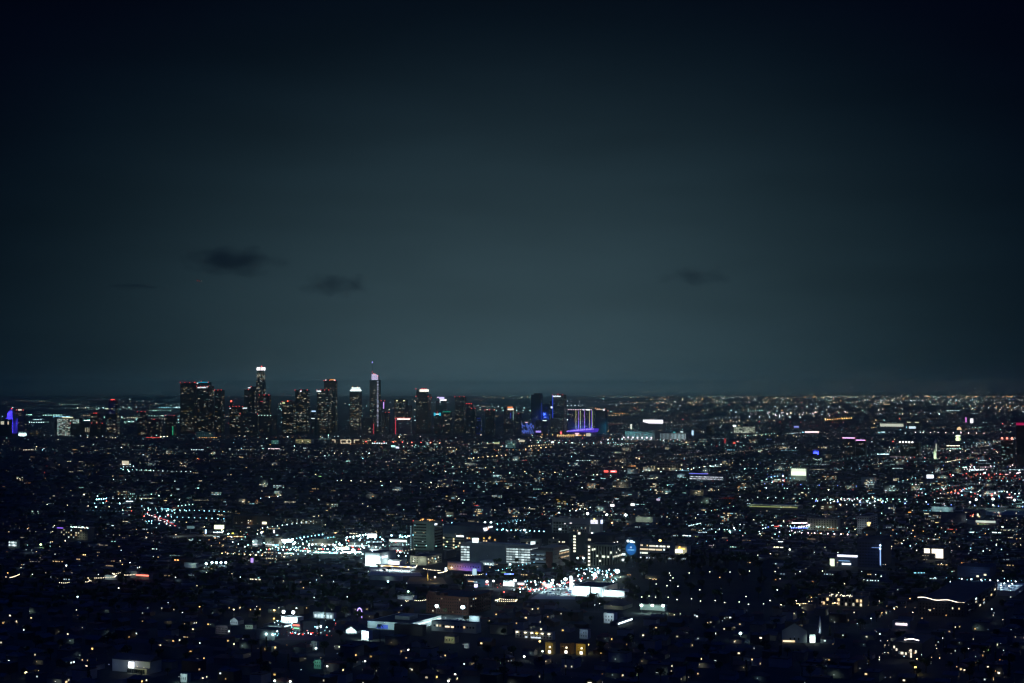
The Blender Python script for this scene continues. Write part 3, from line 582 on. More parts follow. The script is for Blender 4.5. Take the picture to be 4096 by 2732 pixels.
for i in range(18):
    for c in range(16):
        if r.random() < .62 and (c > 1): ws.append(('f', -b.w*(1-(c+.5)/16.0), b.h*.06+i*b.h*.052, b.w/16*.84, 2.4, emis(r.choice([MINT, (1,.95,.75), WHITE]), r.choice([.5,.9,1.5,.7]))))
emit_windows(b, ws)
ubar(b, 'crown', emis((1,.85,.25), .9), 248, 292, 1669.5, 1672.5)
for i in range(11): beacons(b, [(-b.w*(.68-i*.042), 0, zat(1669.5, b.Y)-1)], WHITE, 2.5, 1.8)
t = tower('plain black office cube right of the all lit block', 281, 340, 352, 1695, 1747, p=.01, nb=2, plant=False)
t = tower('short tower with three red roof lamps left of the lone tall tower', 362, 392, 401, 1655, 1738, p=.10, nb=0); beacons(t, [(-t.w*.6,0,t.h+2),(-t.w*.4,0,t.h+2),(-t.w*.2,0,t.h+2)], RED, 5)
t = tower('low dark block with three white lamps on stalks', 335, 360, 366, 1694, 1748, mat=TOWER2, p=0, nb=0, plant=False)
for i in range(3): ubar(t, 'light_column', emis(CREAM, .9), 341+i*7, 342.4+i*7, 1711, 1728); 
t = tower('black cube block below the short red lamped tower', 366, 408, 418, 1694, 1749, p=.01, nb=3, plant=False)
t = tower('lone tall tower with a red roof lamp row on the left skyline', 433, 461, 470, 1603, 1730, p=.09, nb=0, plant=False, pal='office')
m = MB(); m.box(-t.w*.8, -t.w*.1, t.d*.2, t.d*.8, t.h+.4, t.h+7); m.build('roof_plant', CONC, t.e)
for i in range(5): beacons(t, [(-t.w*(.62-i*.11), 0, t.h+5)], RED, 5, 2.0)
t = tower('wider lit base block around the lone tall tower', 425, 466, 479, 1657, 1738, mat=TOWER2, p=.22, nb=0, plant=False)
t = tower('square tower with a warm lit top floor, left of the bank towers', 549, 580, 589, 1648, 1742, p=.09, nb=3)
t = tower('wide dim block right of the warm topped square tower', 592, 640, 652, 1679, 1741, mat=TOWER2, p=.08, nb=1)
t = tower('dome capped dark tower with a green neon beside the bank towers', 661, 696, 706, 1663, 1744, p=.08, nb=4, plant=False, pal='resid', run=1)
m = MB(); m.cyl(-t.w*.5, t.d*.5, t.w*.35, t.w*.1, t.h+.4, t.h+9, 12); m.build('roof_dome', CONC, t.e); ubar(t, 'neon_strip', emis((.03,.7,.3), .9), 690, 692.5, 1705, 1740)
# ================================================================ hospital district and named near buildings
def B(name, label, cat, u0, us, u1, vt, vb, mat, **k): return bld(name, label, cat, u0, us, u1, vt, vb, mat, **k)
def bands(b, n, f, x0, x1, z0, z1, mat=GLASS, frac=.45, nm='window_band'):
    Lw = b.w if f == 'f' else b.d; o = -Lw if f == 'f' else 0; st = (z1-z0)*b.h/n
    for i in range(n): bar(b, nm, mat, f, o+x0*Lw, o+x1*Lw, z0*b.h+i*st+st*(.5-frac/2), z0*b.h+i*st+st*(.5+frac/2), .12)
def lit(b, f, x, z, l, h, col=WARM, k=1.2, dep=.3):
    """a lit window at fractions of the wall, size in metres"""
    Lw = b.w if f == 'f' else b.d; xx = x*Lw - (Lw if f == 'f' else 0)
    if f == 'f': link('window', unit(emis(col, k)), b.e, (xx, -dep/2-.02, z*b.h), (l, dep, h))
    else: link('window', unit(emis(col, k)), b.e, (dep/2+.02, xx, z*b.h), (dep, l, h))
def dark_grid(b, f, nx, nz, x0=.05, x1=.95, z0=.1, z1=.92, wf=.5, hf=.5, mat=GLASS, p_lit=0.0, cols=(WARM, CREAM, WHITE), seed=1, k=1.2, first=90):
    Lw = b.w if f == 'f' else b.d; o = -Lw if f == 'f' else 0; cx = (x1-x0)*Lw/nx; cz = (z1-z0)*b.h/nz; r = random.Random(seed); lst = []
    for i in range(nx):
        for j in range(nz):
            m = emis(r.choice(cols), k*r.choice([.5,1,1.3])) if r.random() < p_lit else mat
            lst.append((f, o+x0*Lw+(i+.5)*cx, z0*b.h+(j+.5)*cz, cx*wf*(1.001 if m != mat else 1), cz*hf*(1.001 if m != mat else 1), m))
    emit_windows(b, lst, first)
LM = {}                                           # landmarks used to tell small things apart
def mark(u, v, phrase): LM[phrase] = (u, v)
# ten storey banded tower
b = B('office_tower', 'green grey banded tower with orange lamps glowing on its roof', 'office', 1653, 1737, 1769, 2090, 2202, surf('green_grey_panel', (.30,.36,.31), .7, .12, .2))
bands(b, 9, 'f', .04, .62, .04, .96); bands(b, 9, 'r', .06, .98, .04, .96)
boxo('stair_core', b.mat, b.e, -b.w*.36, .3, -1.2, -.02, 0, b.h+1.5)
r = random.Random(2)
for i in range(16): beacons(b, [(-b.w*r.uniform(.1,.85), r.uniform(.1,.7)*b.d, b.h)], (1,.45,.15), 3.5, r.choice([.4,.55,.7]), r.uniform(1,4))
for x, z, c in ((.08,.88,COOL),(.5,.62,WARM),(.1,.61,WARM),(.45,.30,WHITE)): lit(b, 'f', x, z, 2.6, 1.1, c, .8)
bar(b, 'sign', emis((.8,.9,1), 2.2), 'r', 1, 9, b.h-4.4, b.h-1.8); beacons(b, [(-b.w, 0, b.h), (0, b.d, b.h)], RED, 4, .7)
wash(b, 1.0, (.75,1,.85)); wash(b, .9, (.75,1,.85), f='r'); mark(1710, 2140, 'the banded office tower')
b = B('stair_tower', 'thin dark mast like shaft with white glints beside the banded tower', 'tower', 1640, 1647, 1651, 2100, 2203, METAL, roof=None)
for i in range(12): lit(b, 'f', .5, .05+i*.08, .5, 1.6, COOL, .9)
# wide dark hospital
b = B('hospital', 'very wide dark hospital wing with a long white sign and orange butterfly', 'hospital', 1772, 1905, 1982, 2108, 2166, surf('blue_grey_panel', (.15,.19,.24), .7, .15, .1))
for i, (s1, x0, z0, wd) in enumerate((("Children's", .40, .80, .20), ('Hospital', .44, .68, .16), ('Los Angeles', .66, .84, .22))):
    t_ = text('sign', s1, 3.4, b.e, (.5, b.d*x0+b.d*wd*.5-b.d*.05, b.h*z0), emis((.9,.95,1), 3), rz=math.pi/2, fit=b.d*wd)
q = MB()
for k in range(4):
    a = math.pi/4+k*math.pi/2; q.face([(0,0,0)] + [(2.6*math.cos(a+dd)*rr, 0, 2.6*math.sin(a+dd)*rr) for dd, rr in ((-.4,.8),(0,1.1),(.4,.8))])
q.build('butterfly_emblem', emis((1,.45,.25), 2.6), b.e, (.8, b.d*.60, b.h*.78), math.pi/2)
emit_windows(b, [('f', -b.w*rnd.uniform(.05,.95), b.h*rnd.choice([.12,.3,.45]), 1.5, 1.4, emis(WARM, .8)) for _ in range(9)])
wash(b, .10, (.5,.8,1)); mark(1950, 2120, 'the wide dark hospital')
b = B('hospital_block', 'dark mid rise with a white lit sign and scattered yellow windows', 'hospital', 1772, 1858, 1866, 2142, 2204, GREYW)
bands(b, 5, 'f', .03, .97, .05, .9)
ubar(b, 'sign', emis((.9,.95,1), 2.6), 1826, 1855, 2143, 2148)
for x, z in ((.03,.8),(.03,.35),(.2,.55),(.5,.75),(.5,.6),(.5,.35),(.5,.15),(.78,.5),(.72,.3),(.9,.4)): lit(b, 'f', x, z, 2.4, 2.2, (1,.8,.45), 1.3)
b = B('hospital_block', 'long low dark block with a row of amber and yellow windows', 'hospital', 1858, 2000, 2030, 2138, 2182, surf('dark_panel', (.12,.13,.15), .7, .15, .1))
for x, z, c in ((.02,.55,PINK),(.08,.55,CREAM),(.14,.55,ORANGE),(.36,.5,AMBER),(.4,.5,AMBER),(.55,.6,AMBER),(.62,.35,WARM),(.7,.62,WARM),(.72,.7,AMBER),(.86,.5,ORANGE),(.55,.35,WARM)): lit(b, 'f', x, z, 2.6, 2.4, c, 1.0)
# parking structure
b = B('parking_structure', 'large open deck parking structure with bright white bays and a blank dark wall', 'parking garage', 1843, 2121, 2157, 2184, 2260, surf('parking_concrete', (.34,.36,.38), .85, .12, .1), roof=None)
m = MB(); m.box(-b.w, 0, 0, b.d, b.h+.02, b.h+.3)
for x0,x1,y0,y1 in ((-b.w-.1,.1,-.1,.3),(-.3,.1,.31,b.d)): m.box(x0,x1,y0,y1,b.h-.1,b.h+1.2)
m.build('roof_deck', surf('deck_concrete', (.30,.32,.32), .85, .15, .1), b.e)
r = random.Random(12)
for (xa, xb, nx) in ((.0, .13, 3), (.66, 1.0, 8)):
    for j in range(6):
        for i in range(nx):
            x = xa + (xb-xa)*(i+.5)/nx
            k_ = r.choice([.25,.5,.8,1.1,1.3]) if (xa < .1 or i > 2) else r.choice([.15,.3,.5,.7])
            lit(b, 'f', x, .12+j*.135, (xb-xa)/nx*b.w*.84, b.h*.075, (.80,1,1), k_, .4)
for j in range(6):
    for i in range(4): lit(b, 'r', .1+i*.22, .12+j*.135, b.d*.17, b.h*.07, (.9,1,.98), r.choice([.3,.8,1.1]), .4)
bar(b, 'blank_wall', surf('parking_wall', (.24,.27,.30), .85, .1, .1), 'f', -b.w*.865, -b.w*.345, 0, b.h*.93, .8)
for i in range(11): boxo('deck_lamp_post', METAL, b.e, -b.w*(.95-.09*i)-.12, -b.w*(.95-.09*i)+.12, 6, 6.25, b.h+.3, b.h+4)
for x in (-.9,-.62,-.35,-.08): lamp_light('deck_light', b.e, (b.w*x, 10, b.h+5), 260, (.75,1,.95), .5)
boxo('stair_house', emis((.85,1,.98), 1.6), b.e, -b.w*.87, -b.w*.80, 8, 14, b.h+.31, b.h+7)
boxo('stair_house', emis((.85,1,.98), 1.3), b.e, -6, -.5, b.d*.45, b.d*.6, b.h+.31, b.h+5)
wash(b, .38, (.7,.95,1), d=26); wash(b, .3, f='r', d=20); mark(2000, 2230, 'the open deck garage')
# cream terraces and dark blocks behind
b = B('hospital_block', 'cream walled upper block with dark ribbon windows above the garage', 'hospital', 2080, 2160, 2167, 2160, 2190, surf('cream_panel', (.50,.47,.36), .8, .1, .1)); wash(b, .45, (1,1,.7), d=16); bands(b, 1, 'f', .05, .95, .15, .85, frac=.4); lit(b, 'f', .35, .5, 2, 1.2, CREAM, 1.2)
b = B('hospital_block', 'small cream block with two ribbon windows, left of the tall lit stair', 'hospital', 2193, 2228, 2234, 2159, 2192, surf('cream_panel2', (.48,.45,.34), .8, .1, .1)); bands(b, 2, 'f', .05, .95, .1, .9, frac=.4); beacons(b, [(-b.w*.4, 0, b.h+1)], (1,.75,.5), 4, .7)
b = B('hospital_block', 'dark long block behind the cream walled blocks', 'hospital', 2128, 2290, 2300, 2138, 2180, surf('dark_panel2', (.11,.12,.12), .8, .1, .1))
for x in (.68,.76,.80): lit(b, 'f', x, .25, 2.2, 2.0, CREAM, 1.3)
# white hospital with grid
b = B('hospital', 'pale hospital with a square window grid and a corner sign tower', 'hospital', 2208, 2362, 2372, 2078, 2140, surf('pale_panel', (.44,.44,.42), .8, .1, .1))
dark_grid(b, 'f', 5, 4, .03, .40, .05, .80, .78, .72)
wash(b, .38, (.85,1,.95), d=26); lit(b, 'f', .21, .30, 5, 3, WHITE, 1.6); lit(b, 'f', .34, .67, 3, 1.2, (1,.9,.95), 1.3); lit(b, 'f', .49, .72, 4, 1.2, (1,.9,.95), 1.5)
b = B('hospital_wing', 'lower pale annex with small windows beneath the sign tower', 'hospital', 2272, 2350, 2362, 2102, 2146, surf('pale_panel2', (.42,.40,.34), .8, .1, .1)); dark_grid(b, 'f', 9, 3, .05, .95, .1, .9, .4, .4, p_lit=.25, seed=4, cols=(MINT, WARM), k=.7)
b = B('sign_tower', 'plain pale tower carrying a stacked three line white sign', 'hospital', 2361, 2400, 2411, 2074, 2142, surf('pale_panel3', (.46,.46,.45), .8, .08, .1))
for i, s1 in enumerate(('HOLLYWOOD', 'PRESBYTERIAN', 'MEDICAL CENTER')):
    text('sign', s1, 2.4, b.e, (-b.w*.58, -.5, b.h-4.0-i*2.2), emis((.85,.85,1), 2.6), fit=b.w*.72)
    text('sign', s1, 2.4, b.e, (.5, b.d*.55, b.h-4.0-i*2.2), emis((.7,.75,1), 2.2), rz=math.pi/2, fit=b.d*.8)
q = MB(); q.cyl(0, 0, 1.6, 1.6, 0, .3, 12); o = q.build('logo', emis((1,.8,.3), 2.4), b.e, (-b.w*.58, -.3, b.h-1.7)); o.rotation_euler = (math.pi/2, 0, 0)
wash(b, .45, (.85,1,.95)); mark(2386, 2100, 'the stacked letter sign tower')
# tall stair lit block
b = B('hospital_tower', 'dark green tower with one column of lit windows', 'hospital', 2276, 2342, 2352, 2137, 2238, surf('green_panel', (.16,.20,.17), .8, .1, .1))
for i in range(6): lit(b, 'f', .34, .90-i*.118, 3.6, 2.3, (1,.98,.75), 1.7)
lit(b, 'f', .62, 1.03, 3.4, 3, (1,.98,.8), 1.7)
wash(b, .16, (.7,1,.85)); mark(2300, 2190, 'the lit stair windows')
b = B('hospital_wing', 'dark penthouse block above the pilastered hospital', 'hospital', 2346, 2450, 2500, 2145, 2215, surf('dark_panel3', (.12,.13,.13), .8, .1, .1)); bar(b, 'pale_band', CONC, 'r', b.d*.2, b.d*.95, b.h*.72, b.h*.88, .4)
for x in (.06,.14): lit(b, 'f', x, .75, 2.4, 3, CREAM, .9)
for y in (.1,.35): beacons(b, [(1, b.d*y, b.h*.62)], (1,.85,.75), 4, .8, 0)
b = B('hospital', 'main hospital front with tall cream pilasters and green floodlight', 'hospital', 2351, 2450, 2488, 2184, 2272, surf('pilaster_panel', (.36,.38,.30), .8, .1, .1))
r = random.Random(7)
for f, n in (('f', 9), ('r', 6)):
    Lw = b.w if f == 'f' else b.d; o = -Lw if f == 'f' else 0
    for i in range(n): bar(b, 'window_bay', GLASS, f, o+Lw*(i+.28)/n, o+Lw*(i+.72)/n, b.h*.06, b.h*.96, .15)
for i in range(6): lit(b, 'f', .055, .92-i*.165, 2.8, 2.6, (1,.97,.78), 1.7, .5)
for x, z in ((.39,.52),(.61,.50),(.66,.50),(.83,.50),(.2,.8),(.28,.82),(.5,.3),(.94,.7)): lit(b, 'f', x, z, 2.2, 2.6, (.95,1,.8), 1.4, .5)
for i in range(6): lit(b, 'r', .08+i*.167, .50+.0*i, 3, 2.2, (1,1,.8), r.choice([1.2,.7,1.5]), .5)
for x, z in ((.6,.8),(.75,.72),(.4,.66)): lit(b, 'r', x, z, 2.2, 2, (1,1,.85), .9, .5)
for x in (.55,.72,.9): lamp_light('floodlight', b.e, (-b.w*(1-x), -9, 3), 2400, (.75,1,.45), .5)
wash(b, .40, (.85,1,.75)); wash(b, .3, (.85,1,.75), f='r'); mark(2440, 2230, 'the pilastered hospital')
# blue wall with disc
b = B('hospital_wing', 'narrow white slab stack with three bright lit floors', 'hospital', 2487, 2502, 2505, 2181, 2262, surf('blue_white', (.36,.42,.46), .8, .1, .1)); bands(b, 6, 'f', .1, .95, .05, .98, frac=.4)
for z, k_ in ((.10,1.6),(.27,1.9),(.55,1.6)): lit(b, 'f', .5, z, 5.4, 2.6, (.85,1,1), k_, .6)
b = B('hospital_wall', 'blue grey wall with a huge blue disc banner and white sign', 'hospital', 2502, 2551, 2560, 2156, 2268, surf('slate_blue_wall', (.10,.17,.24), .8, .08, .1))
cx = -b.w*(1-(2524.5-2502)/49); s_ = b.s; zc = zat(2196.5, b.Y)
q = MB(); n = 40; q.face([(math.cos(2*math.pi*i/n)*20.7*s_*1.08, 0, math.sin(2*math.pi*i/n)*24*s_) for i in range(n)])
q.build('disc_banner', emis((.003,.12,.42), .85), b.e, (cx, -.35, zc))
text('sign', 'KAISER PERMANENTE', 2.4, b.e, (cx, -.5, zc-1.6), emis((.35,.75,1), .9), fit=27*s_*1.05)
q = MB()
for x in (-1, 0, 1):
    q.face([(x*1.1-.45, 0, -1.1+abs(x)*-.1), (x*1.1+.45, 0, -1.1), (x*.9+.35, 0, .7-.4*abs(x)), (x*.9-.35, 0, .7-.4*abs(x))]); q.face([(x*.9+.42*math.cos(a), 0, 1.15-.4*abs(x)+.42*math.sin(a)) for a in [i*math.pi/4 for i in range(8)]])
q.build('logo', emis((.6,.72,.95), 1.0), b.e, (cx, -.5, zc+2.3))
text('sign', 'Kaiser', 3.0, b.e, (cx+.6, -.5, zat(2164.8, b.Y)), emis(WHITE, 3), fit=12*s_); text('sign', 'Permanente', 3.0, b.e, (cx+2.0, -.5, zat(2168.8, b.Y)), emis(WHITE, 3), fit=21*s_)
q = MB(); q.cyl(0, 0, 1.7, 1.7, 0, .3, 10); o = q.build('logo', emis(WHITE, 3), b.e, (cx-4.6, -.3, zat(2165.5, b.Y))); o.rotation_euler = (math.pi/2, 0, 0)
wash(b, .5, (.45,.8,1), d=20); mark(2525, 2200, 'the blue disc banner')
b = B('hospital_wing', 'long low wing right of the blue disc with three lit window rows', 'hospital', 2557, 2680, 2700, 2175, 2240, surf('wing_panel', (.26,.30,.34), .8, .08, .1)); bands(b, 3, 'f', .0, .98, .22, .97, frac=.5)
for x0_, x1_, z, c, k_ in ((.05,.07,.84,CREAM,1.4),(.09,.11,.84,CREAM,1.4),(.25,.28,.84,WARM,1.3),(.33,.52,.82,(1,.93,.75),1.0),(.54,.62,.82,(1,.97,.85),1.6),(.67,.76,.82,(1,.97,.85),1.5),(.78,.85,.82,(1,.97,.85),1.5),(.91,.99,.82,(1,.97,.85),1.5),(.0,.30,.60,(1,.78,.50),1.0),(.32,.52,.60,(1,.85,.6),1.1),(.54,.74,.60,(1,.8,.5),1.0),(.0,.06,.37,WHITE,1.3),(.08,.28,.37,(.95,1,.8),1.3),(.78,.84,.62,WHITE,1.5)):
    lit(b, 'f', (x0_+x1_)/2, z, (x1_-x0_)*b.w, 2.2, c, k_, .5)
boxo('roof_house', CONC, b.e, -b.w*.99, -b.w*.70, 6, 16, b.h+.36, b.h+4.2); wash(b, .35, (.6,.85,1), d=22)
for i in range(5): lit(b, 'f', .05+i*.1, .08, 1.6, 1.6, (.9,.95,1), 1.6, .8)
b = B('parking_deck', 'low deck with pale arches and parked cars right of the lit wing', 'parking garage', 2640, 2740, 2752, 2226, 2252, CONC)
for i in range(5): lit(b, 'f', .36+i*.15, .62, 6.2, 2.4, (.55,.72,.78), .6, .4); lit(b, 'f', .36+i*.15, .3, 4.6, 1.0, COOL, .7, .4)
b = B('diner', 'orange and white glowing corner shop right of the hospital', 'shop', 2700, 2748, 2764, 2187, 2218, surf('shop_white', (.6,.58,.5), .8, .08, .1)); ubar(b, 'lit_shopfront', emis((1,.95,.75), 2.6), 2701, 2730, 2200, 2212); ubar(b, 'sign', emis((1,.50,.10), 2.4), 2714, 2740, 2193, 2199); ubar(b, 'sign', emis((1,.55,.12), 2.4), 2716, 2721, 2186, 2193)
for x in (-.3, -.7): lamp_light('shop_light', b.e, (b.w*x, -7, 5), 1500, (1,.8,.5), .6)
mark(2730, 2205, 'the orange glowing corner shop')
# brick fronted clinic
b = B('clinic', 'clinic with white floor bands, brick corner and a fenced roof', 'clinic', 2122, 2211, 2280, 2206, 2272, surf('clinic_wall', (.40,.40,.35), .8, .1, .1))
bar(b, 'brick_corner', BRICK, 'f', -b.w*.31, .0, 0, b.h*.98, .35)
for i in range(3): bar(b, 'white_band', surf('band_white', (.62,.65,.68), .7, .05, .1), 'f', -b.w, -b.w*.315, b.h*(.28+i*.245), b.h*(.40+i*.245), .6)
bands(b, 3, 'f', .02, .68, .14, .86, frac=.45)
for x, z in ((.1,.76),(.35,.77),(.55,.78),(.3,.5),(.5,.52)): lit(b, 'f', x, z, 5, 1.1, (.7,.95,1), .9, .3)
for i in range(11):
    for j in range(3): lit(b, 'r', .06+i*.085, .28+j*.25, 2.4, 1.8, (1,.66,.35) if (i > 3 and j > 0) else (.02,.02,.02), .9 if (i > 3 and j > 0) else 0, .3)
bar(b, 'cove_light', emis((.95,1,.85), 1.4), 'r', b.d*.4, b.d*.92, b.h*.90, b.h*.94, .3)
q = MB(); q.box(-b.w*.75, -b.w*.05, b.d*.1, b.d*.9, b.h+.36, b.h+4.5); q.build('roof_screen', METAL, b.e)
wash(b, .55, (.75,.95,1), d=20); wash(b, .4, (1,.95,.8), f='r', d=18); mark(2200, 2240, 'the brick cornered clinic')
# dome roofed hall + purple row
b = B('vaulted_hall', 'low white vaulted hall with bright uplights before the garage', 'hall', 1919, 1975, 1982, 2252, 2263, WHITEP, roof=None)
n = 9; q = MB(); q.side([(-b.w, b.h+.01)]+[(-b.w+b.w*i/n, b.h+.02+b.h*1.0*math.sin(math.pi*(.15+.6*i/n))) for i in range(n+1)]+[(0, b.h+.01)], 0, b.d); q.build('roof', WHITEP, b.e)
for i in range(4): lit(b, 'f', .2+i*.2, .5, .7, 2.2, WHITE, 2.4, .4); 
for i in range(3): lamp_light('uplight', b.e, (-b.w*.9+i*b.w*.4, -4, 1.2), 520, (.85,1,1), .3)
cols = [(1,.45,.12),(1,.45,.35),(.85,.25,.65),(.55,.2,1),(.3,.15,1),(.15,.12,1)]
b = B('row_building', 'low row painted in orange, pink, violet and blue floodlight', 'building', 1790, 1925, 1933, 2254, 2286, WHITEP); dark_grid(b, 'f', 12, 1, .04, .96, .3, .7, .25, .5)
for i, c in enumerate(cols): lamp_light('colour_floodlight', b.e, (-b.w*(1-(i+.5)/6), -7, 2.5), 1100, c, .5)
mark(1860, 2270, 'the rainbow floodlit row')
# gas station and white wall
b = B('market', 'blazing white market wall beside the fuel station', 'shop', 1461, 1521, 1584, 2214, 2266, WHITEP)
for x, p_ in ((-.8, 14000), (-.5, 14000), (-.15, 16000)): lamp_light('floodlight', b.e, (b.w*x, -9, 7), p_, (.85,1,.97), .8)
lamp_light('floodlight', b.e, (10, b.d*.3, 7), 6000, (.85,1,.97), .8); bar(b, 'sign', emis((.85,.85,1), 2.6), 'r', 4, b.d*.45, b.h*.62, b.h*.74, .5); dark_grid(b, 'f', 2, 1, .04, .18, .35, .55, .5, .6)
X, Y = G(1585, 2283); e = empty('fuel_station', (X, Y, 0), -ANG, 'blazing fuel station canopy with orange edge and white pumps forecourt', 'fuel station')
q = MB(); q.box(-30, 24, 0, 16, 5.6, 6.6); q.build('canopy', WHITEP, e); q = MB(); q.box(-30.2, 24.2, -.4, -.05, 5.7, 6.5); q.build('canopy_edge', emis((1,.55,.15), 1.8), e)
for i in range(4):
    boxo('canopy_lamp', emis((.95,1,1), 7), e, -26+i*14, -18+i*14, 3, 12, 5.4, 5.55); boxo('column', METAL, e, -24+i*14, -23.4+i*14, 7, 7.6, 0, 5.4); boxo('fuel_pump', CONC, e, -23+i*14, -22+i*14, 5, 6, 0, 1.8); lamp_light('lamp_light', e, (-22+i*14, -3, 7), 9000, (.9,1,1), .8)
KEEP.append((1490, 1650, 2235, 2296)); mark(1560, 2270, 'the blazing fuel station')
b = B('fuel_shop', 'glowing white shop behind the fuel station forecourt', 'shop', 1535, 1600, 1625, 2240, 2262, WHITEP); lit(b, 'f', .5, .45, b.w*.9, b.h*.6, (.95,1,1), 2.6, .4)
b = B('apartment_block', 'cream apartment block with a long balconied side, above the bright forecourt', 'apartments', 1640, 1707, 1768, 2228, 2262, surf('cream_stucco', (.56,.52,.40), .8, .1, .2)); dark_grid(b, 'f', 3, 3, .08, .5, .2, .9, .4, .5)
for y, z, c in ((.1,.7,CREAM),(.12,.3,WARM),(.35,.75,WARM),(.55,.6,COOL),(.6,.25,CREAM),(.75,.7,CREAM)): lit(b, 'r', y, z, 2.6, 2.2, c, 1.2)
for x in (-.25,-.8): lamp_light('wall_light', b.e, (b.w*x, -6, 8), 1500, (1,.95,.75), .5)
lamp_light('wall_light', b.e, (7, b.d*.5, 5), 900, (1,.9,.6), .5); bands(b, 3, 'r', .05, .95, .1, .9, frac=.3)
q = MB()
b = B('steel_frame', 'open pale steel frame standing over parked cars', 'frame', 1776, 1784, 1825, 2205, 2236, METAL, roof=None)
# shopping strip
for (lab, u0, us, u1, vt, vb, m_, c, k_) in [
 ('long store with white lit upper floor left of the banded tower', 1553, 1632, 1640, 2158, 2192, CONC, (.95,1,.95), 1.6),
 ('store with black roof letters and a white glowing front', 1478, 1527, 1552, 2188, 2206, PALE, (.9,1,1), 1.4),
 ('store with a red and blue glowing front', 1555, 1612, 1625, 2190, 2210, GREYW, (1,.15,.12), 1.6),
 ('wide cream store with small yard lamps', 1238, 1336, 1352, 2160, 2186, BEIGE, (1,.9,.7), .5),
 ('pale shop box behind the lit lot', 1396, 1445, 1462, 2172, 2190, CONC, (.6,1,1), .6),
 ('reddish white store with a bright wall lamp, left shopping strip', 1060, 1100, 1130, 2154, 2190, BEIGE, (1,1,1), .8),
 ('white cube shop glowing beside the overpass', 1010, 1030, 1050, 2160, 2186, WHITEP, (1,.95,1), 1.5)]:
    b = B('store', lab, 'shop', u0, us, u1, vt, vb, m_)
    lit(b, 'f', .5, .8 if 'upper' in lab else .3, b.w*.86, b.h*(.22 if 'upper' in lab else .14), c, k_, .4)
    lamp_light('wall_light', b.e, (-b.w*.5, -8, 6), 1500, (.9,1,.98), .5)
    if 'letters' in lab: text('sign', 'CVS', 5, b.e, (-b.w*.4, -.5, b.h*.7), surf('black_letters', (.02,.02,.02), .6, .1, 1), fit=b.w*.35)
    if 'red and blue' in lab: lit(b, 'f', .2, .1, b.w*.2, b.h*.25, (.05,.1,1), 2, .5)
mark(1290, 2175, 'the wide cream store')
# billboards
def billboard(u0, u1, vt, vb, vg, label, col, k, name='billboard'):
    X, Y = G((u0+u1)/2, vg); s_ = Y/F; e = empty(name, (X, Y, 0), 0, label, 'billboard'); w_ = (u1-u0)*s_
    boxo('panel', emis(col, k), e, -w_/2, w_/2, -.6, -.1, zat(vb, Y), zat(vt, Y)); boxo('panel_back', METAL, e, -w_/2-.3, w_/2+.3, -.09, .5, zat(vb, Y)-.3, zat(vt, Y)+.3)
    boxo('post', METAL, e, -.4, .4, .51, 1.2, 0, zat(vt, Y)-1); KEEP.append((u0-2, u1+2, vt-2, vb+2))
for a_ in [(1128,1169,2157,2170,2210,'wide bright billboard over the left shopping strip',(.75,.9,1),1.9),(1470,1507,2135,2150,2190,'wide white billboard standing alone left of the banded tower',(.9,.95,1),2.0),
 (857,896,2100,2116,2150,'yellow green lit billboard above the overpass',(.92,1,.6),1.9),(748,777,2104,2114,2150,'dim teal billboard left of the yellow green one',(.12,.22,.24),.8),
 (1779,1788,2270,2283,2310,'narrow white blue poster board before the colourful row',(.75,.85,1),2.0),(1890,1906,2275,2300,2330,'tall pale blue poster board on a post',(.45,.7,.8),1.2),
 (1897,1910,2336,2349,2375,'square violet white lit pole sign near the red round sign',(.75,.7,1),2.2),(2442,2457,2017,2026,2060,'small blank white board on the mid plain, left one',(1,1,.97),2),(2523,2538,2014,2023,2060,'small blank white board on the mid plain, right one',(1,1,.97),2),
 (2626,2640,1994,2002,2040,'small dim violet board behind the two white boards',(.7,.6,.8),.9),(3707,3734,1899,1913,1945,'bright white screen board on the right plain',(.85,.95,1),2.2),(1003,1013,2232,2250,2280,'small pinkish violet board at left centre',(.6,.35,1),1.2),
 (820,826,2118,2134,2160,'slim blue white sign by the overpass end',(.55,.75,1),2),(1093,1099,2120,2132,2165,'slanting white sign above the left shopping strip',(.85,.95,1),2.2)]: billboard(*a_)
# arches sign
X, Y = G(931, 2150); s_ = Y/F; e = empty('restaurant_sign', (X, Y, 0), 0, 'glowing yellow double arches sign on an orange pole', 'sign')
for k in (-1, 1):
    q = MB(); n = 10
    for i in range(n):
        a0, a1 = math.pi*i/n, math.pi*(i+1)/n
        P = lambda a, rr: (k*2.6*s_/1.2 + rr*2.6*s_*math.cos(a), 0, 8.5*s_*math.sin(a)*(rr*.5+.5))
        q.face([P(a0, .75), P(a1, .75), P(a1, 1.2), P(a0, 1.2)])
    q.build('arch', emis((1,.85,.12), 2.6), e, (0, 0, zat(2140, Y)))
boxo('pole', METAL, e, -.3, .3, .1, .7, 0, zat(2141, Y)); boxo('sign_panel', emis((1,.35,.08), 1.8), e, -2, 2, -.3, .05, zat(2147, Y), zat(2142, Y)); mark(931, 2135, 'the yellow arches sign')
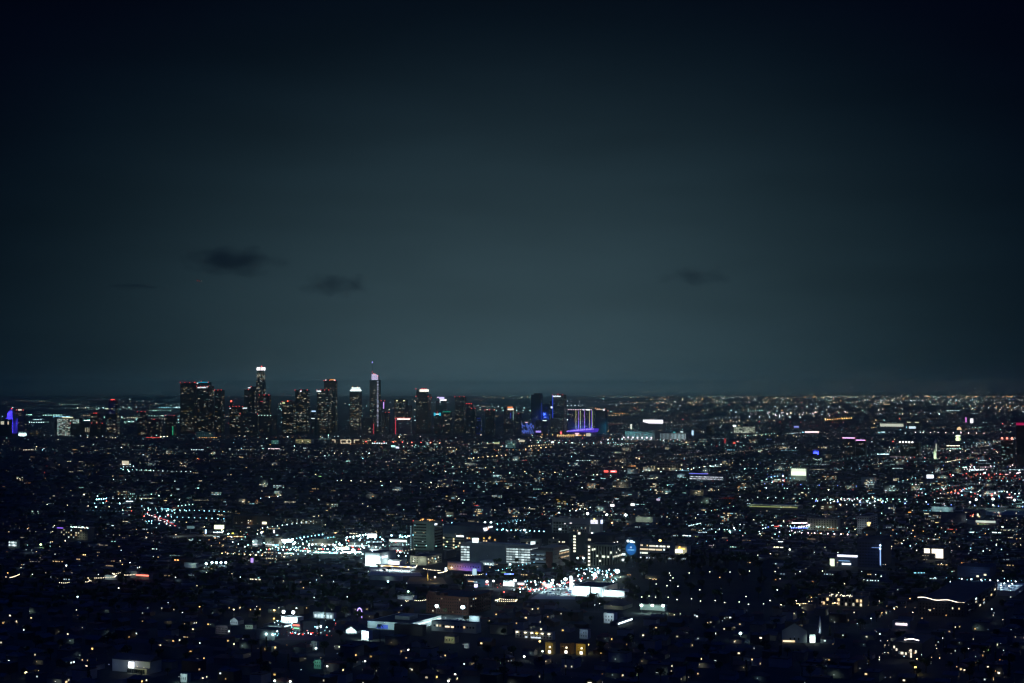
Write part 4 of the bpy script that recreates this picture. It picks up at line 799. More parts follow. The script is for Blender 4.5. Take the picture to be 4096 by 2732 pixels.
# overpass
X, Y = G(815, 2160); e = empty('overpass', (X, Y, 0), -ANG+.75, 'grey concrete overpass with a low parapet at left', 'bridge')
q = MB(); q.box(-60, 60, 0, 14, 5.5, 6.6); q.build('deck', CONC, e); q = MB(); q.box(-60, 60, -.3, -.02, 6.0, 7.6); q.build('parapet', CONC, e); q = MB(); q.box(-60, 60, 14.02, 14.3, 6.0, 7.6); q.build('parapet', CONC, e)
for i in range(5): boxo('pier', CONC, e, -50+i*24, -48+i*24, 4, 10, 0, 5.48)
lamp_light('street_light', e, (10, -6, 12), 2600, (1,.85,.6), .5); lamp_light('street_light', e, (-40, -6, 12), 1600, (1,.9,.7), .5)
mark(815, 2150, 'the grey overpass')
b = B('brick_block', 'brown brick block left above the overpass', 'apartments', 934, 1010, 1030, 2066, 2100, BROWNW); dark_grid(b, 'f', 8, 3, .05, .95, .1, .9, .3, .4, p_lit=.08); lamp_light('wall_light', b.e, (-b.w*.1, -6, 3), 900, (1,.6,.3), .5)
b = B('flat_block', 'dark flat block with glowing cream ground bays, left', 'building', 1000, 1080, 1100, 2068, 2100, surf('tan', (.24,.2,.15), .8, .1, .2))
for x in (.2,.72): lit(b, 'f', x, .22, b.w*.22, b.h*.3, (1,.9,.65), 1.7)
b = B('long_block', 'long dim apartment range with many warm window rows', 'apartments', 1130, 1290, 1310, 2078, 2100, surf('tan2', (.25,.23,.17), .8, .1, .2)); dark_grid(b, 'f', 26, 3, .02, .98, .1, .9, .5, .4, p_lit=.3, seed=3, k=.9)
# left apartment
b = B('apartment_block', 'apartment block with a string lit roof terrace at left', 'apartments', 228, 352, 378, 2116, 2160, surf('tan3', (.34,.31,.25), .8, .1, .2)); dark_grid(b, 'f', 12, 4, .03, .97, .08, .92, .35, .5, p_lit=.28, seed=5)
for i in range(24): beacons(b, [(-b.w*(.64-i*.026), rnd.uniform(0, 8), b.h)], rnd.choice([MINT, WHITE, (1,.8,.6)]), 3.5, .75, rnd.uniform(1,3))
bar(b, 'violet_strip', emis((.35,.15,1), 1.4), 'f', -b.w, -b.w*.8, b.h-.8, b.h+.4); lamp_light('terrace_light', b.e, (-b.w*.3, 3, b.h+5), 700, (.6,1,.8), .5); lamp_light('wall_light', b.e, (-b.w*.2, -7, 6), 700, (1,.95,.7), .5)
mark(300, 2135, 'the string lit terrace block')
b = B('glass_pavilion', 'small white lit glass building at the far left edge', 'building', 35, 68, 78, 2163, 2190, GREYW)
for i in range(6):
    for j in range(2): lit(b, 'f', .08+i*.16, .3+j*.4, 2.2, 2.6, (.8,1,1), rnd.choice([.5,1.2,1.8]))
lamp_light('yard_light', b.e, (6, -12, 6), 1200, (.7,1,.9), .5); mark(55, 2178, 'the white lit glass building')
b = B('hotel_block', 'bright cream building with six lit window columns, upper left', 'building', 487, 516, 524, 1843, 1861, PALE); dark_grid(b, 'f', 6, 3, .03, .97, .05, .95, .7, .8, mat=emis(CREAM, 1.3), seed=1); mark(505, 1852, 'the bright six column block')
# brick apartment house and lot
b = B('brick_apartments', 'large dark brick apartment house behind two bright lot lamps', 'apartments', 1705, 1875, 1965, 2391, 2462, BRICK); dark_grid(b, 'f', 18, 5, .03, .97, .05, .95, .28, .4, p_lit=.07, seed=21, k=1.3, first=90); dark_grid(b, 'r', 9, 5, .05, .95, .05, .95, .28, .4, p_lit=.06, seed=22, first=45)
q = MB(); q.box(-b.w, -b.w*.8, 3, 12, b.h+.36, b.h+4); q.box(-b.w*.7, -b.w*.6, 3, 12, b.h+.36, b.h+3); q.build('roof_house', BRICK, b.e)
wash(b, .10, (1,.9,.85), d=24); mark(1800, 2425, 'the brick apartment house')
# warehouse
b = B('warehouse', 'long white warehouse with a black flat roof and lit right side', 'warehouse', 1470, 1640, 1765, 2497, 2524, surf('warehouse_white', (.62,.64,.64), .75, .06, .2))
q = MB(); q.box(-b.w*.62, -b.w*.28, b.d*.35, b.d*.62, b.h+.36, b.h+4.2); q.build('roof_monitor', CONC, b.e)
lit(b, 'f', .36, .38, 13, 4.2, (.02,.06,.55), .5, .3); bar(b, 'lit_canopy', emis((.8,1,1), 1.5), 'r', b.d*.15, b.d*.98, b.h*.62, b.h*.72, .8)
for x, p_ in ((-.9, 1700), (-.5, 1500), (-.15, 1200)): lamp_light('wall_light', b.e, (b.w*x, -9, 8), p_*1.6, (.7,.95,1), .6)
for y in (.15,.4,.65,.9): lamp_light('wall_light', b.e, (9, b.d*y, 6), 4200, (.85,1,1), .6)
mark(1600, 2500, 'the long white warehouse')
b = B('flat_house', 'black flat roofed block before the lit end of the warehouse', 'building', 1576, 1690, 1705, 2506, 2545, surf('dark_wall', (.10,.10,.10), .9, .1, .2))
b = B('garden_apartments', 'long low apartments with pale walls right of the warehouse', 'apartments', 1726, 1905, 1925, 2497, 2535, PALE); dark_grid(b, 'f', 14, 1, .03, .97, .4, .8, .5, .5, p_lit=.2, seed=4)
for x, z in ((.34,.55),(.38,.55),(.47,.55)): lit(b, 'f', x, z, 3, 1.6, (1,.8,.55), 1.6)
lamp_light('wall_light', b.e, (-b.w*.98, -7, 6), 420, (.8,1,1), .5)
b = B('corner_house', 'small white house blazing under a lot lamp, right of the lot', 'house', 1877, 1918, 1925, 2468, 2492, WHITEP); lamp_light('porch_light', b.e, (-b.w*.5, -6, 5), 2600, (.75,.95,1), .5)
# motel like gas/diner cluster left
b = B('diner', 'blazing white flat roofed diner under two floodlights, lower left centre', 'restaurant', 1125, 1190, 1214, 2474, 2498, WHITEP)
for x in (-.8,-.2): lamp_light('floodlight', b.e, (b.w*x, -7, 9), 12000, (.8,.95,1), .8); beacons(b, [(b.w*x, -2, 13)], (.85,.95,1), 9, 1.9, 0)
dark_grid(b, 'f', 2, 1, .3, .5, .2, .6, .4, .7); mark(1160, 2485, 'the floodlit white diner')
b = B('service_shop', 'service shop with cyan white strip lit canopies', 'shop', 1052, 1130, 1165, 2505, 2524, GREYW); bar(b, 'lit_canopy', emis((.6,.95,1), 2.2), 'f', -b.w*.7, -b.w*.1, b.h*.6, b.h*.8); bar(b, 'lit_canopy', emis((.7,.95,1), 2.0), 'r', b.d*.2, b.d*.9, b.h*.75, b.h*.95)
b = B('taqueria', 'small restaurant with red and green neon over its forecourt', 'restaurant', 1172, 1200, 1210, 2498, 2530, GREYW); bar(b, 'neon', emis((1,.15,.1), 2.4), 'f', -b.w, -b.w*.1, b.h*.8, b.h*.96); lit(b, 'f', .5, .5, b.w*.8, 1, (.3,1,.5), 1.4); lamp_light('forecourt_light', b.e, (0, -12, 5), 1800, (.8,.95,1), .5)
b = B('car_wash', 'dark shed with a white lit open bay facing right', 'shop', 1200, 1262, 1300, 2490, 2530, surf('navy', (.05,.07,.12), .8, .1, .2)); bar(b, 'lit_bay', emis((.8,.95,1), 1.8), 'r', b.d*.1, b.d*.6, b.h*.35, b.h*.6); lamp_light('bay_light', b.e, (8, b.d*.4, 4), 1200, (.8,.95,1), .5)
b = B('gallery', 'white shop row with glowing windows behind the dark shed', 'shop', 1252, 1335, 1345, 2456, 2477, WHITEP); dark_grid(b, 'f', 6, 1, .05, .95, .1, .8, .6, .8, mat=emis((.75,.95,1), 1.2)); lamp_light('shop_light', b.e, (-b.w*.5, -7, 5), 1500, (.75,.95,1), .5)
b = B('garage_shed', 'plain grey shed with two cyan wall lamps, lower left centre', 'shed', 1024, 1100, 1145, 2524, 2560, GREYW)
for x in (-.45,-.1): beacons(b, [(b.w*x, -.6, b.h*.6)], (.7,1,.95), 6, 1.1, 0); lamp_light('wall_light', b.e, (b.w*x, -3, b.h*.6), 480, (.7,1,.95), .4)
# white gabled houses
for (lab, u0, us, u1, vt, vb, m_, rf, p_, c) in [
 ('white gabled house glowing brightly right of centre left', 1383, 1426, 1470, 2524, 2534, WHITEP, 'gablefront', 9000, (.85,.97,1)),
 ('white box house lit blindingly from the front', 1446, 1474, 1490, 2528, 2562, WHITEP, 'flat', 12000, (.9,.98,1)),
 ('pale gabled villa under a bluish yard lamp, left', 921, 952, 975, 2483, 2500, PALE, 'gablefront', 1500, (.7,.85,1)),
 ('pale hipped bungalow with green lawn light, left', 982, 1012, 1026, 2501, 2516, PALE, 'hip', 1100, (.75,1,.8)),
 ('three storey white house lit on its left wall, right centre', 2415, 2456, 2470, 2457, 2494, WHITEP, 'flat', 1800, (.82,.9,1)),
 ('pale blue house wall half hidden by trees, right centre', 2318, 2352, 2362, 2522, 2556, PALE, 'flat', 700, (.55,.7,1)),
 ('small white shed glowing beside the pale gabled villa', 1245, 1268, 1276, 2570, 2600, PALE, 'flat', 500, (.8,.95,1)),
 ('green porch lit cottage, lower left centre', 1256, 1284, 1296, 2640, 2676, PALE, 'gable', 900, (.3,1,.65)),
 ('cream cottage under a warm lamp, lower centre', 1778, 1818, 1836, 2548, 2574, surf('cream3', (.6,.55,.36), .8, .1, .2), 'hip', 800, (1,.95,.6)),
 ('half timbered cottage with bright white wall, lower centre', 1856, 1874, 1880, 2574, 2594, WHITEP, 'gable', 900, (.95,1,.95)),
 ('white garage catching a small light, bottom edge left of centre', 722, 748, 762, 2700, 2730, PALE, 'flat', 2400, (.75,.95,1)),
 ('first amber lit stucco house of three, bottom centre', 2181, 2212, 2222, 2574, 2618, surf('ochre', (.45,.36,.16), .8, .1, .2), 'flat', 950, (1,.6,.12)),
 ('dim middle house of the three amber row houses', 2240, 2284, 2298, 2578, 2618, BROWNW, 'flat', 160, (1,.6,.2)),
 ('third amber lit stucco house of three, nearest the street lamp', 2304, 2342, 2354, 2580, 2622, surf('ochre2', (.5,.38,.14), .8, .1, .2), 'flat', 1300, (1,.6,.1))]:
    b = B('house', lab, 'house', u0, us, u1, vt, vb, m_, roof=rf, group='named houses'); lamp_light('yard_light', b.e, (-b.w*.45, -7.5, b.h*.7+1), p_, c, .5); dark_grid(b, 'f', 3, 1 if b.h < 8 else 2, .1, .9, .15, .9, .3, .45)
    if 'row houses' in lab or 'stucco' in lab: lit(b, 'f', .60, .66, 1.8, 1.6, CREAM, 2); lit(b, 'f', .55, .22, 2.6, 2.6, (1,.97,.85), 2.6)
    if 'gable' == rf and 'glowing brightly' in lab:
        pass
mark(1402, 2520, 'the white gabled house'); mark(950, 2490, 'the pale gabled villa'); mark(2440, 2475, 'the tall white house'); mark(2266, 2600, 'the amber row houses'); mark(1270, 2660, 'the green porch cottage')
b = B('apartments', 'plain apartment block with many tiny dark windows, left centre', 'apartments', 862, 912, 924, 2508, 2538, surf('rose_wall', (.36,.28,.27), .8, .1, .2)); dark_grid(b, 'f', 8, 3, .05, .95, .08, .95, .4, .5); lamp_light('wall_light', b.e, (-b.w*.2, -7, 6), 520, (.9,.95,1), .5); lit(b, 'r', .3, .4, 1.2, 1.6, WHITE, 2.4)
# motel
b = B('motel', 'two storey motel with a row of porch lamps under the eaves', 'motel', 2060, 2212, 2220, 2532, 2560, PALE); dark_grid(b, 'f', 12, 2, .03, .97, .08, .9, .4, .6)
for i, x in enumerate((.06,.28,.45,.58,.72,.9)): lit(b, 'f', x, .80, 2.6, .8, AMBER if i == 3 else CREAM, 2.6, .9); lamp_light('porch_light', b.e, (-b.w*(1-x), -1.6, b.h*.78), 60, (1,.95,.8), .2)
for x in (.3,.45,.5,.56,.62,.66): lit(b, 'f', x, .18, 2.0, 1.2, (.8,.9,1), 1.2, .5)
mark(2140, 2545, 'the motel with porch lamps')
# supermarket
b = B('supermarket', 'white supermarket blazing beside its car lot', 'shop', 2287, 2408, 2470, 2352, 2388, WHITEP)
for x, p_ in ((-.93, 16000), (-.6, 16000), (-.25, 12000)): lamp_light('floodlight', b.e, (b.w*x, -10, 8), p_, (.85,.97,1), .8)
for x in (.2,.7): lamp_light('floodlight', b.e, (9, b.d*x, 7), 900, (1,.8,.6), .8)
b = B('drugstore', 'low white strip shop with lit front, right end of the supermarket', 'shop', 2408, 2500, 2516, 2366, 2390, WHITEP); lit(b, 'f', .5, .5, b.w*.9, b.h*.5, (.85,1,1), 2.0, .5)
for x in (-.8,-.4): lamp_light('shop_light', b.e, (b.w*x, -8, 6), 6000, (.85,.97,1), .6)
boxo('pylon', emis((.9,.97,1), 2.6), empty('pylon_sign', (*G(2284, 2358), 0), 0, 'tall glowing white pylon at the supermarket corner', 'sign'), -1.6, 1.6, -1, 1, 0, 17)
mark(2350, 2370, 'the blazing white supermarket')
b = B('diner', 'blazing white roadside diner left of the supermarket lot', 'restaurant', 2012, 2058, 2068, 2328, 2346, WHITEP); lit(b, 'f', .5, .4, b.w*.92, b.h*.6, (.92,1,1), 3, .4); lamp_light('floodlight', b.e, (-b.w*.5, -6, 7), 5000, (.88,1,1), .8)
b = B('snack_shop', 'bright little shop with orange strip between diner and lot', 'shop', 2070, 2098, 2106, 2330, 2342, WHITEP); lit(b, 'f', .5, .5, b.w*.9, 2, (1,.95,.95), 2.6, .4)
b = B('kiosk', 'small red and white lit stand in the supermarket lot', 'shop', 2168, 2208, 2214, 2335, 2350, WHITEP); bar(b, 'neon', emis((1,.25,.15), 2.6), 'f', -b.w, -b.w*.6, b.h*.6, b.h*.9); lit(b, 'f', .65, .5, b.w*.6, 3, WHITE, 3, .4)
mark(2040, 2336, 'the roadside diner')
b = B('teal_building', 'blue lit two storey office with a square pole sign', 'office', 1866, 1958, 1968, 2320, 2350, surf('teal_wall', (.16,.22,.26), .8, .1, .2)); bands(b, 2, 'f', .05, .6, .1, .9, frac=.35); lit(b, 'f', .2, .70, 9, 1, (1,.6,.35), 1.2)
lamp_light('wall_light', b.e, (-b.w*.3, -8, 5), 800, (.2,.6,1), .5)
b = B('long_shed', 'long pale low shed with small white wall lamp, centre left', 'shed', 1480, 1600, 1612, 2310, 2325, PALE); lamp_light('wall_light', b.e, (-b.w*.4, -5, 4), 260, (.8,1,1), .5)
b = B('white_hall', 'low white hall with a lit wall, above the long warehouse', 'hall', 1590, 1652, 1668, 2388, 2400, WHITEP); lamp_light('wall_light', b.e, (-b.w*.5, -6, 5), 1300, (.9,1,.9), .5)
b = B('bungalow_court', 'pale long bungalow between dark trees, right of the supermarket', 'house', 2415, 2492, 2530, 2425, 2440, surf('cream4', (.5,.47,.36), .8, .1, .2), roof='hip'); lamp_light('wall_light', b.e, (-b.w*.5, -7, 5), 420, (1,.97,.7), .5)
b = B('white_hall', 'floodlit white hall with three lot lamps, right of the supermarket', 'hall', 2560, 2660, 2668, 2426, 2444, WHITEP); 
for x in (-.9,-.5,-.1): lamp_light('floodlight', b.e, (b.w*x, -9, 8), 1500, (.7,1,.8), .5)
mark(2610, 2430, 'the floodlit white hall')
b = B('blue_strip_shop', 'shop with one slanting bright white light strip, right centre', 'shop', 2440, 2472, 2528, 2492, 2506, surf('navy2', (.08,.10,.16), .8, .1, .2)); bar(b, 'light_strip', emis((.85,.97,1), 2.4), 'r', 0, b.d, b.h*.55, b.h*.95, .6)
b = B('lodge', 'small cream lodge on the dark park hill', 'house', 2581, 2630, 2640, 2306, 2333, surf('cream5', (.42,.38,.26), .8, .1, .2)); dark_grid(b, 'f', 5, 1, .3, .8, .4, .8, .5, .6, p_lit=.3); lamp_light('wall_light', b.e, (-b.w*.6, -7, 5), 300, (1,.9,.5), .5)
mark(2608, 2320, 'the cream lodge on the park hill')
# church bottom left
b = B('mission_church', 'pale mission church hall with arcade and one blazing doorway', 'church', 449, 600, 646, 2648, 2696, surf('mission_wall', (.46,.47,.44), .8, .08, .2), roof='gable')
q = MB(); q.box(-b.w*.5, .2, -5.2, -.05, 0, 5); q.build('arcade', surf('mission_wall2', (.5,.46,.36), .8, .08, .2), b.e)
for i in range(8): boxo('arch_opening', GLASS, b.e, -b.w*(.48-i*.058)-1.2, -b.w*(.48-i*.058)+1.0, -5.35, -5.22, .6, 4.2)
boxo('doorway', emis((.85,.9,1), 3.0), b.e, -b.w*.46, -b.w*.32, -5.8, -5.4, 5.2, 10.5)
for x, p_, c in ((-.9, 420, (.5,.6,1)), (-.4, 1300, (.85,.9,1)), (-.15, 520, (1,.9,.5)), (.02, 420, (1,.9,.5))): lamp_light('wall_light', b.e, (b.w*x, -10, 7), p_, c, .5)
mark(545, 2665, 'the mission church')
b = B('mission_hall', 'grey gabled mission style hall with a round window, lower right', 'church', 3128, 3228, 3262, 2524, 2572, surf('mission_wall3', (.42,.42,.42), .8, .08, .2), roof='gablefront', a=math.radians(8)); dark_grid(b, 'f', 3, 1, .25, .75, .2, .45, .35, .7)
lamp_light('wall_light', b.e, (-b.w*.5, -14, 8), 380, (.7,.85,1), .5); lit(b, 'f', .2, .12, 9, 1.6, (1,.8,.5), 1.5); lit(b, 'f', .45, .12, 3, 1.6, (1,.75,.4), 1.3)
b = B('church_annex', 'small annex with a blazing green white arched doorway', 'church', 3238, 3262, 3270, 2542, 2572, WHITEP, roof='flat', a=math.radians(8)); lit(b, 'f', .5, .45, b.w*.8, b.h*.75, (.9,1,.85), 3, .4); lamp_light('door_light', b.e, (-b.w*.5, -5, 6), 1800, (.85,1,.85), .4)
X, Y = G(3280, 2532); e = empty('steeple', (X, Y, 0), 0, 'slender white steeple standing beside the mission style hall', 'steeple'); q = MB(); q.cyl(0, 0, 1.5, 1.2, 0, zat(2480, Y), 6); q.cyl(0, 0, 1.0, .1, zat(2480, Y)+.01, zat(2462, Y), 6); q.build('shaft', WHITEP, e); lamp_light('floodlight', e, (-4, -8, 4), 1500, (.85,.9,1), .4)
mark(3190, 2540, 'the grey mission style hall'); mark(3280, 2500, 'the slender white steeple')
# lower right terraces
b = B('terrace_apartments', 'modern apartments with string lit roof terraces, lower right', 'apartments', 3270, 3455, 3475, 2395, 2430, surf('tan6', (.30,.27,.22), .8, .1, .2)); dark_grid(b, 'f', 12, 2, .02, .98, .05, .95, .5, .7, p_lit=.25, seed=9, cols=(WARM, CREAM), k=1.2)
for i in range(26): beacons(b, [(-b.w*rnd.uniform(.25,.75), rnd.uniform(0, 12), b.h)], rnd.choice([(1,.85,.6), CREAM]), 3.6, .42, rnd.uniform(.8,3))
lamp_light('terrace_light', b.e, (-b.w*.75, 4, b.h+4), 500, (1,.85,.6), .5); mark(3360, 2400, 'the terrace apartments')
b = B('terrace_apartments', 'wide apartments under a long wavy chain of white bulbs', 'apartments', 3672, 3860, 3990, 2414, 2470, surf('tan7', (.14,.13,.13), .8, .1, .2)); dark_grid(b, 'f', 14, 4, .02, .98, .05, .95, .35, .5, p_lit=.14, seed=10, k=1.1); dark_grid(b, 'r', 8, 4, .02, .98, .05, .95, .35, .5, p_lit=.12, seed=11)
for i in range(56): beacons(b, [(-b.w*(1-i/56), 1, b.h)], (1,.85,.68), 2.4, .5, 4+.8*math.sin(i*.22)-i*.055)
mark(3770, 2410, 'the wavy chain of bulbs')
b = B('apartment_block', 'white walled block with lit arcade row, lower right', 'apartments', 3570, 3630, 3640, 2490, 2518, PALE); 
for i in range(5): lit(b, 'f', .3+i*.15, .7, 2.8, 2.2, (1,.85,.95), 1.7)
b = B('apartment_block', 'party lit block with starry string lights, bottom right', 'apartments', 3570, 3690, 3740, 2576, 2640, surf('tan8', (.2,.18,.17), .8, .1, .2))
for i in range(22): beacons(b, [(-b.w*(.6-i*.022), 2, b.h)], (1,.85,.8), 4, .45, 4-abs(11-i)*.12)
for x, z in ((.14,.55),(.3,.35),(.34,.35),(.45,.33),(.62,.55),(.62,.35),(.62,.18),(.78,.5),(.06,.7)): lit(b, 'f', x, z, 1.4, 2.2, (1,.9,.7), 1.3)
lamp_light('terrace_light', b.e, (-b.w*.6, 3, b.h+4), 600, (1,.92,.8), .5); mark(3640, 2570, 'the starry string lit block')
# bright parking deck right
b = B('parking_structure', 'wide parking deck striped with white lamp light, right edge', 'parking garage', 3800, 4060, 4104, 2366, 2386, surf('deck2', (.40,.43,.46), .8, .1, .1)); 
boxo('deck', surf('deck_pale', (.42,.45,.48), .8, .1, .1), b.e, -b.w+.4, -.4, .4, b.d-.4, b.h+.36, b.h+.45)
for x in (.05,.2,.36,.5,.62,.78,.9):
    for y in (5, 30, 58): beacons(b, [(-b.w*(1-x), y, b.h)], (.85,.93,1), 7, .7, 6); lamp_light('deck_light', b.e, (-b.w*(1-x)+1, y+1, b.h+5), 2600, (.75,.88,1), .4); boxo('lamp_post', METAL, b.e, -b.w*(1-x)-.1, -b.w*(1-x)+.1, y+.6, y+.8, b.h+.36, b.h+6)
mark(3940, 2345, 'the wide lamp lit parking deck')
b = B('office_block', 'navy office with blue lit rooms behind the lamp lit deck', 'office', 3830, 3960, 3985, 2272, 2312, surf('navy3', (.10,.14,.22), .8, .1, .2)); bands(b, 3, 'f', .4, .95, .1, .9, frac=.5, mat=surf('frost', (.2,.24,.3), .6, .1, .1))
for x, z in ((.85,.3),(.62,.12)): lit(b, 'f', x, z, 3, 2, (1,.9,.6), 1.6)
lamp_light('floodlight', b.e, (-b.w*.4, -18, 14), 1500, (.3,.45,1), .5)
b = B('blue_building', 'dark building edged with icy blue light and white corner glow', 'building', 3430, 3524, 3566, 2164, 2272, surf('navy4', (.07,.09,.17), .8, .1, .2)); dark_grid(b, 'f', 14, 8, .04, .96, .05, .95, .4, .5, first=100)
bar(b, 'light_edge', emis((.35,.55,1), 1.3), 'f', -b.w*.04, 0, b.h*.1, b.h*.72, .6); bar(b, 'light_edge', emis((.3,.5,1), .6), 'f', -b.w*.4, -b.w*.04, b.h*.74, b.h*.76, .6)
beacons(b, [(-b.w*.02, -1.5, b.h*.72), (-.5, -1.5, b.h*.84)], (.6,.8,1), 4, 1.4, 0)
for x, z in ((-.05, .5), (-.5, .5)): lamp_light('floodlight', b.e, (b.w*x, -14, b.h*z), 350, (.15,.3,1), .6)
mark(3500, 2200, 'the icy blue edges')
b = B('pavilion', 'low pavilion under a slanted white glowing roof edge, right', 'building', 3350, 3440, 3462, 2226, 2266, surf('blue2', (.2,.28,.38), .8, .1, .2)); bar(b, 'light_edge', emis((.85,.85,1), 2.4), 'f', -b.w, 0, b.h-1.2, b.h+1.4, .7); bar(b, 'light_edge', emis((.5,.6,.6), .9), 'r', 0, b.d, b.h*.2, b.h+1.2, .5); lit(b, 'f', .4, .2, b.w*.4, 2.2, (.85,.95,1), 2.0, .5); lit(b, 'f', .3, .5, b.w*.5, 1.0, (.3,.6,1), .8, .5)
b = B('glass_block', 'block with two bright green white glazed stairs, left of pavilion', 'building', 3318, 3340, 3352, 2234, 2270, GREYW); lit(b, 'f', .5, .55, b.w*.8, b.h*.8, (.85,1,.7), 1.5, .4)
mark(3400, 2245, 'the slanted glowing pavilion')
b = B('lit_grid_block', 'dark block with a grid of warm white windows, right', 'building', 3695, 3775, 3800, 2194, 2240, surf('dark4', (.08,.08,.09), .8, .1, .2))
for c in range(10):
    for j in range(4):
        if (j < 2 or c > 5 or j == 2 and c > 7) and c not in (3,): lit(b, 'f', .07+c*.095, .84-j*.2, 2.6, 3.2, (1,.88,.72), 1.9, .4)
mark(3735, 2215, 'the grid of warm white windows')
b = B('apartments', 'pale boxy apartments with balconies, right plain', 'apartments', 3228, 3350, 3362, 2077, 2124, surf('cream7', (.46,.44,.34), .8, .1, .2)); dark_grid(b, 'f', 11, 5, .03, .97, .05, .95, .3, .6, p_lit=.05, seed=13); lamp_light('wall_light', b.e, (-b.w*1.0, -7, 6), 1500, (.7,.9,1), .5)
for x in (-.3,-.6): lamp_light('wall_light', b.e, (b.w*x, -12, 8), 900, (1,.95,.6), .5)
b = B('apartments', 'white square windowed apartments with a cream tower part, right', 'apartments', 3430, 3475, 3510, 2068, 2136, surf('white8', (.52,.53,.53), .8, .1, .2)); dark_grid(b, 'f', 6, 7, .04, .96, .04, .96, .5, .55, p_lit=.06, seed=14); dark_grid(b, 'r', 4, 7, .04, .96, .04, .96, .5, .55, p_lit=.06, seed=15)
for x in (-.3,-.8): lamp_light('wall_light', b.e, (b.w*x, -13, 14), 1000, (.8,.9,1), .5)
mark(3460, 2100, 'the square windowed apartments')
X, Y = G(3476, 2143); e = empty('lit_star_sign', (X, Y, 0), 0, 'golden lit figure sign on a triangular gable, right plain', 'sign'); q = MB(); q.side([(-14, 9), (14, 9), (0, 17)], 0, 6); q.build('gable', SHING[1], e); boxo('wall', BEIGE, e, -12, 12, 1, 5.5, 0, 8.9); link('figure', ball(emis((1,.75,.3), 2.4)), e, (0, 1, 20), (2.4,1,4)); link('figure_arm', ball(emis((1,.75,.3), 2.2)), e, (0, 1, 22), (4,1,1.2))
# sports field
X, Y = G(4010, 2052); fld = MB(); fld.box(-105, 75, -60, 70, .05, .12); o = fld.build('sports_field', surf('turf_pale', (.20,.26,.22), .9, .15, .05), None, (X, Y, 0), -.1); o['kind'] = 'structure'
KEEP.append((3918, 4096, 2030, 2066))
b = B('gym', 'long white lit wall of a gym left of the sports field', 'hall', 3725, 3812, 3822, 2030, 2048, WHITEP); 
for x in (-.8,-.3): lamp_light('wall_light', b.e, (b.w*x, -10, 7), 2400, (.65,1,1), .5)
b = B('gym', 'low hall with a bright white fascia below the sports field', 'hall', 3870, 3982, 3993, 2084, 2100, PALE); bar(b, 'fascia', emis((.85,1,.85), .75), 'f', -b.w*.7, 0, b.h*.5, b.h, .5); lamp_light('wall_light', b.e, (-b.w*.4, -7, 3), 900, (1,.7,.4), .5)
mark(3930, 2092, 'the bright fascia hall'); mark(4010, 2050, 'the lit sports field')
b = B('school_block', 'dark school block with a few lit rooms below the sports field', 'school', 3812, 3925, 3942, 2045, 2075, GREYW); dark_grid(b, 'f', 12, 2, .03, .97, .1, .9, .6, .5, p_lit=.1); lit(b, 'f', .88, .5, 3, 5, (.9,.95,.7), 1.5)
b = B('school_block', 'square pale block between the school and the fascia hall', 'school', 3765, 3865, 3872, 2055, 2092, surf('tan9', (.3,.28,.27), .8, .1, .2)); lamp_light('wall_light', b.e, (-b.w*.02, -8, 8), 500, (.9,.9,1), .5)
b = B('parking_structure', 'yellow lit low parking deck on the right plain', 'parking garage', 2996, 3190, 3212, 2026, 2040, CONC); bar(b, 'light_row', emis((.7,.78,.3), .4), 'f', -b.w, 0, b.h*.55, b.h*.8, .5)
boxo('deck', surf('deck_pale2', (.42,.42,.38), .8, .1, .1), b.e, -b.w+.4, -.4, .4, b.d-.4, b.h+.36, b.h+.45)
for i in range(6): lamp_light('deck_light', b.e, (-b.w*(.95-i*.18), 8, b.h+7), 2600, (.95,1,.45), .4)
mark(3100, 2033, 'the yellow lit parking deck')
b = B('round_hall', 'pale round walled hall among trees right of the sign tower', 'hall', 2542, 2612, 2622, 2070, 2090, PALE)
for x in (-.8,-.3): lamp_light('wall_light', b.e, (b.w*x, -8, 6), 1500, (.95,1,.7), .5)
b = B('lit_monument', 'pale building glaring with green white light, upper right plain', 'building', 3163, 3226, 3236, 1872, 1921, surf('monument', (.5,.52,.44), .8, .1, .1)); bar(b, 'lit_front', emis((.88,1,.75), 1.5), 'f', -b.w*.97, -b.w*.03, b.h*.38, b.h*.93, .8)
for i in range(9): bar(b, 'fin', surf('monument', (.5,.52,.44), .8, .1, .1), 'f', -b.w*(.95-i*.11), -b.w*(.93-i*.11), b.h*.7, b.h*.97, 1.6)
boxo('roof_house', CONC, b.e, -b.w*.9, -b.w*.66, 4, 14, b.h+.36, b.h+10); lamp_light('floodlight', b.e, (-b.w*.5, -24, 10), 9000, (.9,1,.8), 2)
mark(3198, 1890, 'the glaring pale building')
b = B('deck_building', 'long deck with a blue violet roof line and white dots', 'parking garage', 2757, 2895, 2905, 1898, 1924, GREYW); bar(b, 'neon_edge', emis((.2,.2,1), 1.3), 'f', -b.w, -b.w*.45, b.h, b.h+1.6)
for i in range(26):
    for j in range(2): lit(b, 'f', .03+i*.037, .25+j*.3, 2.4, 1.8, (.85,.88,1), rnd.choice([.5,1.2,1.8]), .5)
mark(2820, 1910, 'the blue violet edged deck')
b = B('red_sign_store', 'dark store under two red glowing roof signs', 'shop', 2416, 2466, 2472, 1886, 1902, GREYW); bar(b, 'sign', emis((1,.1,.08), 2.4), 'f', -b.w, -b.w*.66, b.h-3, b.h+2.5); bar(b, 'sign', emis((1,.1,.1), 2.4), 'f', -b.w*.5, 0, b.h-3, b.h+2.5); lit(b, 'f', .75, 1.02, b.w*.3, 2, (1,.8,.8), 2.4, 1.6); mark(2440, 1890, 'the red roof signs')
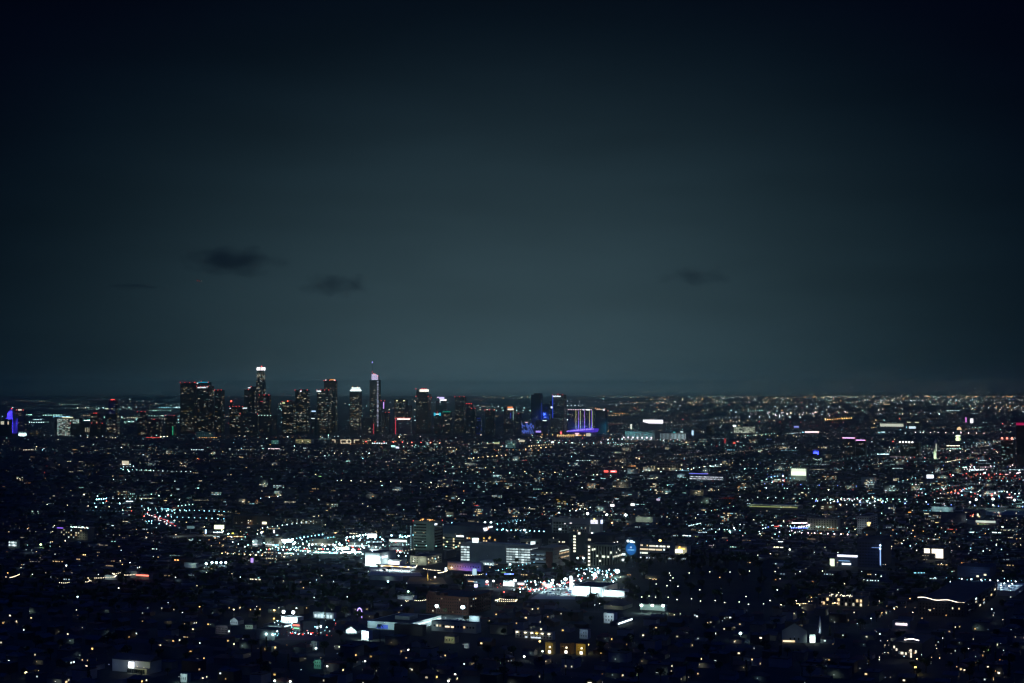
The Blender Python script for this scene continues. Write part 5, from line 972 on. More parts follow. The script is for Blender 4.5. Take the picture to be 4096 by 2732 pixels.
for (u0,us,u1,vt,vb,lab,c,pp) in [(2580,2620,2626,1862,1886,'construction block with white work lights',(.9,1,1),.3),(2572,2600,2606,1868,1886,'block left of the tower crane glowing at its feet',(.8,.95,1),.5),(2625,2735,2745,1853,1884,'long apartment range with warm lit windows and bright portal',(1,.9,.65),.25),(2449,2515,2524,1928,1952,'pale flat block with a lamp row along its roof',(1,.85,.7),.15),(2760,2815,2830,1962,1982,'cream villa like block with lit gable',(1,.85,.6),.2)]:
    b = B('apartment_block', lab, 'apartments', u0, us, u1, vt, vb, BEIGE); dark_grid(b, 'f', 10, 3, .03, .97, .08, .92, .5, .5, p_lit=pp, seed=int(u0), cols=(c, WARM), k=1.2); lamp_light('wall_light', b.e, (-b.w*.4, -10, 6), 2500, c, .6)
# framed light boxes (theatre like squares) below the skyline
X, Y = G(1380, 1775); s_ = Y/F; e = empty('square_outline_sign', (X, Y, 0), 0, 'row of four cream glowing square outlines under the skyline', 'sign')
for (u0, u1) in ((1328, 1341), (1363, 1386), (1388, 1404), (1416, 1437)):
    x0, x1, z0, z1 = (u0-1380)*s_, (u1-1380)*s_, zat(1773, Y), zat(1759, Y); t_ = 1.9
    for k_, (a0, a1, c0, c1) in enumerate(((x0, x1, z1-t_, z1), (x0, x1, z0, z0+t_), (x1-t_, x1, z0+t_, z1-t_), (x0, x0+t_, z0+t_, z1-t_))):
        if (u0 == 1328 and k_ in (1, 3)) or (u0 == 1416 and k_ in (1, 2)): continue
        boxo('frame_tube', emis((1,.86,.60), 1.8), e, a0, a1, -1, 0, c0, c1)
boxo('wall', BROWNW, e, -60*s_, 64*s_, .1, 30, 0, zat(1756, Y)); KEEP.append((1320, 1445, 1755, 1776)); mark(1380, 1766, 'the glowing square outlines')
for (u0,us,u1,vt,vb,lab,c,p_) in [(1182,1245,1256,1758,1774,'low block washed in amber light under the skyline',(1,.75,.3),20000),(1085,1115,1122,1762,1776,'low roofs lit teal green under the skyline',(.2,.9,.7),8000),(782,855,862,1730,1750,'wide pale stage hall with teal lamps before the bank towers',(.3,1,.9),3000),(2020,2065,2075,1762,1792,'mid plain office with faint teal floors',(.4,.8,.7),9000),(2065,2098,2104,1757,1764,'narrow deck with a bright cream top',(1,.95,.7),9000)]:
    b = B('low_block', lab, 'building', u0, us, u1, vt, vb, PALE)
    for x in (-.75, -.25): lamp_light('floodlight', b.e, (b.w*x, -22, 12), p_*.5, c, 1.5)
    dark_grid(b, 'f', 8, 3, .03, .97, .1, .9, .5, .4, p_lit=.15, seed=int(u0))
for (u0, u1, v, c, lab, k_) in [(2207,2216,1768,WHITE,'tiny white glowing tilted board under the skyline',2),(1565,1581,1785,(.5,1,.9),'mint glowing board beside a violet one',2.2),(1583,1596,1790,(.75,.8,1),'pale violet glowing board beside the mint one',2.0),(2065,2099,1764,CREAM,'cream lit fascia on the mid plain',.9),(1975,1998,1772,(.8,.9,.45),'olive lit fascia on the mid plain',.6),(3220,3275,1728,(1,.75,.75),'long pinkish white lit sign on the right plain',2.2),(3176,3195,1707,(.3,.35,1),'blue line sign on the right plain',1.3)]:
    X, Y = G((u0+u1)/2, v+10); w_ = (u1-u0)*Y/F; e = empty('lit_board', (X, Y, 0), 0, lab, 'sign'); boxo('panel', emis(c, k_), e, -w_/2, w_/2, -1, 0, zat(v+3, Y), zat(v-3, Y)); boxo('wall', GREYW, e, -w_/2, w_/2, .1, 12, 0, zat(v-3.5, Y))
# blue lit arched facade
X, Y = G(3264, 1818); s_ = Y/F; e = empty('blue_lit_facade', (X, Y, 0), 0, 'deep blue lit facade with ribbed columns on the right plain', 'building')
m = MB(); m.box(-11*s_, 11*s_, 0, 18, 0, 20*s_)
for i in range(6): m.box(-10*s_+i*3.9*s_, -9*s_+i*3.9*s_, -1.2, -.01, 0, 19*s_)
m.build('wall', WHITEP, e)
for x in (-7, 0, 7): lamp_light('floodlight', e, (x*s_, -9, 4), 26000, (.04,.05,1), 1)
mark(3264, 1808, 'the deep blue facade')
# round red sign, purple arch, orange yard and mast
X, Y = G(1948, 2352); e = empty('round_sign', (X, Y, 0), 0, 'round white and red sign on a short pole', 'sign'); link('disc', ball(emis((1,.75,.75), 2.4), 10), e, (0, 0, 8), (2.0,.4,2.0)); boxo('base_panel', emis((1,.1,.1), 1.5), e, -2.4, 2.4, -.3, .1, 4.2, 5.2); boxo('pole', METAL, e, -.2, .2, .15, .5, 0, 7)
X, Y = G(1438, 2472); e = empty('lit_arch', (X, Y, 0), 0, 'violet glowing garden arch left of the warehouse', 'arch')
q = MB(); n = 12
for i in range(n):
    a0, a1 = math.pi*i/n, math.pi*(i+1)/n
    for rr, dx in ((2.4, 0),):
        q.box(rr*math.cos((a0+a1)/2)-.42, rr*math.cos((a0+a1)/2)+.42, -.4, .4, 7+rr*1.6*math.sin((a0+a1)/2)-.6, 7+rr*1.6*math.sin((a0+a1)/2)+.6)
for x in (-2.6, 2.6): q.box(x-.35, x+.35, -.35, .35, 0 if x > 0 else 3, 7.2)
q.build('arch_tube', emis((.55,.38,1), 1.8), e); lamp_light('arch_light', e, (0, -3, 6), 300, (.4,.2,1), .5)
X, Y = G(1711, 2323); e = empty('light_mast', (X, Y, 0), 0, 'tall mast with an orange lit yard at its foot and two bulb chains', 'mast'); q = MB(); q.cyl(0, 0, .7, .45, 0, 17, 8); q.build('pole', PALE, e); lamp_light('mast_light', e, (-1, -5, 5), 2600, (1,.55,.08), .4); lamp_light('mast_light', e, (-16, -1, 7), 1800, (1,.52,.08), .4)
mark(1711, 2310, 'the orange yard mast')
def chain(pts, label, col=(1,.82,.55), k=3.6, step=2.2, r=.45, sag=.6):
    """a string of bulbs between ground pixels (u, v, height)"""
    P = [(*G(u, v), h) for u, v, h in pts]; e = empty('string_lights', P[0], 0, label, 'string lights'); n_ = 0; q = MB()
    for (x0,y0,z0), (x1,y1,z1) in zip(P, P[1:]):
        L_ = math.dist((x0,y0,z0),(x1,y1,z1)); n = max(2, int(L_/step)); prev = None
        for i in range(n+1):
            t_ = i/n; p = (x0+(x1-x0)*t_-P[0][0], y0+(y1-y0)*t_-P[0][1], z0+(z1-z0)*t_-P[0][2]-sag*4*t_*(1-t_))
            if n_ < 100: link('bulb', ball(emis(col, k)), e, p, (r,r,r)); n_ += 1
            if prev: q.face([prev, p, (p[0], p[1], p[2]+.05), (prev[0], prev[1], prev[2]+.05)])
            prev = p
    q.build('cable', METAL, e)
for pts, lab in [([(1694,2313,13),(1760,2318,12)], 'straight bulb chain strung from the orange yard mast'), ([(1752,2325,11),(1790,2312,10)], 'short bright bulb chain right of the orange yard mast'), ([(1610,2290,8),(1660,2294,8),(1668,2286,9)], 'bulb chain hooked around the forecourt corner'),
 ([(1860,2318,6),(1925,2316,6)], 'bulb chain under the tall poster board'), ([(343,2343,5),(360,2341,6),(352,2330,6),(455,2326,6),(465,2320,6),(450,2314,7),(480,2312,7)], 'zigzag chain of bulbs over dark hedges, left'),
 ([(238,2346,5),(276,2345,5)], 'short straight chain of bulbs, far left'), ([(498,2318,6),(545,2314,6)], 'bulb chain leading to the red lit roof'), ([(1622,2420,5),(1632,2420,5)], 'tiny bulb chain above the warehouse roof'), ([(1660,2422,6),(1703,2420,6)], 'bulb chain left of the brick apartment house'),
 ([(1982,2428,8),(2000,2422,8),(2068,2426,8),(2060,2432,8),(1982,2430,8)], 'closed loop of bulbs around a roof terrace'), ([(40,2322,4),(78,2312,5)], 'faint bulb chain at the left edge')]: chain(pts, lab)
b = B('red_roof_shop', 'shop with a glowing red fascia at left', 'shop', 545, 595, 612, 2300, 2318, GREYW); bar(b, 'fascia', emis((1,.18,.12), 2.4), 'f', -b.w, 0, b.h*.7, b.h); lamp_light('shop_light', b.e, (-b.w*.3, -7, 5), 700, (1,.6,.4), .5); mark(575, 2308, 'the glowing red fascia shop')
b = B('white_drum', 'curved pale wall lit beside the zigzag bulb chain', 'building', 421, 462, 470, 2304, 2320, WHITEP); lamp_light('wall_light', b.e, (-b.w*.7, -8, 5), 900, (.85,1,.85), .5)
b = B('white_shed', 'tall pale wall left of the glowing red fascia shop', 'building', 522, 548, 556, 2288, 2312, PALE); lamp_light('wall_light', b.e, (-b.w*.5, -9, 8), 420, (.85,1,1), .5)
b = B('white_shed', 'bright white shed by the row of five blue white lamps', 'shed', 736, 786, 794, 2255, 2272, WHITEP); lamp_light('wall_light', b.e, (-b.w*.3, -7, 5), 900, (.8,1,.9), .5)
mark(765, 2264, 'the bright white shed')
# ================================================================ lamps, traffic, houses, trees and the far plain
def area(name, pts, mat, z=.05):
    m = MB(); m.face([(*G(u, v), z) for u, v in pts]); o = m.build(name, mat); o['kind'] = 'structure'; return o
LOT = surf('lot_asphalt', (.10,.105,.11), .85, .2, .1); LOTP = surf('lot_concrete', (.34,.35,.35), .85, .15, .1)
area('parking_lot', [(1755,2490),(1885,2492),(1880,2462),(1780,2458)], LOT); KEEP.append((1760, 1885, 2455, 2490))
area('parking_lot', [(2120,2396),(2300,2398),(2310,2350),(2200,2345)], LOTP, .06); KEEP.append((2130, 2300, 2330, 2396))
area('parking_lot', [(1090,2215),(1480,2215),(1480,2188),(1090,2188)], LOT, .07)
area('parking_lot', [(1060,2560),(1290,2562),(1290,2526),(1090,2526)], LOT, .08); KEEP.append((1060, 1345, 2455, 2560))
area('forecourt', [(1470,2305),(1690,2305),(1660,2262),(1480,2262)], LOTP, .09)
area('parking_lot', [(1620,2336),(1790,2338),(1770,2310),(1640,2308)], surf('yard', (.22,.17,.10), .9, .2, .1), .10); KEEP.append((1640, 1790, 2285, 2330))
area('street', [(1960,2362),(2130,2400),(2480,2290),(2560,2255),(2380,2290),(2200,2335)], ASPH, .04); KEEP.append((2330, 2480, 2285, 2330))
area('avenue', [(560,2060),(620,2050),(735,2110),(690,2120)], ASPH, .04); KEEP.append((590, 720, 2030, 2105))
KEEP.append((1100, 1640, 2150, 2220)); KEEP.append((1950, 2110, 2322, 2350))
# street grid
gm = MB(); ca, sa = math.cos(ANG), math.sin(ANG)
def strip(cx, cy, dx, dy, L_, w_, z):
    px, py = -dy*w_/2, dx*w_/2; gm.face([(cx-dx*L_-px, cy-dy*L_-py, z), (cx+dx*L_-px, cy+dy*L_-py, z), (cx+dx*L_+px, cy+dy*L_+py, z), (cx-dx*L_+px, cy-dy*L_+py, z)])
for i in range(-14, 15): strip(i*420*ca, 4200-i*420*sa, sa, ca, 5200, 15 if i % 2 else 22, .02)
for i in range(-12, 14): strip(i*400*sa, 4200+i*400*ca, ca, -sa, 5000, 14 if i % 2 else 22, .03)
o = gm.build('streets', ASPH); o['kind'] = 'structure'
def crowd(n, zs):                               # nearest landmarks and sides, to tell small things apart
    pass
from mathutils import noise as mnoise
counts = {}
NUM = ['first','second','third','fourth','fifth','sixth','seventh','eighth','ninth','tenth','eleventh','twelfth','thirteenth','fourteenth','fifteenth','sixteenth','seventeenth','eighteenth','nineteenth','twentieth']
for i in range(20, 60): NUM.append(('twenty','thirty','forty','fifty')[(i-20)//10]+('' if False else '-')+NUM[i % 10])
PEND = []
def later(o, feat, u, v): PEND.append((o, feat, u, v))
def settle():
    g = {}
    for o, feat, u, v in PEND:
        ph, (a, c) = min(LM.items(), key=lambda t: (t[1][0]-u)**2+((t[1][1]-v)*2.2)**2)
        du, dv = u-a, (v-c)*2.2
        side = ('right of' if du > 0 else 'left of') if abs(du) > abs(dv) else ('in front of' if dv > 0 else 'behind')
        g.setdefault((ph, side, o['category']), []).append((math.hypot(du, dv), o.name, o, feat))
    for (ph, side, c), l in g.items():
        l.sort(key=lambda t: (t[0], t[1]))
        for i, (_, _, o, feat) in enumerate(l): o['label'] = '%s, %s %s %s' % (feat, NUM[min(i, 59)], side, ph)
# ---- street lamps and floodlights
def street_lamp(u, v, h, col, k, r, power=0, label=None, name='street_lamp', cat='street lamp', group='street lamps of the near city', pool=None):
    """(u, v) is the lamp head's pixel; the post stands under it"""
    x, y, z = ray(u, v); t = (h-H)/z; X, Y = x*t, y*t
    e = empty(name, (X, Y, 0), 0, label, cat, group)
    key = ('post', round(h, 1))
    if key not in _bm:
        q = MB(); q.cyl(0, 0, .14, .09, 0, h-.5, 6); q.box(-.08, 1.2, -.06, .06, h-.55, h-.4); _bm[key] = q.mesh('post', METAL)
    link('post', _bm[key], e, (-1.0 if not power else 0, .6, 0)); link('lamp_head', ball(emis(col, k), 8), e, (0, 0, h), (r, r, r*.8))
    if power: lamp_light('lamp_light', e, (0, -.3, h-r-.4), power, col, .4)
    return e
FL = [(1747,2424,12,(.75,.95,1),14,2.7,5200,'floodlight before the brick apartment house, left one of two'),(1851,2429,13,(.72,.95,1),16,3.1,8500,'floodlight before the brick apartment house, right one of two'),
 (1413,2201,11,(.8,1,1),14,3.6,7000,'brightest cyan white lot lamp of the shopping strip'),(1130,2160,11,(.9,1,1),9,2.4,2600,'lot lamp above the store wall, left shopping strip'),(1046,2130,10,(.8,1,1),9,2.2,2000,'lone mint lamp left of the slanting sign'),
 (825,2255,10,(.7,.95,1),12,2.4,2600,'first of five blue white field lamps in a row'),(848,2250,10,(.7,.95,1),11,2.2,1600,'second of five blue white field lamps in a row'),(866,2250,10,(.7,.95,1),11,2.2,1600,'middle one of five blue white field lamps in a row'),(884,2250,10,(.7,.95,1),11,2.2,1600,'fourth of five blue white field lamps in a row'),(903,2250,10,(.7,.95,1),11,2.3,2400,'last of five blue white field lamps in a row'),
 (2350,2054,12,(.85,1,.95),10,3.4,4000,'left white lamp of three over the dark hospitals'),(2427,2059,12,(.85,1,.9),10,3.1,4000,'middle white lamp of three over the dark hospitals'),(2503,2060,12,(.9,1,.95),11,3.6,5000,'right white lamp of three over the dark hospitals'),
 (2583,2165,12,(.75,.92,1),12,3.4,4200,'blue white roof lamp behind the lit wing'),(2640,2162,10,(1,.62,.18),9,2.8,4200,'strong orange street lamp behind the lit wing'),(2448,2091,9,(1,.5,.22),7,2.0,3000,'orange lamp beside the sign tower'),
 (1940,2090,10,(.75,1,.95),10,2.5,3500,'left mint lamp above the wide hospital roof'),(1964,2090,10,(.75,1,.95),10,2.6,3500,'right mint lamp above the wide hospital roof'),(2097,2120,10,(.85,1,.85),9,2.2,2600,'lamp over the white ramp left of the pale hospital'),
 (2368,2132,9,(.8,1,1),9,2.1,2500,'left lamp under the sign tower'),(2402,2132,9,(.8,1,1),9,2.1,2500,'right lamp under the sign tower'),(2311,2232,10,(.75,.95,1),8,2.0,2600,'left one of two palm court lamps'),(2334,2233,10,(.75,.95,1),8,2.0,2600,'right one of two palm court lamps'),
 (2379,2300,11,(.75,.93,1),13,3.6,9000,'lamp on the supermarket approach street'),(2469,2285,12,(.8,.96,1),15,4.0,12000,'brightest lamp at the top of the supermarket street'),(2392,2287,11,(.8,.96,1),9,2.0,3500,'smaller lamp behind the supermarket approach'),
 (2262,2317,11,(.85,.97,1),13,3.0,9000,'car lot lamp nearest the supermarket pylon'),(2211,2321,11,(.85,1,1),10,2.2,6000,'car lot lamp left of the supermarket pylon one'),(2059,2322,10,(.9,1,1),11,2.8,7000,'lamp above the roadside diner'),(1974,2324,10,(.85,1,1),8,1.8,4000,'lamp left of the roadside diner'),(2176,2332,11,(.8,1,1),9,1.8,12000,'added car lot lamp by the red and white stand'),(2240,2342,11,(.85,.97,1),9,1.8,12000,'added car lot lamp in the middle of the parked rows'),(2292,2336,11,(.85,.97,1),9,1.8,12000,'added car lot lamp at the supermarket door'),(2140,2326,11,(.8,1,1),8,1.6,9000,'added car lot lamp at the lot corner facing the diner'),(2425,2300,11,(.8,.95,1),9,2.0,9000,'lamp half way up the supermarket approach street'),(1180,2170,11,(.8,1,1),9,2.0,7000,'added store lot lamp right of the wide billboard'),(1235,2182,11,(.85,1,1),9,1.7,7000,'added store lot lamp before the wide cream store, left end'),(1300,2184,11,(.8,1,1),9,1.9,7000,'added store lot lamp before the wide cream store, middle'),(1358,2176,11,(.85,1,1),10,2.2,8000,'added store lot lamp before the wide cream store, right end'),(1455,2190,11,(.8,1,1),9,1.8,7000,'added store lot lamp beside the blazing market wall'),(1540,2208,11,(.9,1,1),9,1.8,9000,'added store lot lamp behind the fuel station canopy'),  # extra car lot and store lot lamps added to brighten the ground
 (2566,2421,9,(.75,1,.9),10,2.4,3200,'left green white lamp before the floodlit hall'),(2609,2422,9,(.8,1,.92),10,2.3,3200,'middle green white lamp before the floodlit hall'),(2652,2423,9,(.85,1,.98),10,2.4,3200,'right green white lamp before the floodlit hall'),
 (1097,2441,10,(1,.6,.2),7,1.5,1800,'orange lamp on a tall post left of the white diner'),(1096,2474,7,(1,.6,.15),6,1.2,1200,'low orange lamp below the tall orange one'),(2350,2579,8,(1,.68,.2),9,1.9,900,'orange street lamp beside the third amber house'),(2159,2565,8,(1,.68,.2),7,1.3,900,'orange street lamp left of the first amber house'),
 (2170,2605,4,(.9,1,.8),8,1.1,160,'small white garden lamp below the amber houses'),(2097,2626,4,(.95,1,.9),8,1.3,200,'white lamp at the dark bottom centre'),(2962,2533,8,(.7,1,.95),10,2.0,1500,'teal white lamp over the blue lit driveway, lower right'),(3064,2537,8,(.7,.95,1),8,1.7,700,'second teal white lamp right of the driveway one'),
 (1806,2270,10,(1,.9,.65),6,1.3,700,'warm lamp near the narrow poster board'),(2040,2257,10,(.6,.95,1),9,2.0,2200,'cyan lamp before the parking structure'),(1894,2364,7,(.55,.95,1),8,1.5,900,'cyan lamp under the square pole sign'),(1633,2366,7,(.6,1,.75),8,1.6,900,'green white lamp, centre'),(1552,2326,7,(.65,.95,1),8,1.6,900,'pale cyan lamp before the long shed'),(1740,2308,8,(1,.8,.5),7,1.6,1500,'warm globe lamp at the orange yard'),
 (3159,2198,9,(1,1,.85),7,1.8,1500,'lone cream lamp left of the slanted pavilion'),(4010,2108,9,(.9,.95,1),8,1.8,0,'white lamp at the far right plain'),(3905,1998,20,(.75,.95,1),8,3.4,14000,'left tall stadium floodlight of the sports field'),(3972,1996,20,(.75,.95,1),8,3.6,16000,'middle tall stadium floodlight of the sports field'),(4058,2000,20,(.75,.95,1),8,3.4,14000,'right tall stadium floodlight of the sports field'),(3880,2009,16,(.75,.95,1),7,2.4,6000,'low stadium floodlight left of the tall ones'),(3973,2021,12,(.9,.97,1),7,2.2,5000,'low stadium floodlight under the middle one'),
 (1264,2593,6,(.8,1,1),8,1.4,200,'lamp on the wall left of the dark bottom trees'),(1460,2645,6,(.9,1,.92),7,1.1,120,'lone white lamp, bottom left centre'),(1309,2665,6,(.95,1,.85),7,1.1,160,'lamp right of the green porch cottage'),(1161,2726,5,(.9,1,.85),8,1.3,160,'second lamp on the bottom edge, left'),(1099,2723,5,(.9,1,.85),8,1.3,160,'first lamp on the bottom edge, left'),(1820,2698,5,(.95,1,.9),8,1.2,160,'lamp near the bottom edge, centre'),(1793,2724,5,(.95,1,.9),8,1.3,160,'lamp on the bottom edge, centre'),(1961,2645,5,(1,1,.8),7,1.3,160,'cream lamp, bottom centre'),(1633,2599,5,(1,.95,.9),7,1.1,160,'pinkish lamp below the warehouse'),
 (935,2438,7,(1,.85,.5),6,1.1,300,'small warm post lamp above the pale gabled villa'),(3370,2650,6,(1,.75,.4),6,1.2,900,'warm lamp over the red brown house, bottom right'),(3662,2670,6,(1,.7,.2),6,1.6,900,'amber lamp in a tree, bottom right'),(104,2691,5,(1,.95,.5),5,1.6,0,'yellow oval lamp, bottom left'),(35,2644,4,(.85,1,.85),7,1.1,0,'white dot lamp at the left edge, low'),(310,2387,6,(.7,.95,1),7,1.3,200,'cyan dot lamp in the left dark area'),(163,2178,9,(.7,1,.45),8,2.2,1800,'yellow green lamp at the left park'),(265,2262,7,(.7,.95,1),7,1.4,300,'cyan white dot lamp in the left dark area')]
for (u, v, h, c, k, r, p_, lab) in FL: street_lamp(u, v, h, c, k*.75, r*.78, p_, lab, 'floodlight' if k > 9.5 else 'street_lamp', 'floodlight' if k > 9.5 else 'street lamp')
# park hill with path lamps
X0, Y0 = G(2790, 2345); m = MB(); n = 28; R_ = []
for j in range(7):
    f = j/6; R_.append([(X0+170*(1-f*.85)*math.cos(2*math.pi*i/n)*(1+.06*math.sin(3*i)), Y0+150+230*(1-f*.85)*math.sin(2*math.pi*i/n)*(1+.05*math.cos(2*i)), 8*math.sin(f*math.pi/2)+.01) for i in range(n)])
for j in range(6):
    for i in range(n): m.face([R_[j][i], R_[j][(i+1) % n], R_[j+1][(i+1) % n], R_[j+1][i]])
m.face(R_[6]); o = m.build('hill', surf('hill_grass', (.04,.05,.03), .95, .4, .05)); o['kind'] = 'structure'
KEEP.append((2560, 3080, 2240, 2425))
def hillz(X, Y):
    d = math.hypot((X-X0)/170, (Y-Y0-150)/230)
    f = max(0, min(1, (1-d)/.85)); return 8*math.sin(f*math.pi/2)
path = [(2678,2292),(2682,2302),(2692,2312),(2681,2322),(2625,2336),(2668,2343),(2712,2345),(2757,2292),(2839,2287),(2920,2288),(2998,2284),(2799,2359),(2889,2373),(2984,2386),(2567,2388),(2596,2384),(2622,2389),(2673,2389),(2708,2398),(2766,2395),(2802,2404),(2861,2402),(2898,2410),(2957,2408),(2994,2417),(3054,2415),(3101,2286),(3200,2286),(3290,2284),(3199,2420),(3080,2402)]
for i, (u, v) in enumerate(path):
    e = street_lamp(u, v, 9 if v > 2350 else 16, (.95,1,.72) if i % 3 else (1,1,.85), 4.0, .62, 60 if i % 2 else 0, None, 'path_lamp', 'path lamp', 'lamps along the park hill paths'); later(e, 'cream path lamp', u, v)
mark(2790, 2345, 'the dark park hill')
# generic near lamps
r = random.Random(77); PALL = [WHITE, (.85,1,.92), (1,.88,.65), (1,.75,.45), (.75,.95,1), (1,.9,.8), (1,.55,.2)]
def free(u, v, mgn=2):
    return not any(a-mgn < u < b_+mgn and c-mgn < d_ for a, b_, c, d_ in KEEP for _ in (0,) if v-mgn < d_ and v+mgn > c)
spots = []
for (u0,u1,v0,v1,n_) in [(0,1100,2110,2300,34),(1100,1700,2220,2440,26),(1700,2600,2240,2420,16),(2560,4096,2060,2300,44),(3100,4096,2300,2500,26),(0,1100,2300,2560,30),(1100,2600,2440,2700,16),(2600,4096,2420,2720,22),(0,1000,2560,2720,8)]:
    for _ in range(n_): spots.append((r.uniform(u0, u1), r.uniform(v0, v1)))
for i, (u, v) in enumerate(spots[:160]):
    c = r.choice(PALL); k = r.choice([2,3,4,6]); e = street_lamp(u, v, 8.0, c, k, r.choice([.4,.5,.65]), 340 if i % 2 == 0 and v > 2150 else 0)
    later(e, {WHITE:'white',(.85,1,.92):'mint white',(1,.88,.65):'cream',(1,.75,.45):'warm',(.75,.95,1):'blue white',(1,.9,.8):'pinkish white',(1,.55,.2):'orange'}[c]+' street lamp', u, v)
# ---- palms, cypresses and broadleaf trees
def leafball(mb, cx, cy, cz, rx, rz_, n, s, rr, mi=0):
    for _ in range(n):
        a = rr.uniform(0, 2*math.pi); z = rr.uniform(-1, 1); q = math.sqrt(1-z*z)*rr.uniform(.55, 1.0)
        x, y, zz = cx+rx*q*math.cos(a), cy+rx*q*math.sin(a), cz+rz_*z*rr.uniform(.6,1)
        t1 = Vector((rr.gauss(0,1), rr.gauss(0,1), rr.gauss(0,1))).normalized(); t2 = t1.cross(Vector((rr.gauss(0,1), rr.gauss(0,1), rr.gauss(0,1)))).normalized(); k = s*rr.uniform(.6,1.3)
        p = Vector((x, y, zz)); mb.face([p+t1*k, p+t2*k, p-t1*k*.8, p-t2*k*.9], mi)
protos = []
for t in range(6):
    rr = random.Random(t+40); tr = MB(); cr_ = MB(); h = 10
    if t < 4:
        tr.cyl(0, 0, .38, .22, 0, 4.4, 7)
        lim = [(rr.uniform(-2.6,2.6), rr.uniform(-2.6,2.6), rr.uniform(5.6,8)) for _ in range(5)]
        for (x, y, z) in lim: tr.face([(-.14,0,3.9),(.14,0,3.9),(x+.06,y,z),(x-.06,y,z)]); tr.face([(0,-.14,3.9),(0,.14,3.9),(x,y+.06,z),(x,y-.06,z)])
        for (x, y, z) in lim+[(0,0,7.4)]: leafball(cr_, x, y, z, rr.uniform(1.7,2.5), rr.uniform(1.3,2.0), 46, .55, rr)
        kind = 'broadleaf_tree'
    elif t == 4:
        tr.cyl(0, 0, .25, .1, 0, 3, 6)
        for i in range(9): leafball(cr_, 0, 0, 1.4+i*1.25, 1.25*(1-i*.07) if i < 7 else .55, .9, 26, .42, rr)
        kind = 'cypress_tree'
    else:
        tr.cyl(0, 0, .30, .18, 0, 13, 7)
        for i in range(16):
            a = i*2*math.pi/16+rr.uniform(-.1,.1); el_ = rr.uniform(-.5,.7); pr = None
            for sgm in range(4):
                f0, f1 = sgm/4, (sgm+1)/4; g_ = lambda f: (math.cos(a)*f*2.6*math.cos(el_*.6), math.sin(a)*f*2.6*math.cos(el_*.6), 13+el_*f*2.2-1.9*f*f)
                p0, p1 = g_(f0), g_(f1); wx, wy = -math.sin(a)*.45*(1-abs(f0-.4)), math.cos(a)*.45*(1-abs(f0-.4))
                cr_.face([(p0[0]-wx,p0[1]-wy,p0[2]),(p0[0]+wx,p0[1]+wy,p0[2]),(p1[0]+wx*.8,p1[1]+wy*.8,p1[2]),(p1[0]-wx*.8,p1[1]-wy*.8,p1[2])])
        kind = 'palm_tree'
    protos.append((kind, tr.mesh('trunk', BARK), cr_.mesh('crown', LEAF[t % 3])))
TN = {'broadleaf_tree': 'rounded broadleaf tree', 'cypress_tree': 'narrow dark cypress', 'palm_tree': 'tall palm'}
def tree(u, v, t, k, z=None, label=None):
    X, Y = G(u, v); kind, a, c = protos[t]; z = hillz(X, Y) if z is None else z
    e = empty(kind, (X, Y, z), rnd.uniform(0, 6.28), label, 'tree', 'trees of the near city'); e.scale = (k*rnd.uniform(.9,1.15), k*rnd.uniform(.9,1.15), k)
    link('trunk', a, e); link('crown', c, e)
    if not label: later(e, ('large ' if k > 1.25 else 'small ' if k < .8 else '')+TN[kind], u, v)
    return e
nt_ = 0
for (u, v, t, k, lab) in [(2362,2398,4,1.25,'slim tall tree standing black before the supermarket wall'),(2375,2425,0,1.7,'big black round tree below the supermarket'),(2400,2432,1,1.3,None),(2350,2430,2,1.3,None),(1512,2282,0,1.0,'small round tree before the blazing market wall'),(1555,2290,1,.9,None),(1535,2294,2,.7,None),(2120,2350,3,1.3,'dark tree between the roadside diner and the car lot'),(2235,2310,2,1.3,None),(2165,2340,1,1.0,None),
 (2280,2290,0,1.7,None),(2240,2300,1,1.5,None),(2330,2305,2,1.6,None),(2215,2290,3,1.5,None),(2320,2262,3,1.2,None),(1990,2268,2,1.4,None),(2065,2262,1,1.2,None),(2240,2272,5,1.2,None),(2262,2272,0,1.4,None),(2180,2292,1,1.3,None),(2130,2300,2,1.4,None),(2050,2300,3,1.5,None),(1330,2470,0,1.7,None),(1380,2480,1,1.7,None),(1300,2478,4,1.2,None),(1430,2490,2,1.4,None),(1690,2470,2,1.0,None),(1625,2470,0,1.3,None),(1560,2475,3,1.4,None),(1780,2462,1,.9,None),(1865,2490,2,.8,None),(1275,2545,4,1.5,None),(1360,2560,0,1.1,None)]: tree(u, v, t, k, None, lab); nt_ += 1
r = random.Random(5)
for i in range(80):                             # the park hill's own wood
    u, v = r.uniform(2500, 3060), r.uniform(2268, 2415)
    if i < 34: u, v = 2500+i*16+r.uniform(-6,6), 2274+r.uniform(-6,16)
    tree(u, v, r.choice([0,1,2,3,0,1,4,4]), r.uniform(1.0,1.5)*(1 if u < 2700 else 1.15)); nt_ += 1
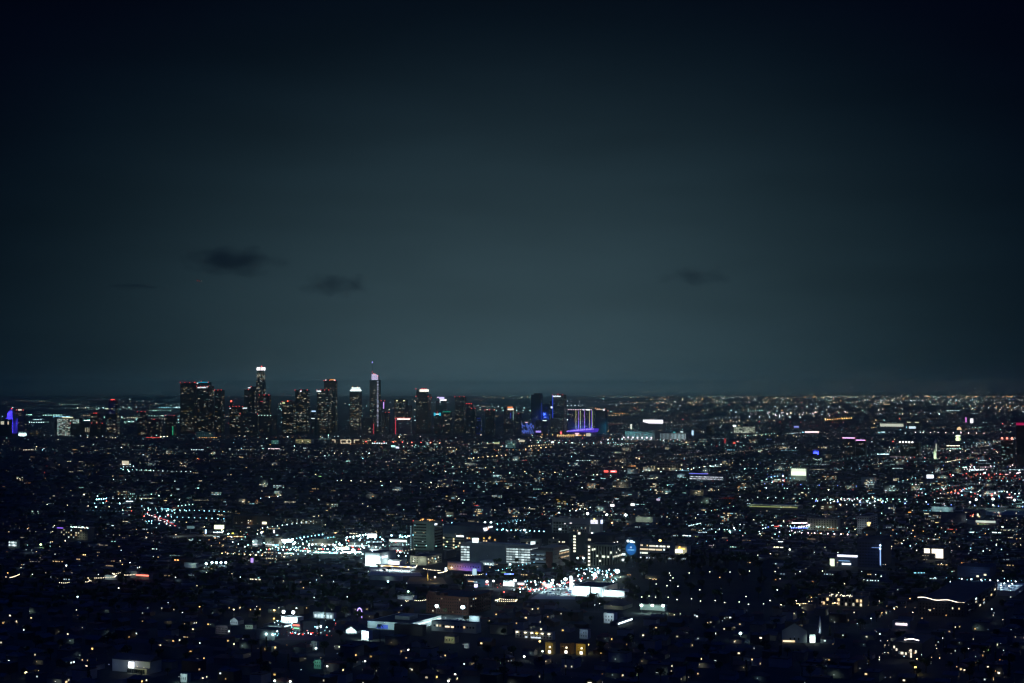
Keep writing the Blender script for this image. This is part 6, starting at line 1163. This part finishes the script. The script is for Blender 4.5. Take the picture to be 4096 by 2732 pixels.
# ---- houses on the near slopes
HP = []
walls = [('cream', surf('h_cream', (.26,.24,.19), .85, .1, .2)), ('white', surf('h_white', (.36,.37,.38), .85, .1, .2)), ('grey', surf('h_grey', (.15,.16,.18), .85, .1, .2)), ('brown', surf('h_brown', (.12,.085,.07), .85, .1, .2))]
for wi, (wn, wm) in enumerate(walls):
    for rf in ('gabled', 'hipped', 'flat roofed'):
        w_, d_, h_ = (13, 10, 4.2) if rf != 'flat roofed' else (16, 12, 7.5)
        q = MB(); q.box(-w_/2, w_/2, -d_/2, d_/2, 0, h_)
        if rf == 'gabled': q.face([(-w_/2,-d_/2,h_),(-w_/2,d_/2,h_),(-w_/2,0,h_+2.3)]); q.face([(w_/2,-d_/2,h_),(w_/2,d_/2,h_),(w_/2,0,h_+2.3)])
        wm_ = q.mesh('wall', wm); t = MB(); o_ = .5
        if rf == 'flat roofed':
            t.box(-w_/2-.15, w_/2+.15, -d_/2-.15, d_/2+.15, h_+.01, h_+.6); t.box(-2, 0, -1, 1, h_+.61, h_+1.6)
        else:
            ins = 0 if rf == 'gabled' else 4.5; z = h_-.1; a_, b_, c_, d2 = (-w_/2-o_,-d_/2-o_,z),(w_/2+o_,-d_/2-o_,z),(w_/2+o_,d_/2+o_,z),(-w_/2-o_,d_/2+o_,z); r0, r1 = (-w_/2-o_+ins,0,h_+2.6),(w_/2+o_-ins,0,h_+2.6)
            t.face([a_,b_,r1,r0]); t.face([c_,d2,r0,r1])
            if ins: t.face([d2,a_,r0]); t.face([b_,c_,r1])
            t.box(2.2, 3.0, .6, 1.4, h_+.5, h_+3.4)
        HP.append((wn+' '+rf.replace('flat roofed','flat')+' house', wm_, t.mesh('roof', SHING[wi % 3]), w_, d_, h_))
def house(u, v, i, nlit, rr):
    X, Y = G(u, v); nm, wm_, rm_, w_, d_, h_ = HP[i]; turn = rr.choice([0, 0, math.pi/2])
    e = empty('house', (X, Y, 0), -ANG+turn, None, 'house', 'houses on the near streets'); k = rr.uniform(.85, 1.25); e.scale = (k, k, k*rr.uniform(.9,1.1))
    link('wall', wm_, e); link('roof', rm_, e)
    for j in range(nlit):
        c = rr.choice([WARM, CREAM, CREAM, WHITE, (1,.6,.2)]); kk = rr.choice([.5,.9,1.5,2.2]); z = rr.choice([1.7, h_-1.6]); s_ = rr.choice([1.0,1.4,1.8]); x = rr.uniform(-.4,.4)
        if turn: link('window', unit(emis(c, kk)), e, (-w_/2-.08 if False else w_/2*0+x*w_, -d_/2-.08, z), (s_, .16, 1.2)) if rr.random() < .5 else link('window', unit(emis(c, kk)), e, (-w_/2-.08, x*d_, z), (.16, s_, 1.2))
        else: link('window', unit(emis(c, kk)), e, (x*w_, -d_/2-.08, z), (s_, .16, 1.2)) if rr.random() < .6 else link('window', unit(emis(c, kk)), e, (w_/2+.08, x*d_, z), (.16, s_, 1.2))
    if rr.random() < .3: lamp_light('porch_light', e, (rr.uniform(-.4,.4)*w_, -d_/2-3.2, 2.6), rr.choice([25,50,110]), rr.choice([(1,.75,.4),(1,.92,.7),(.8,1,.9),(.7,.95,1)]), .2)  # porch lights added at random to brighten dim house walls
    later(e, nm+(' with %d lit window%s' % (nlit, '' if nlit == 1 else 's') if nlit else ', unlit'), u, v)
# building lots on the street grid
lots = []
for i in range(-60, 60):
    for j in range(-8, 120):
        gx, gy = i*27.0+(i//2)*6, 1380+j*33.0+(j//2)*14
        X = gx*ca + (gy-1380)*sa; Y = 1380 - gx*sa + (gy-1380)*ca
        if Y < 1420: continue
        u, v = proj(X, Y, 0)
        if -40 < u < 4140 and 2150 < v < 2760: lots.append((v, u, X, Y))
lots.sort(reverse=True)
r = random.Random(31)
def clear(u, v, hw, top):
    for a, b_, c, d_ in KEEP:
        if u+hw > a and u-hw < b_ and v > d_-14 and v-top < d_: return False      # would stand before it
        if u+hw > a and u-hw < b_ and c < v < d_+2: return False
    return True
nh = 0; REST = []
for v, u, X, Y in lots:
    s_ = F/Y
    if r.random() < .12: continue
    if not clear(u, v, 8*s_, 8*s_): continue
    if nh < 300:
        u2, v2 = proj(X+r.uniform(-3,3), Y+r.uniform(-4,4), 0)
        house(u2, v2, r.choices(range(12), [3,3,2]*4)[0], r.choices([0,1,2,3,4],[10,5,2,1,0])[0], r); nh += 1
    else: REST.append((X, Y))
# trees between them
for _ in range(2000):
    if nt_ >= 300: break
    v = 2300+432*math.sqrt(r.random()); u = r.uniform(0, 4096)
    X, Y = G(u, v)
    if clear(u, v, 5*F/Y, 11*F/Y): tree(u, v, r.choice([0,1,2,3,0,1,2,3,4,5]), r.uniform(.7,1.5)); nt_ += 1
# ---- cars
cb = MB(); cb.side([(-2.2,.35),(2.2,.35),(2.25,.8),(1.35,.95),(.7,1.45),(-1.2,1.45),(-1.9,.95),(-2.25,.85)], -.88, .88)
cpaints = [('white', surf('car_white', (.7,.7,.7), .3, .05, 1)), ('black', surf('car_black', (.02,.02,.025), .3, .05, 1)), ('silver', surf('car_silver', (.4,.41,.42), .3, .05, 1, .5)), ('red', surf('car_red', (.4,.03,.03), .3, .05, 1)), ('blue', surf('car_blue', (.04,.08,.25), .3, .05, 1))]
cbm = [(n_, cb.mesh('body', m_)) for n_, m_ in cpaints]; wq = MB()
n = 10; wq.side([(.33*math.cos(2*math.pi*i/n), .33+.33*math.sin(2*math.pi*i/n)) for i in range(n)], -.1, .1); wmesh = wq.mesh('wheel', surf('tyre', (.02,.02,.02), .9, .1, 1))
gq = MB(); gq.side([(1.2,.98),(.62,1.38),(-1.1,1.38),(-1.7,.98)], -.90, .90); gmesh = gq.mesh('windows', GLASS)
def car(u, v, rz, lights, group, kk=1.0):
    X, Y = G(u, v); n_, me = rnd.choice(cbm); e = empty('car', (X, Y, .1), rz, None, 'car', group); link('body', me, e); link('windows', gmesh, e)
    for x in (-1.35, 1.35):
        for y in (-.85, .85): link('wheel', wmesh, e, (x, y, 0))
    if lights:
        for y in (-.6, .6):
            link('headlight', ball(emis((.95,1,1), 9)), e, (2.3, y, .75), (.34*kk,.34*kk,.34*kk)); link('tail_light', ball(emis((1,.04,.03), 7)), e, (-2.3, y, .8), (.34*kk,.34*kk,.34*kk))
    later(e, n_+(' car driving with its lights on' if lights else ' car parked'), u, v)
for i in range(22):                             # avenue running away at left
    t_ = i/21; u, v = 605+t_*85+rnd.uniform(-4,4), 2060+t_*42
    away = i % 2; X, Y = G(u, v); car(u+(9 if away else -9)+rnd.uniform(-3,3), v+rnd.uniform(-3,3), math.pi/2+.55 if away else -math.pi/2+.55, True, 'traffic on the left avenue', 1.1)
for i in range(30):                             # supermarket street
    t_ = i/29; u, v = 2120+t_*330+rnd.uniform(-5,5), 2366-t_*72+rnd.uniform(-2,4); car(u, v, math.radians(rnd.choice([62, 242])), i % 2 == 0, 'cars on the supermarket street', 1.6)
for rw in range(4):
    for c_ in range(9):
        if rnd.random() < .8: car(2160+c_*13+rw*8, 2352+rw*10, math.radians(65), False, 'cars in the supermarket lot')
for c_ in range(16): car(1080+c_*24+rnd.uniform(-3,3), 2196+rnd.uniform(-2,6), math.radians(65), c_ % 3 == 0, 'cars on the shopping strip lots', 1.8)
for c_ in range(5): car(1795+c_*16, 2483+rnd.uniform(-2,2), math.radians(65), False, 'cars in the lot behind the warehouse')
for c_ in range(10): car(1090+c_*19, 2534+rnd.uniform(-4,8), math.radians(30+c_*20), c_ % 2 == 0, 'cars around the white diner', 1.2)
mark(650, 2075, 'the left avenue')
# ---- crane, aircraft and clouds
X, Y = G(2516, 1896); Y = G(2516, 1890)[1]; X = (2516-CU)/F*Y; e = empty('tower_crane', (X+30, Y, 0), 0, 'thin tower crane lit amber beside the construction block', 'crane'); boxo('mast', METAL, e, -1, 1, -1, 1, 0, 44); boxo('jib', METAL, e, -12, 34, -.6, .6, 44.05, 45.4); link('lamp', ball(emis((1,.7,.4), 3)), e, (0, -1.6, 42), (1.6,1,2.6)); link('lamp', ball(emis((1,.75,.5), 3)), e, (-8, -1.2, 44), (3,.8,.8))
x, y, z = ray(797, 1123); t_ = 12000/y; e = empty('airliner', (x*t_, 12000, H+z*t_), .5, 'tiny airliner showing red and white lights under the largest cloud', 'aircraft')
q = MB(); q.side([(-18,0),(-15,1.8),(14,1.8),(18,.4),(15,-1.6),(-10,-1.4)], -1.8, 1.8); q.face([(-4,-17,.2),(1,-17,.2),(6,0,.2),(-3,0,.2)]); q.face([(-4,17,.2),(1,17,.2),(6,0,.2),(-3,0,.2)]); q.face([(-18,0,1.6),(-13,0,1.6),(-17,0,7),(-19,0,7)]); q.build('fuselage', METAL, e)
link('navigation_light', ball(emis(RED, 1.2)), e, (-16, -8, .4), (2.4,2.4,2.4)); link('landing_light', ball(emis((1,.9,.85), 1.2)), e, (17, 6, -1), (2.2,2.2,2.2)); link('beacon', ball(emis(RED, .8)), e, (2, 0, -3), (1.5,1.5,1.5))
def cloud(u, v, wu, hv, D, dens, label, seed):
    x, y, z = ray(u, v); t_ = D/y; s_ = D/F; rr = random.Random(seed); q = MB()
    me = bpy.data.meshes.new('cloud'); bm_v = []; bm_f = []
    import bmesh
    bm = bmesh.new(); bmesh.ops.create_icosphere(bm, subdivisions=4, radius=1.0)
    for w_ in bm.verts: w_.co = Vector((w_.co.x*wu*s_/2, w_.co.y*wu*s_/3, w_.co.z*hv*s_/2))
    bm.to_mesh(me); bm.free()
    m = bpy.data.materials.new('cloud_vapour'); m.use_nodes = True; n = m.node_tree; n.nodes.clear()
    tc_ = n.nodes.new('ShaderNodeTexCoord'); nz_ = n.nodes.new('ShaderNodeTexNoise'); nz_.inputs['Scale'].default_value = 2.4; nz_.inputs['Detail'].default_value = 5
    mp_ = n.nodes.new('ShaderNodeMapping'); mp_.inputs['Location'].default_value = (seed*3.1, seed, 0); mp_.inputs['Scale'].default_value = (2/(wu*s_), 2/(wu*s_), 2.2/(hv*s_)*.5)
    n.links.new(tc_.outputs['Object'], mp_.inputs[0]); n.links.new(mp_.outputs[0], nz_.inputs['Vector'])
    mp2 = n.nodes.new('ShaderNodeMapping'); mp2.inputs['Scale'].default_value = (2/(wu*s_), 3/(wu*s_), 2/(hv*s_)); n.links.new(tc_.outputs['Object'], mp2.inputs[0])
    ln = n.nodes.new('ShaderNodeVectorMath'); ln.operation = 'LENGTH'; n.links.new(mp2.outputs[0], ln.inputs[0])
    def mt(op, a_, b_):
        k_ = n.nodes.new('ShaderNodeMath'); k_.operation = op
        for i_, v_ in enumerate((a_, b_)):
            if isinstance(v_, (int, float)): k_.inputs[i_].default_value = v_
            else: n.links.new(v_, k_.inputs[i_])
        return k_.outputs[0]
    fall = mt('SUBTRACT', 1.0, ln.outputs['Value']); dn = mt('MULTIPLY', mt('MAXIMUM', mt('SUBTRACT', mt('ADD', mt('MULTIPLY', fall, .55), mt('MULTIPLY', nz_.outputs[0], 1.5)), .86), 0.0), dens/(wu*s_))
    vv = n.nodes.new('ShaderNodeVolumePrincipled'); vv.inputs['Color'].default_value = (.22,.26,.25,1); n.links.new(dn, vv.inputs['Density'])
    oo = n.nodes.new('ShaderNodeOutputMaterial'); n.links.new(vv.outputs[0], oo.inputs['Volume']); me.materials.append(m); m.cycles.homogeneous_volume = False
    o = link('cloud', me, None, (x*t_, D, H+z*t_)); tag(o, label, 'cloud', 'small dark clouds over the skyline')
cloud(930, 1045, 500, 140, 14000, 7.0, 'largest small dark cloud, high over the bank towers', 2)
cloud(1345, 1142, 330, 120, 14500, 5.0, 'ragged dark cloud over the white crowned tower', 5)
cloud(2795, 1108, 380, 100, 15000, 2.9, 'faint flat cloud alone on the right side of the sky', 7)
cloud(545, 1146, 300, 34, 15000, 3.0, 'thin faint streak of cloud at the left of the sky', 9)
settle()
# ================================================================ far plain: what nobody could count
def big(name, V, Fc, mats, mi, kind='stuff'):
    me = bpy.data.meshes.new(name); me.vertices.add(len(V)); me.vertices.foreach_set('co', V.astype(np.float32).ravel())
    nf, k = Fc.shape; me.loops.add(nf*k); me.loops.foreach_set('vertex_index', Fc.astype(np.int32).ravel()); me.polygons.add(nf)
    me.polygons.foreach_set('loop_start', np.arange(0, nf*k, k, dtype=np.int32)); me.polygons.foreach_set('loop_total', np.full(nf, k, np.int32))
    for m in mats: me.materials.append(m)
    me.polygons.foreach_set('material_index', mi.astype(np.int32)); me.update(); me.validate(); o = link(name, me); o['kind'] = kind; return o
rs = np.random.RandomState(3); CUBE = np.array([(-.5,-.5,-.5),(.5,-.5,-.5),(.5,.5,-.5),(-.5,.5,-.5),(-.5,-.5,.5),(.5,-.5,.5),(.5,.5,.5),(-.5,.5,.5)]); CF = np.array([(0,3,2,1),(4,5,6,7),(0,1,5,4),(1,2,6,5),(2,3,7,6),(3,0,4,7)])
def boxes(P, S, A):
    """centres, sizes, rotations"""
    n = len(P); c, s = np.cos(A)[:,None], np.sin(A)[:,None]; L_ = CUBE[None]*S[:,None]; x = L_[...,0]*c - L_[...,1]*s; y = L_[...,0]*s + L_[...,1]*c
    V = np.stack([x, y, L_[...,2]], -1)+P[:,None]; Fc = CF[None]+(np.arange(n)*8)[:,None,None]; return V.reshape(-1,3), Fc.reshape(-1,4)
def Gn(u, v, h=0.0):
    x = (u-CU)/F; z = -(v-CV)/F; c, s = math.cos(TH), math.sin(TH); yy, zz = c-z*s, s+z*c; t = (h-H)/zz; return x*t, yy*t
KP = np.array(KEEP)
def clearn(u, v, hw, top):
    ok = np.ones(len(u), bool)
    for a, b_, c, d_ in KP: ok &= ~((u+hw > a) & (u-hw < b_) & (v > d_-6) & (v-top < d_)); ok &= ~((u+hw > a) & (u-hw < b_) & (v > c) & (v < d_+2))
    return ok
# roofs of the far plain
Y = 1/np.linspace(1/2350, 1/11500, 9000)+rs.uniform(-40,40,9000); u = rs.uniform(-60, 4156, 9000); v = row(Y); sc_ = F/Y
ok = clearn(u, v, 7*sc_, 6*sc_); u, Y, v = u[ok], Y[ok], v[ok]
X = (u-CU)/F*Y; hh = rs.choice([3.2,3.6,4,5,6.5,8], len(u), p=[.3,.25,.2,.15,.07,.03])
if REST: RX = np.array(REST); X = np.r_[X, RX[:,0]]; Y = np.r_[Y, RX[:,1]]; hh = np.r_[hh, rs.choice([3.8,4.5,6], len(RX))]
n = len(X); S = np.stack([rs.uniform(9,20,n), rs.uniform(8,14,n), hh], -1); P = np.stack([X, Y, hh/2], -1); A = np.full(n, -ANG)
V1, F1 = boxes(P, S, A); S2 = S*[1.06,1.06,0]+[0,0,.5]; P2 = P.copy(); P2[:,2] = hh+.26; V2, F2 = boxes(P2, S2, A)
mi = np.repeat(rs.randint(0, 4, n), 6)
big('houses', np.r_[V1, V2], np.r_[F1, F2+len(V1)], [w_[1] for w_ in walls]+SHING[:1], np.r_[mi, np.full(n*6, 4)])
# canopy of street trees
n = 9000; Y = 1/np.linspace(1/2000, 1/11000, n)+rs.uniform(-30,30,n); u = rs.uniform(-60, 4156, n); v = row(Y); sc_ = F/Y; ok = clearn(u, v, 4*sc_, 7*sc_); u, Y = u[ok], Y[ok]; n = len(u); X = (u-CU)/F*Y
rad = rs.uniform(2.0, 4.6, n); top = rs.uniform(3.2, 7.0, n); K = 26
d = rs.normal(size=(n, K, 3)); d /= np.linalg.norm(d, axis=2, keepdims=True); d *= rs.uniform(.6, 1, (n, K, 1)); C_ = np.stack([X, Y, top-rad*.4], -1)[:,None]+d*np.stack([rad, rad, rad*.7], -1)[:,None]
C_[...,2] = np.maximum(C_[...,2], .4); t1 = rs.normal(size=(n,K,3)); t1 /= np.linalg.norm(t1, axis=2, keepdims=True); t2 = np.cross(t1, rs.normal(size=(n,K,3))); t2 /= np.linalg.norm(t2, axis=2, keepdims=True); q_ = (rad*.42)[:,None,None]
V = np.stack([C_+t1*q_, C_+t2*q_, C_-t1*q_, C_-t2*q_], 2).reshape(-1,3); Fc = np.arange(len(V)).reshape(-1,4)
big('foliage', V, Fc, LEAF, np.repeat(rs.randint(0,3,n), K))
# lights of the plain
LC = {'w':(.68,.93,1),'m':(.48,1,.90),'c':(1,.84,.58),'a':(1,.66,.32),'o':(1,.42,.12),'r':(1,.08,.06),'p':(1,.68,.76),'b':(.15,.25,1),'g':(.5,1,.35),'t':(.30,.80,1)}
keys = list(LC); lev = [.3,.8,1.8,3.6,9,24]; MATS = [emis(LC[k_], l_) for k_ in keys for l_ in lev]; TR = lambda d_: math.exp(-4.8e-5*d_)
def field(u0, u1, v0, v1, n, pal, kmu=.9, size=2.2, rows=.5, h=9.0, seed=0):
    """lamps standing on the ground behind image rows v0..v1, singly and in street rows"""
    r_ = random.Random(seed or int(u0*3+v0*7+n)); out = []
    kc, kw = zip(*pal.items())
    small = u1-u0 < 420
    while len(out) < n:
        u, v = r_.uniform(u0, u1), r_.uniform(v0, v1); x, y = Gn(u, v, h)
        if not small and mnoise.noise((x/(y*.07), y/(y*.11)+math.log(y)*9, 3.0)) < r_.uniform(-.42, .30): continue
        c = r_.choices(kc, kw)[0]; br = r_.lognormvariate(math.log(kmu), 1.0)/TR(y)
        m = 1
        if r_.random() < rows:
            m = r_.randint(3, 12); a = math.atan2(sa, ca) if False else 0
            dx, dy = (ca, -sa) if r_.random() < .72 else (sa, ca)
            st = r_.uniform(25, 60)*max(1, y/9000)*(.3 if small else 1)
            if r_.random() < .25: dx, dy, st = 1, 0, y/F*r_.uniform(4, 7)
        for i in range(m):
            xx, yy = x+(dx*st*i if m > 1 else 0), y+(dy*st*i if m > 1 else 0)
            if yy < 1400: continue
            b1 = br*r_.uniform(.6,1.4); li = 0 if b1 < .5 else 1 if b1 < 1.2 else 2 if b1 < 2.6 else 3 if b1 < 5.5 else 4 if b1 < 14 else 5; bz = b1*TR(y)
            out.append((xx, yy, h, size*(.72 if bz < .6 else .95 if bz < 1.6 else 1.35)*r_.uniform(.68,1.02)*yy/F, keys.index(c)*6+li))
    return out
mixW = {'w':4,'m':3,'c':2.5,'a':2,'p':.8,'o':1.4,'r':.4,'t':1.6}; mixL = {'m':5,'w':4,'c':3,'a':1,'r':.4,'t':1}; mixD = {'c':5,'a':4,'w':3,'m':1,'o':.8,'r':.2,'b':.15,'g':.2}; mixR = {'w':5,'p':1.6,'m':2,'c':2.4,'a':1.3,'o':1,'r':.7,'t':2.2,'b':.4}; mixO = {'o':4,'a':3,'c':3,'w':1,'m':1}
pts = []
for z_ in [
 (2450,4096,1585,1592,120,mixO,1.0,2.3,0),(3200,4096,1584,1589,140,mixO,1.4,2.4,0),(2600,4096,1590,1614,380,{'c':4,'a':3,'o':1.5,'w':2,'m':2,'r':.4},1.1,2.2,0),(2400,4096,1610,1660,520,{'c':3,'a':3,'o':1.5,'w':3,'p':1,'m':2,'r':.5},1.15,2.3,.1),(2400,4096,1660,1730,560,{'c':3,'a':2.4,'o':1.2,'w':3,'p':1,'m':2,'r':.6,'t':1},.9,2.3,.2),
 (3000,3340,1646,1664,60,{'p':4,'w':3,'a':2},1.8,2.6,0),(3500,3700,1600,1606,34,{'w':4,'p':1},1.6,2.4,0),(3400,4096,1598,1605,50,mixR,1.3,2.4,0),
 (1850,2450,1585,1600,70,{'m':3,'c':2,'a':1,'o':.6},.7,2.3,0),(1850,2450,1600,1680,200,mixW,.85,2.4,.2),(1320,1900,1598,1690,150,mixL,.8,2.4,.2),
 (0,720,1592,1640,110,mixL,.7,2.3,.15),(310,545,1630,1637,40,mixL,1.5,2.6,0),(0,230,1600,1606,16,{'c':1,'m':1},1.0,2.2,.6),(200,260,1616,1619,16,mixL,1,2.2,.6),(470,720,1660,1692,100,mixL,1.6,2.6,.1),(100,420,1660,1690,70,mixL,1.1,2.5,.5),(590,720,1626,1650,60,mixL,1,2.4,.5),(895,925,1600,1700,34,mixL,1,2.4,.3),(1095,1130,1610,1720,34,mixL,.9,2.3,.3),(0,60,1655,1680,12,{'t':2,'m':2},2.2,3.2,.4),
 (0,1300,1740,1800,300,mixW,.8,2.5,.3),(1300,2500,1738,1800,520,mixW,.9,2.6,.35),(2400,4096,1728,1800,560,mixR,1.0,2.7,.4),(3400,4096,1745,1800,130,mixR,1.3,2.8,.4),
 (0,1200,1800,1900,140,mixD,.6,2.4,.2),(1200,2500,1800,1900,360,mixW,.7,2.6,.25),(2500,4096,1800,1900,430,mixR,.85,2.7,.4),
 (0,1700,1900,2060,200,mixD,.55,2.5,.12),(1700,2900,1900,2060,290,mixW,.65,2.6,.25),(2900,4096,1900,2060,430,mixR,.9,3.0,.4),
 (480,560,1855,1885,26,{'t':1,'m':2,'w':2,'r':1},2.4,3.4,.2),(330,720,1975,2060,120,{'w':4,'m':4,'t':2,'r':1.2,'c':2},2.4,3.6,.3),(560,700,2030,2100,60,{'w':4,'t':4,'r':1,'m':2},2.6,3.6,.4),
 (3250,3560,1985,2020,70,{'w':4,'m':2,'a':2,'p':1},2.6,3.8,.3),(3640,4096,1890,1990,200,{'w':5,'p':2,'r':2,'t':2},2.0,3.6,.4),(3850,4096,1860,1900,70,{'w':4,'p':3,'r':1},2.6,4,.3),(3072,3220,2080,2130,60,{'p':3,'w':3,'r':2,'b':1},2.8,3.8,.2),(3070,3140,1895,1930,50,{'t':3,'b':2,'w':2,'r':1},1.8,3.2,.2),
 (2720,3070,2095,2130,70,{'w':3,'m':3,'t':2},2.4,3.6,.4),(2060,2500,2030,2075,70,mixW,1.2,3.2,.2),(1950,2080,2080,2125,40,{'t':3,'w':3,'p':1},2,3.4,.3),(1620,1830,2085,2115,26,{'w':3,'t':2,'g':1},1.2,3,.2),
 (850,1100,2110,2215,130,{'w':4,'m':3,'a':2,'r':1},2.6,4.0,.25),(1090,1460,2145,2215,250,{'m':5,'w':5,'t':3,'r':.7,'c':1},3.4,4.6,.35),(1460,1640,2140,2215,90,{'m':5,'w':5,'t':3,'r':1,'c':1},3,4.2,.35),(0,850,2060,2240,120,mixD,1.0,2.9,.15),(1250,1640,2060,2140,60,mixD,.8,2.8,.2),
 (2700,4096,2060,2200,210,mixR,1.1,3.0,.25),(1950,2130,2330,2370,26,{'r':3,'w':3,'a':1},2.4,3.2,0),(2300,2470,2272,2326,70,{'w':4,'t':4,'r':1,'p':1},3.4,4.4,0),(2070,2290,2322,2360,60,{'w':4,'t':4,'r':1},3.2,4.2,0),(1060,1345,2480,2545,60,{'w':4,'t':4,'r':1.4,'c':1},2.6,3.4,0),(1940,2130,2275,2300,40,{'t':3,'w':2,'g':1,'b':1},1.8,3.2,.3),(3560,4096,2110,2300,70,mixR,1.4,3.0,.3),(3180,3480,2370,2425,40,{'a':3,'c':3},1.8,2.4,.2),(3500,3760,2560,2640,34,{'a':2,'c':3,'w':2},1.8,2.2,0),(3300,4096,2440,2720,60,{'a':3,'c':3,'o':1,'w':1.5,'g':.6},1.2,2.2,0),(1000,2600,2560,2725,46,{'a':3,'c':3,'o':1,'w':1.5,'g':.8},1.0,2.1,0),(3780,4096,2310,2375,40,{'t':3,'w':4},2.6,3,.3)]: pts += field(*z_)
def boulevard(u, v, along, n, st, c, k, seed, traffic=0):
    r_ = random.Random(seed); x, y = Gn(u, v, 9.0); dx, dy = (ca, -sa) if along == 'ew' else (sa, ca)
    for i in range(n):
        for side in (0, 1):
            if r_.random() < .2: continue
            s0 = (i-n/2)*st + side*st*.5 + r_.uniform(-3, 3); xx, yy = x+dx*s0-dy*side*20, y+dy*s0+dx*side*20
            if yy < 2300: continue
            b1 = k*r_.uniform(.6,1.5)/TR(yy); li = 1 if b1 < 1.2 else 2 if b1 < 2.6 else 3 if b1 < 5.5 else 4
            pts.append((xx, yy, 9.0, 2.3*r_.uniform(.8,1.1)*yy/F, keys.index(c)*6+li))
        if traffic and r_.random() < traffic:
            s0 = (i-n/2+r_.random())*st; cc = r_.choice('rwww' if i % 3 else 'rrr'); xx, yy = x+dx*s0, y+dy*s0
            if yy > 2300: pts.append((xx, yy, 2.5, 1.8*yy/F, keys.index(cc)*6+2))
for q_, z_ in enumerate([(2700,1830,'ew',60,58,'w',.9,.3),(3300,1790,'ew',60,62,'c',.9,.2),(2200,1905,'ew',44,50,'m',.8,.3),(3500,1930,'ew',40,46,'w',1.3,.6),(3000,2085,'ew',26,40,'m',1.2,.5),
  (3300,1850,'ns',60,60,'m',.9,.3),(2500,1860,'ns',60,60,'c',.8,.3),(1500,1880,'ns',50,56,'m',.6,.2),(3800,1800,'ns',60,70,'w',1.1,.4),(600,1850,'ns',50,52,'c',.6,.2),(3950,1960,'ew',30,40,'w',1.4,.7),(1000,1820,'ew',60,55,'m',.6,.15)]): boulevard(*z_[:7], 50+q_, z_[7])
A_ = np.array(pts); n = len(A_)
O6 = np.array([(1,0,0),(0,1,0),(-1,0,0),(0,-1,0),(0,0,1),(0,0,-1)])*.5; OF = np.array([(0,1,4),(1,2,4),(2,3,4),(3,0,4),(1,0,5),(2,1,5),(3,2,5),(0,3,5)])
V = (A_[:,None,:3]+O6[None]*A_[:,3][:,None,None]); Fc = OF[None]+(np.arange(n)*6)[:,None,None]
big('street_lights', V.reshape(-1,3), Fc.reshape(-1,3), MATS, np.repeat(A_[:,4], 8))
# lit windows of the far houses
pw = []
for (u0,u1,v0,v1,n_,pal) in [(0,1700,1780,2060,170,mixD),(1700,4096,1780,2060,300,mixW),(0,4096,2060,2180,200,mixD),(0,4096,2180,2330,110,mixD)]:
    for _ in range(n_):
        u, v = rnd.uniform(u0,u1), rnd.uniform(v0,v1); x, y = Gn(u, v, 6.5); c = rnd.choices(list(pal), list(pal.values()))[0]; li = rnd.choices([0,1,2,3],[6,4,1,.3])[0]
        for i in range(rnd.choice([1,1,1,2,3,5])): pw.append((x+i*rnd.uniform(2.6,4)*ca, y-i*3*sa, 6.5, rnd.uniform(1.0,2.6), 1.2*max(1, y/5000), keys.index(c)*6+li))
W_ = np.array(pw); n = len(W_); V, Fc = boxes(W_[:,:3], np.stack([W_[:,3]*np.maximum(1, W_[:,1]/5000), np.full(n, .4), W_[:,4]], -1), np.full(n, -ANG))
big('lit_windows', V, Fc, MATS, np.repeat(W_[:,5], 6))
# ---- mid rise blocks of the plain, each its own building
r = random.Random(99); LMK = 0
for _ in range(600):
    if LMK >= 110: break
    v = 1768+330*r.random()**1.3; u = r.uniform(0, 4096) if r.random() < .45 else r.uniform(1700, 4096)
    X, Y = G(u, v); wpx = r.uniform(26, 70)*F/Y/1.6; hpx = r.uniform(8, 22)*F/Y
    if not clear(u, v, wpx*.6, hpx): continue
    wn, wm = r.choice(walls); b = bld('mid_rise', 'x', 'mid rise building', u-wpx*.55, u+wpx*.3, u+wpx*.45, v-hpx, v, wm, group='mid rise blocks on the plain'); pal = r.choice(['resid','cool','office','resid'])
    n_ = r.randint(4, 22); nf = max(1, int(b.h/3.6)); ws = []
    for _k in range(n_):
        c, kk = r.choice(PAL[pal]); f = 'f' if r.random() < .75 else 'r'; Lw = b.w if f == 'f' else b.d; ws.append((f, r.uniform(.06,.94)*Lw-(Lw if f == 'f' else 0), (r.randrange(nf)+.5)*3.6 if nf > 1 else b.h*.5, min(r.choice([2,3,6,9]), Lw*.1+1.5), 1.6, emis(c, kk*1.5)))
    emit_windows(b, ws)
    if r.random() < .4: lamp_light('wall_light', b.e, (-b.w*r.random(), -9, 7), 1500*(Y/3000), r.choice([(.8,1,.9),(1,.85,.6),(.7,.9,1)]), .8)
    PEND.append((b.e, '%s block with %d lit windows' % (wn, n_), u, v-hpx/2)); LMK += 1
PEND[:] = [p for p in PEND if p[0]['category'] == 'mid rise building']; 
for u_, v_, ph in [(1043,1600,'the round crowned tower'),(1500,1600,'the sail crowned tower'),(2325,1700,'the violet roofed arena'),(2620,1690,'the huge white screen'),(3420,1780,'the purple roof line towers'),(3837,1720,'the orange glowing dome'),(2985,1720,'the glowing stadium stand'),(270,1710,'the all lit office block'),(3570,1700,'the white arcade'),(785,1640,'the bank sign tower'),(4035,1820,'the blue white slab')]: mark(u_, v_, ph)
settle()
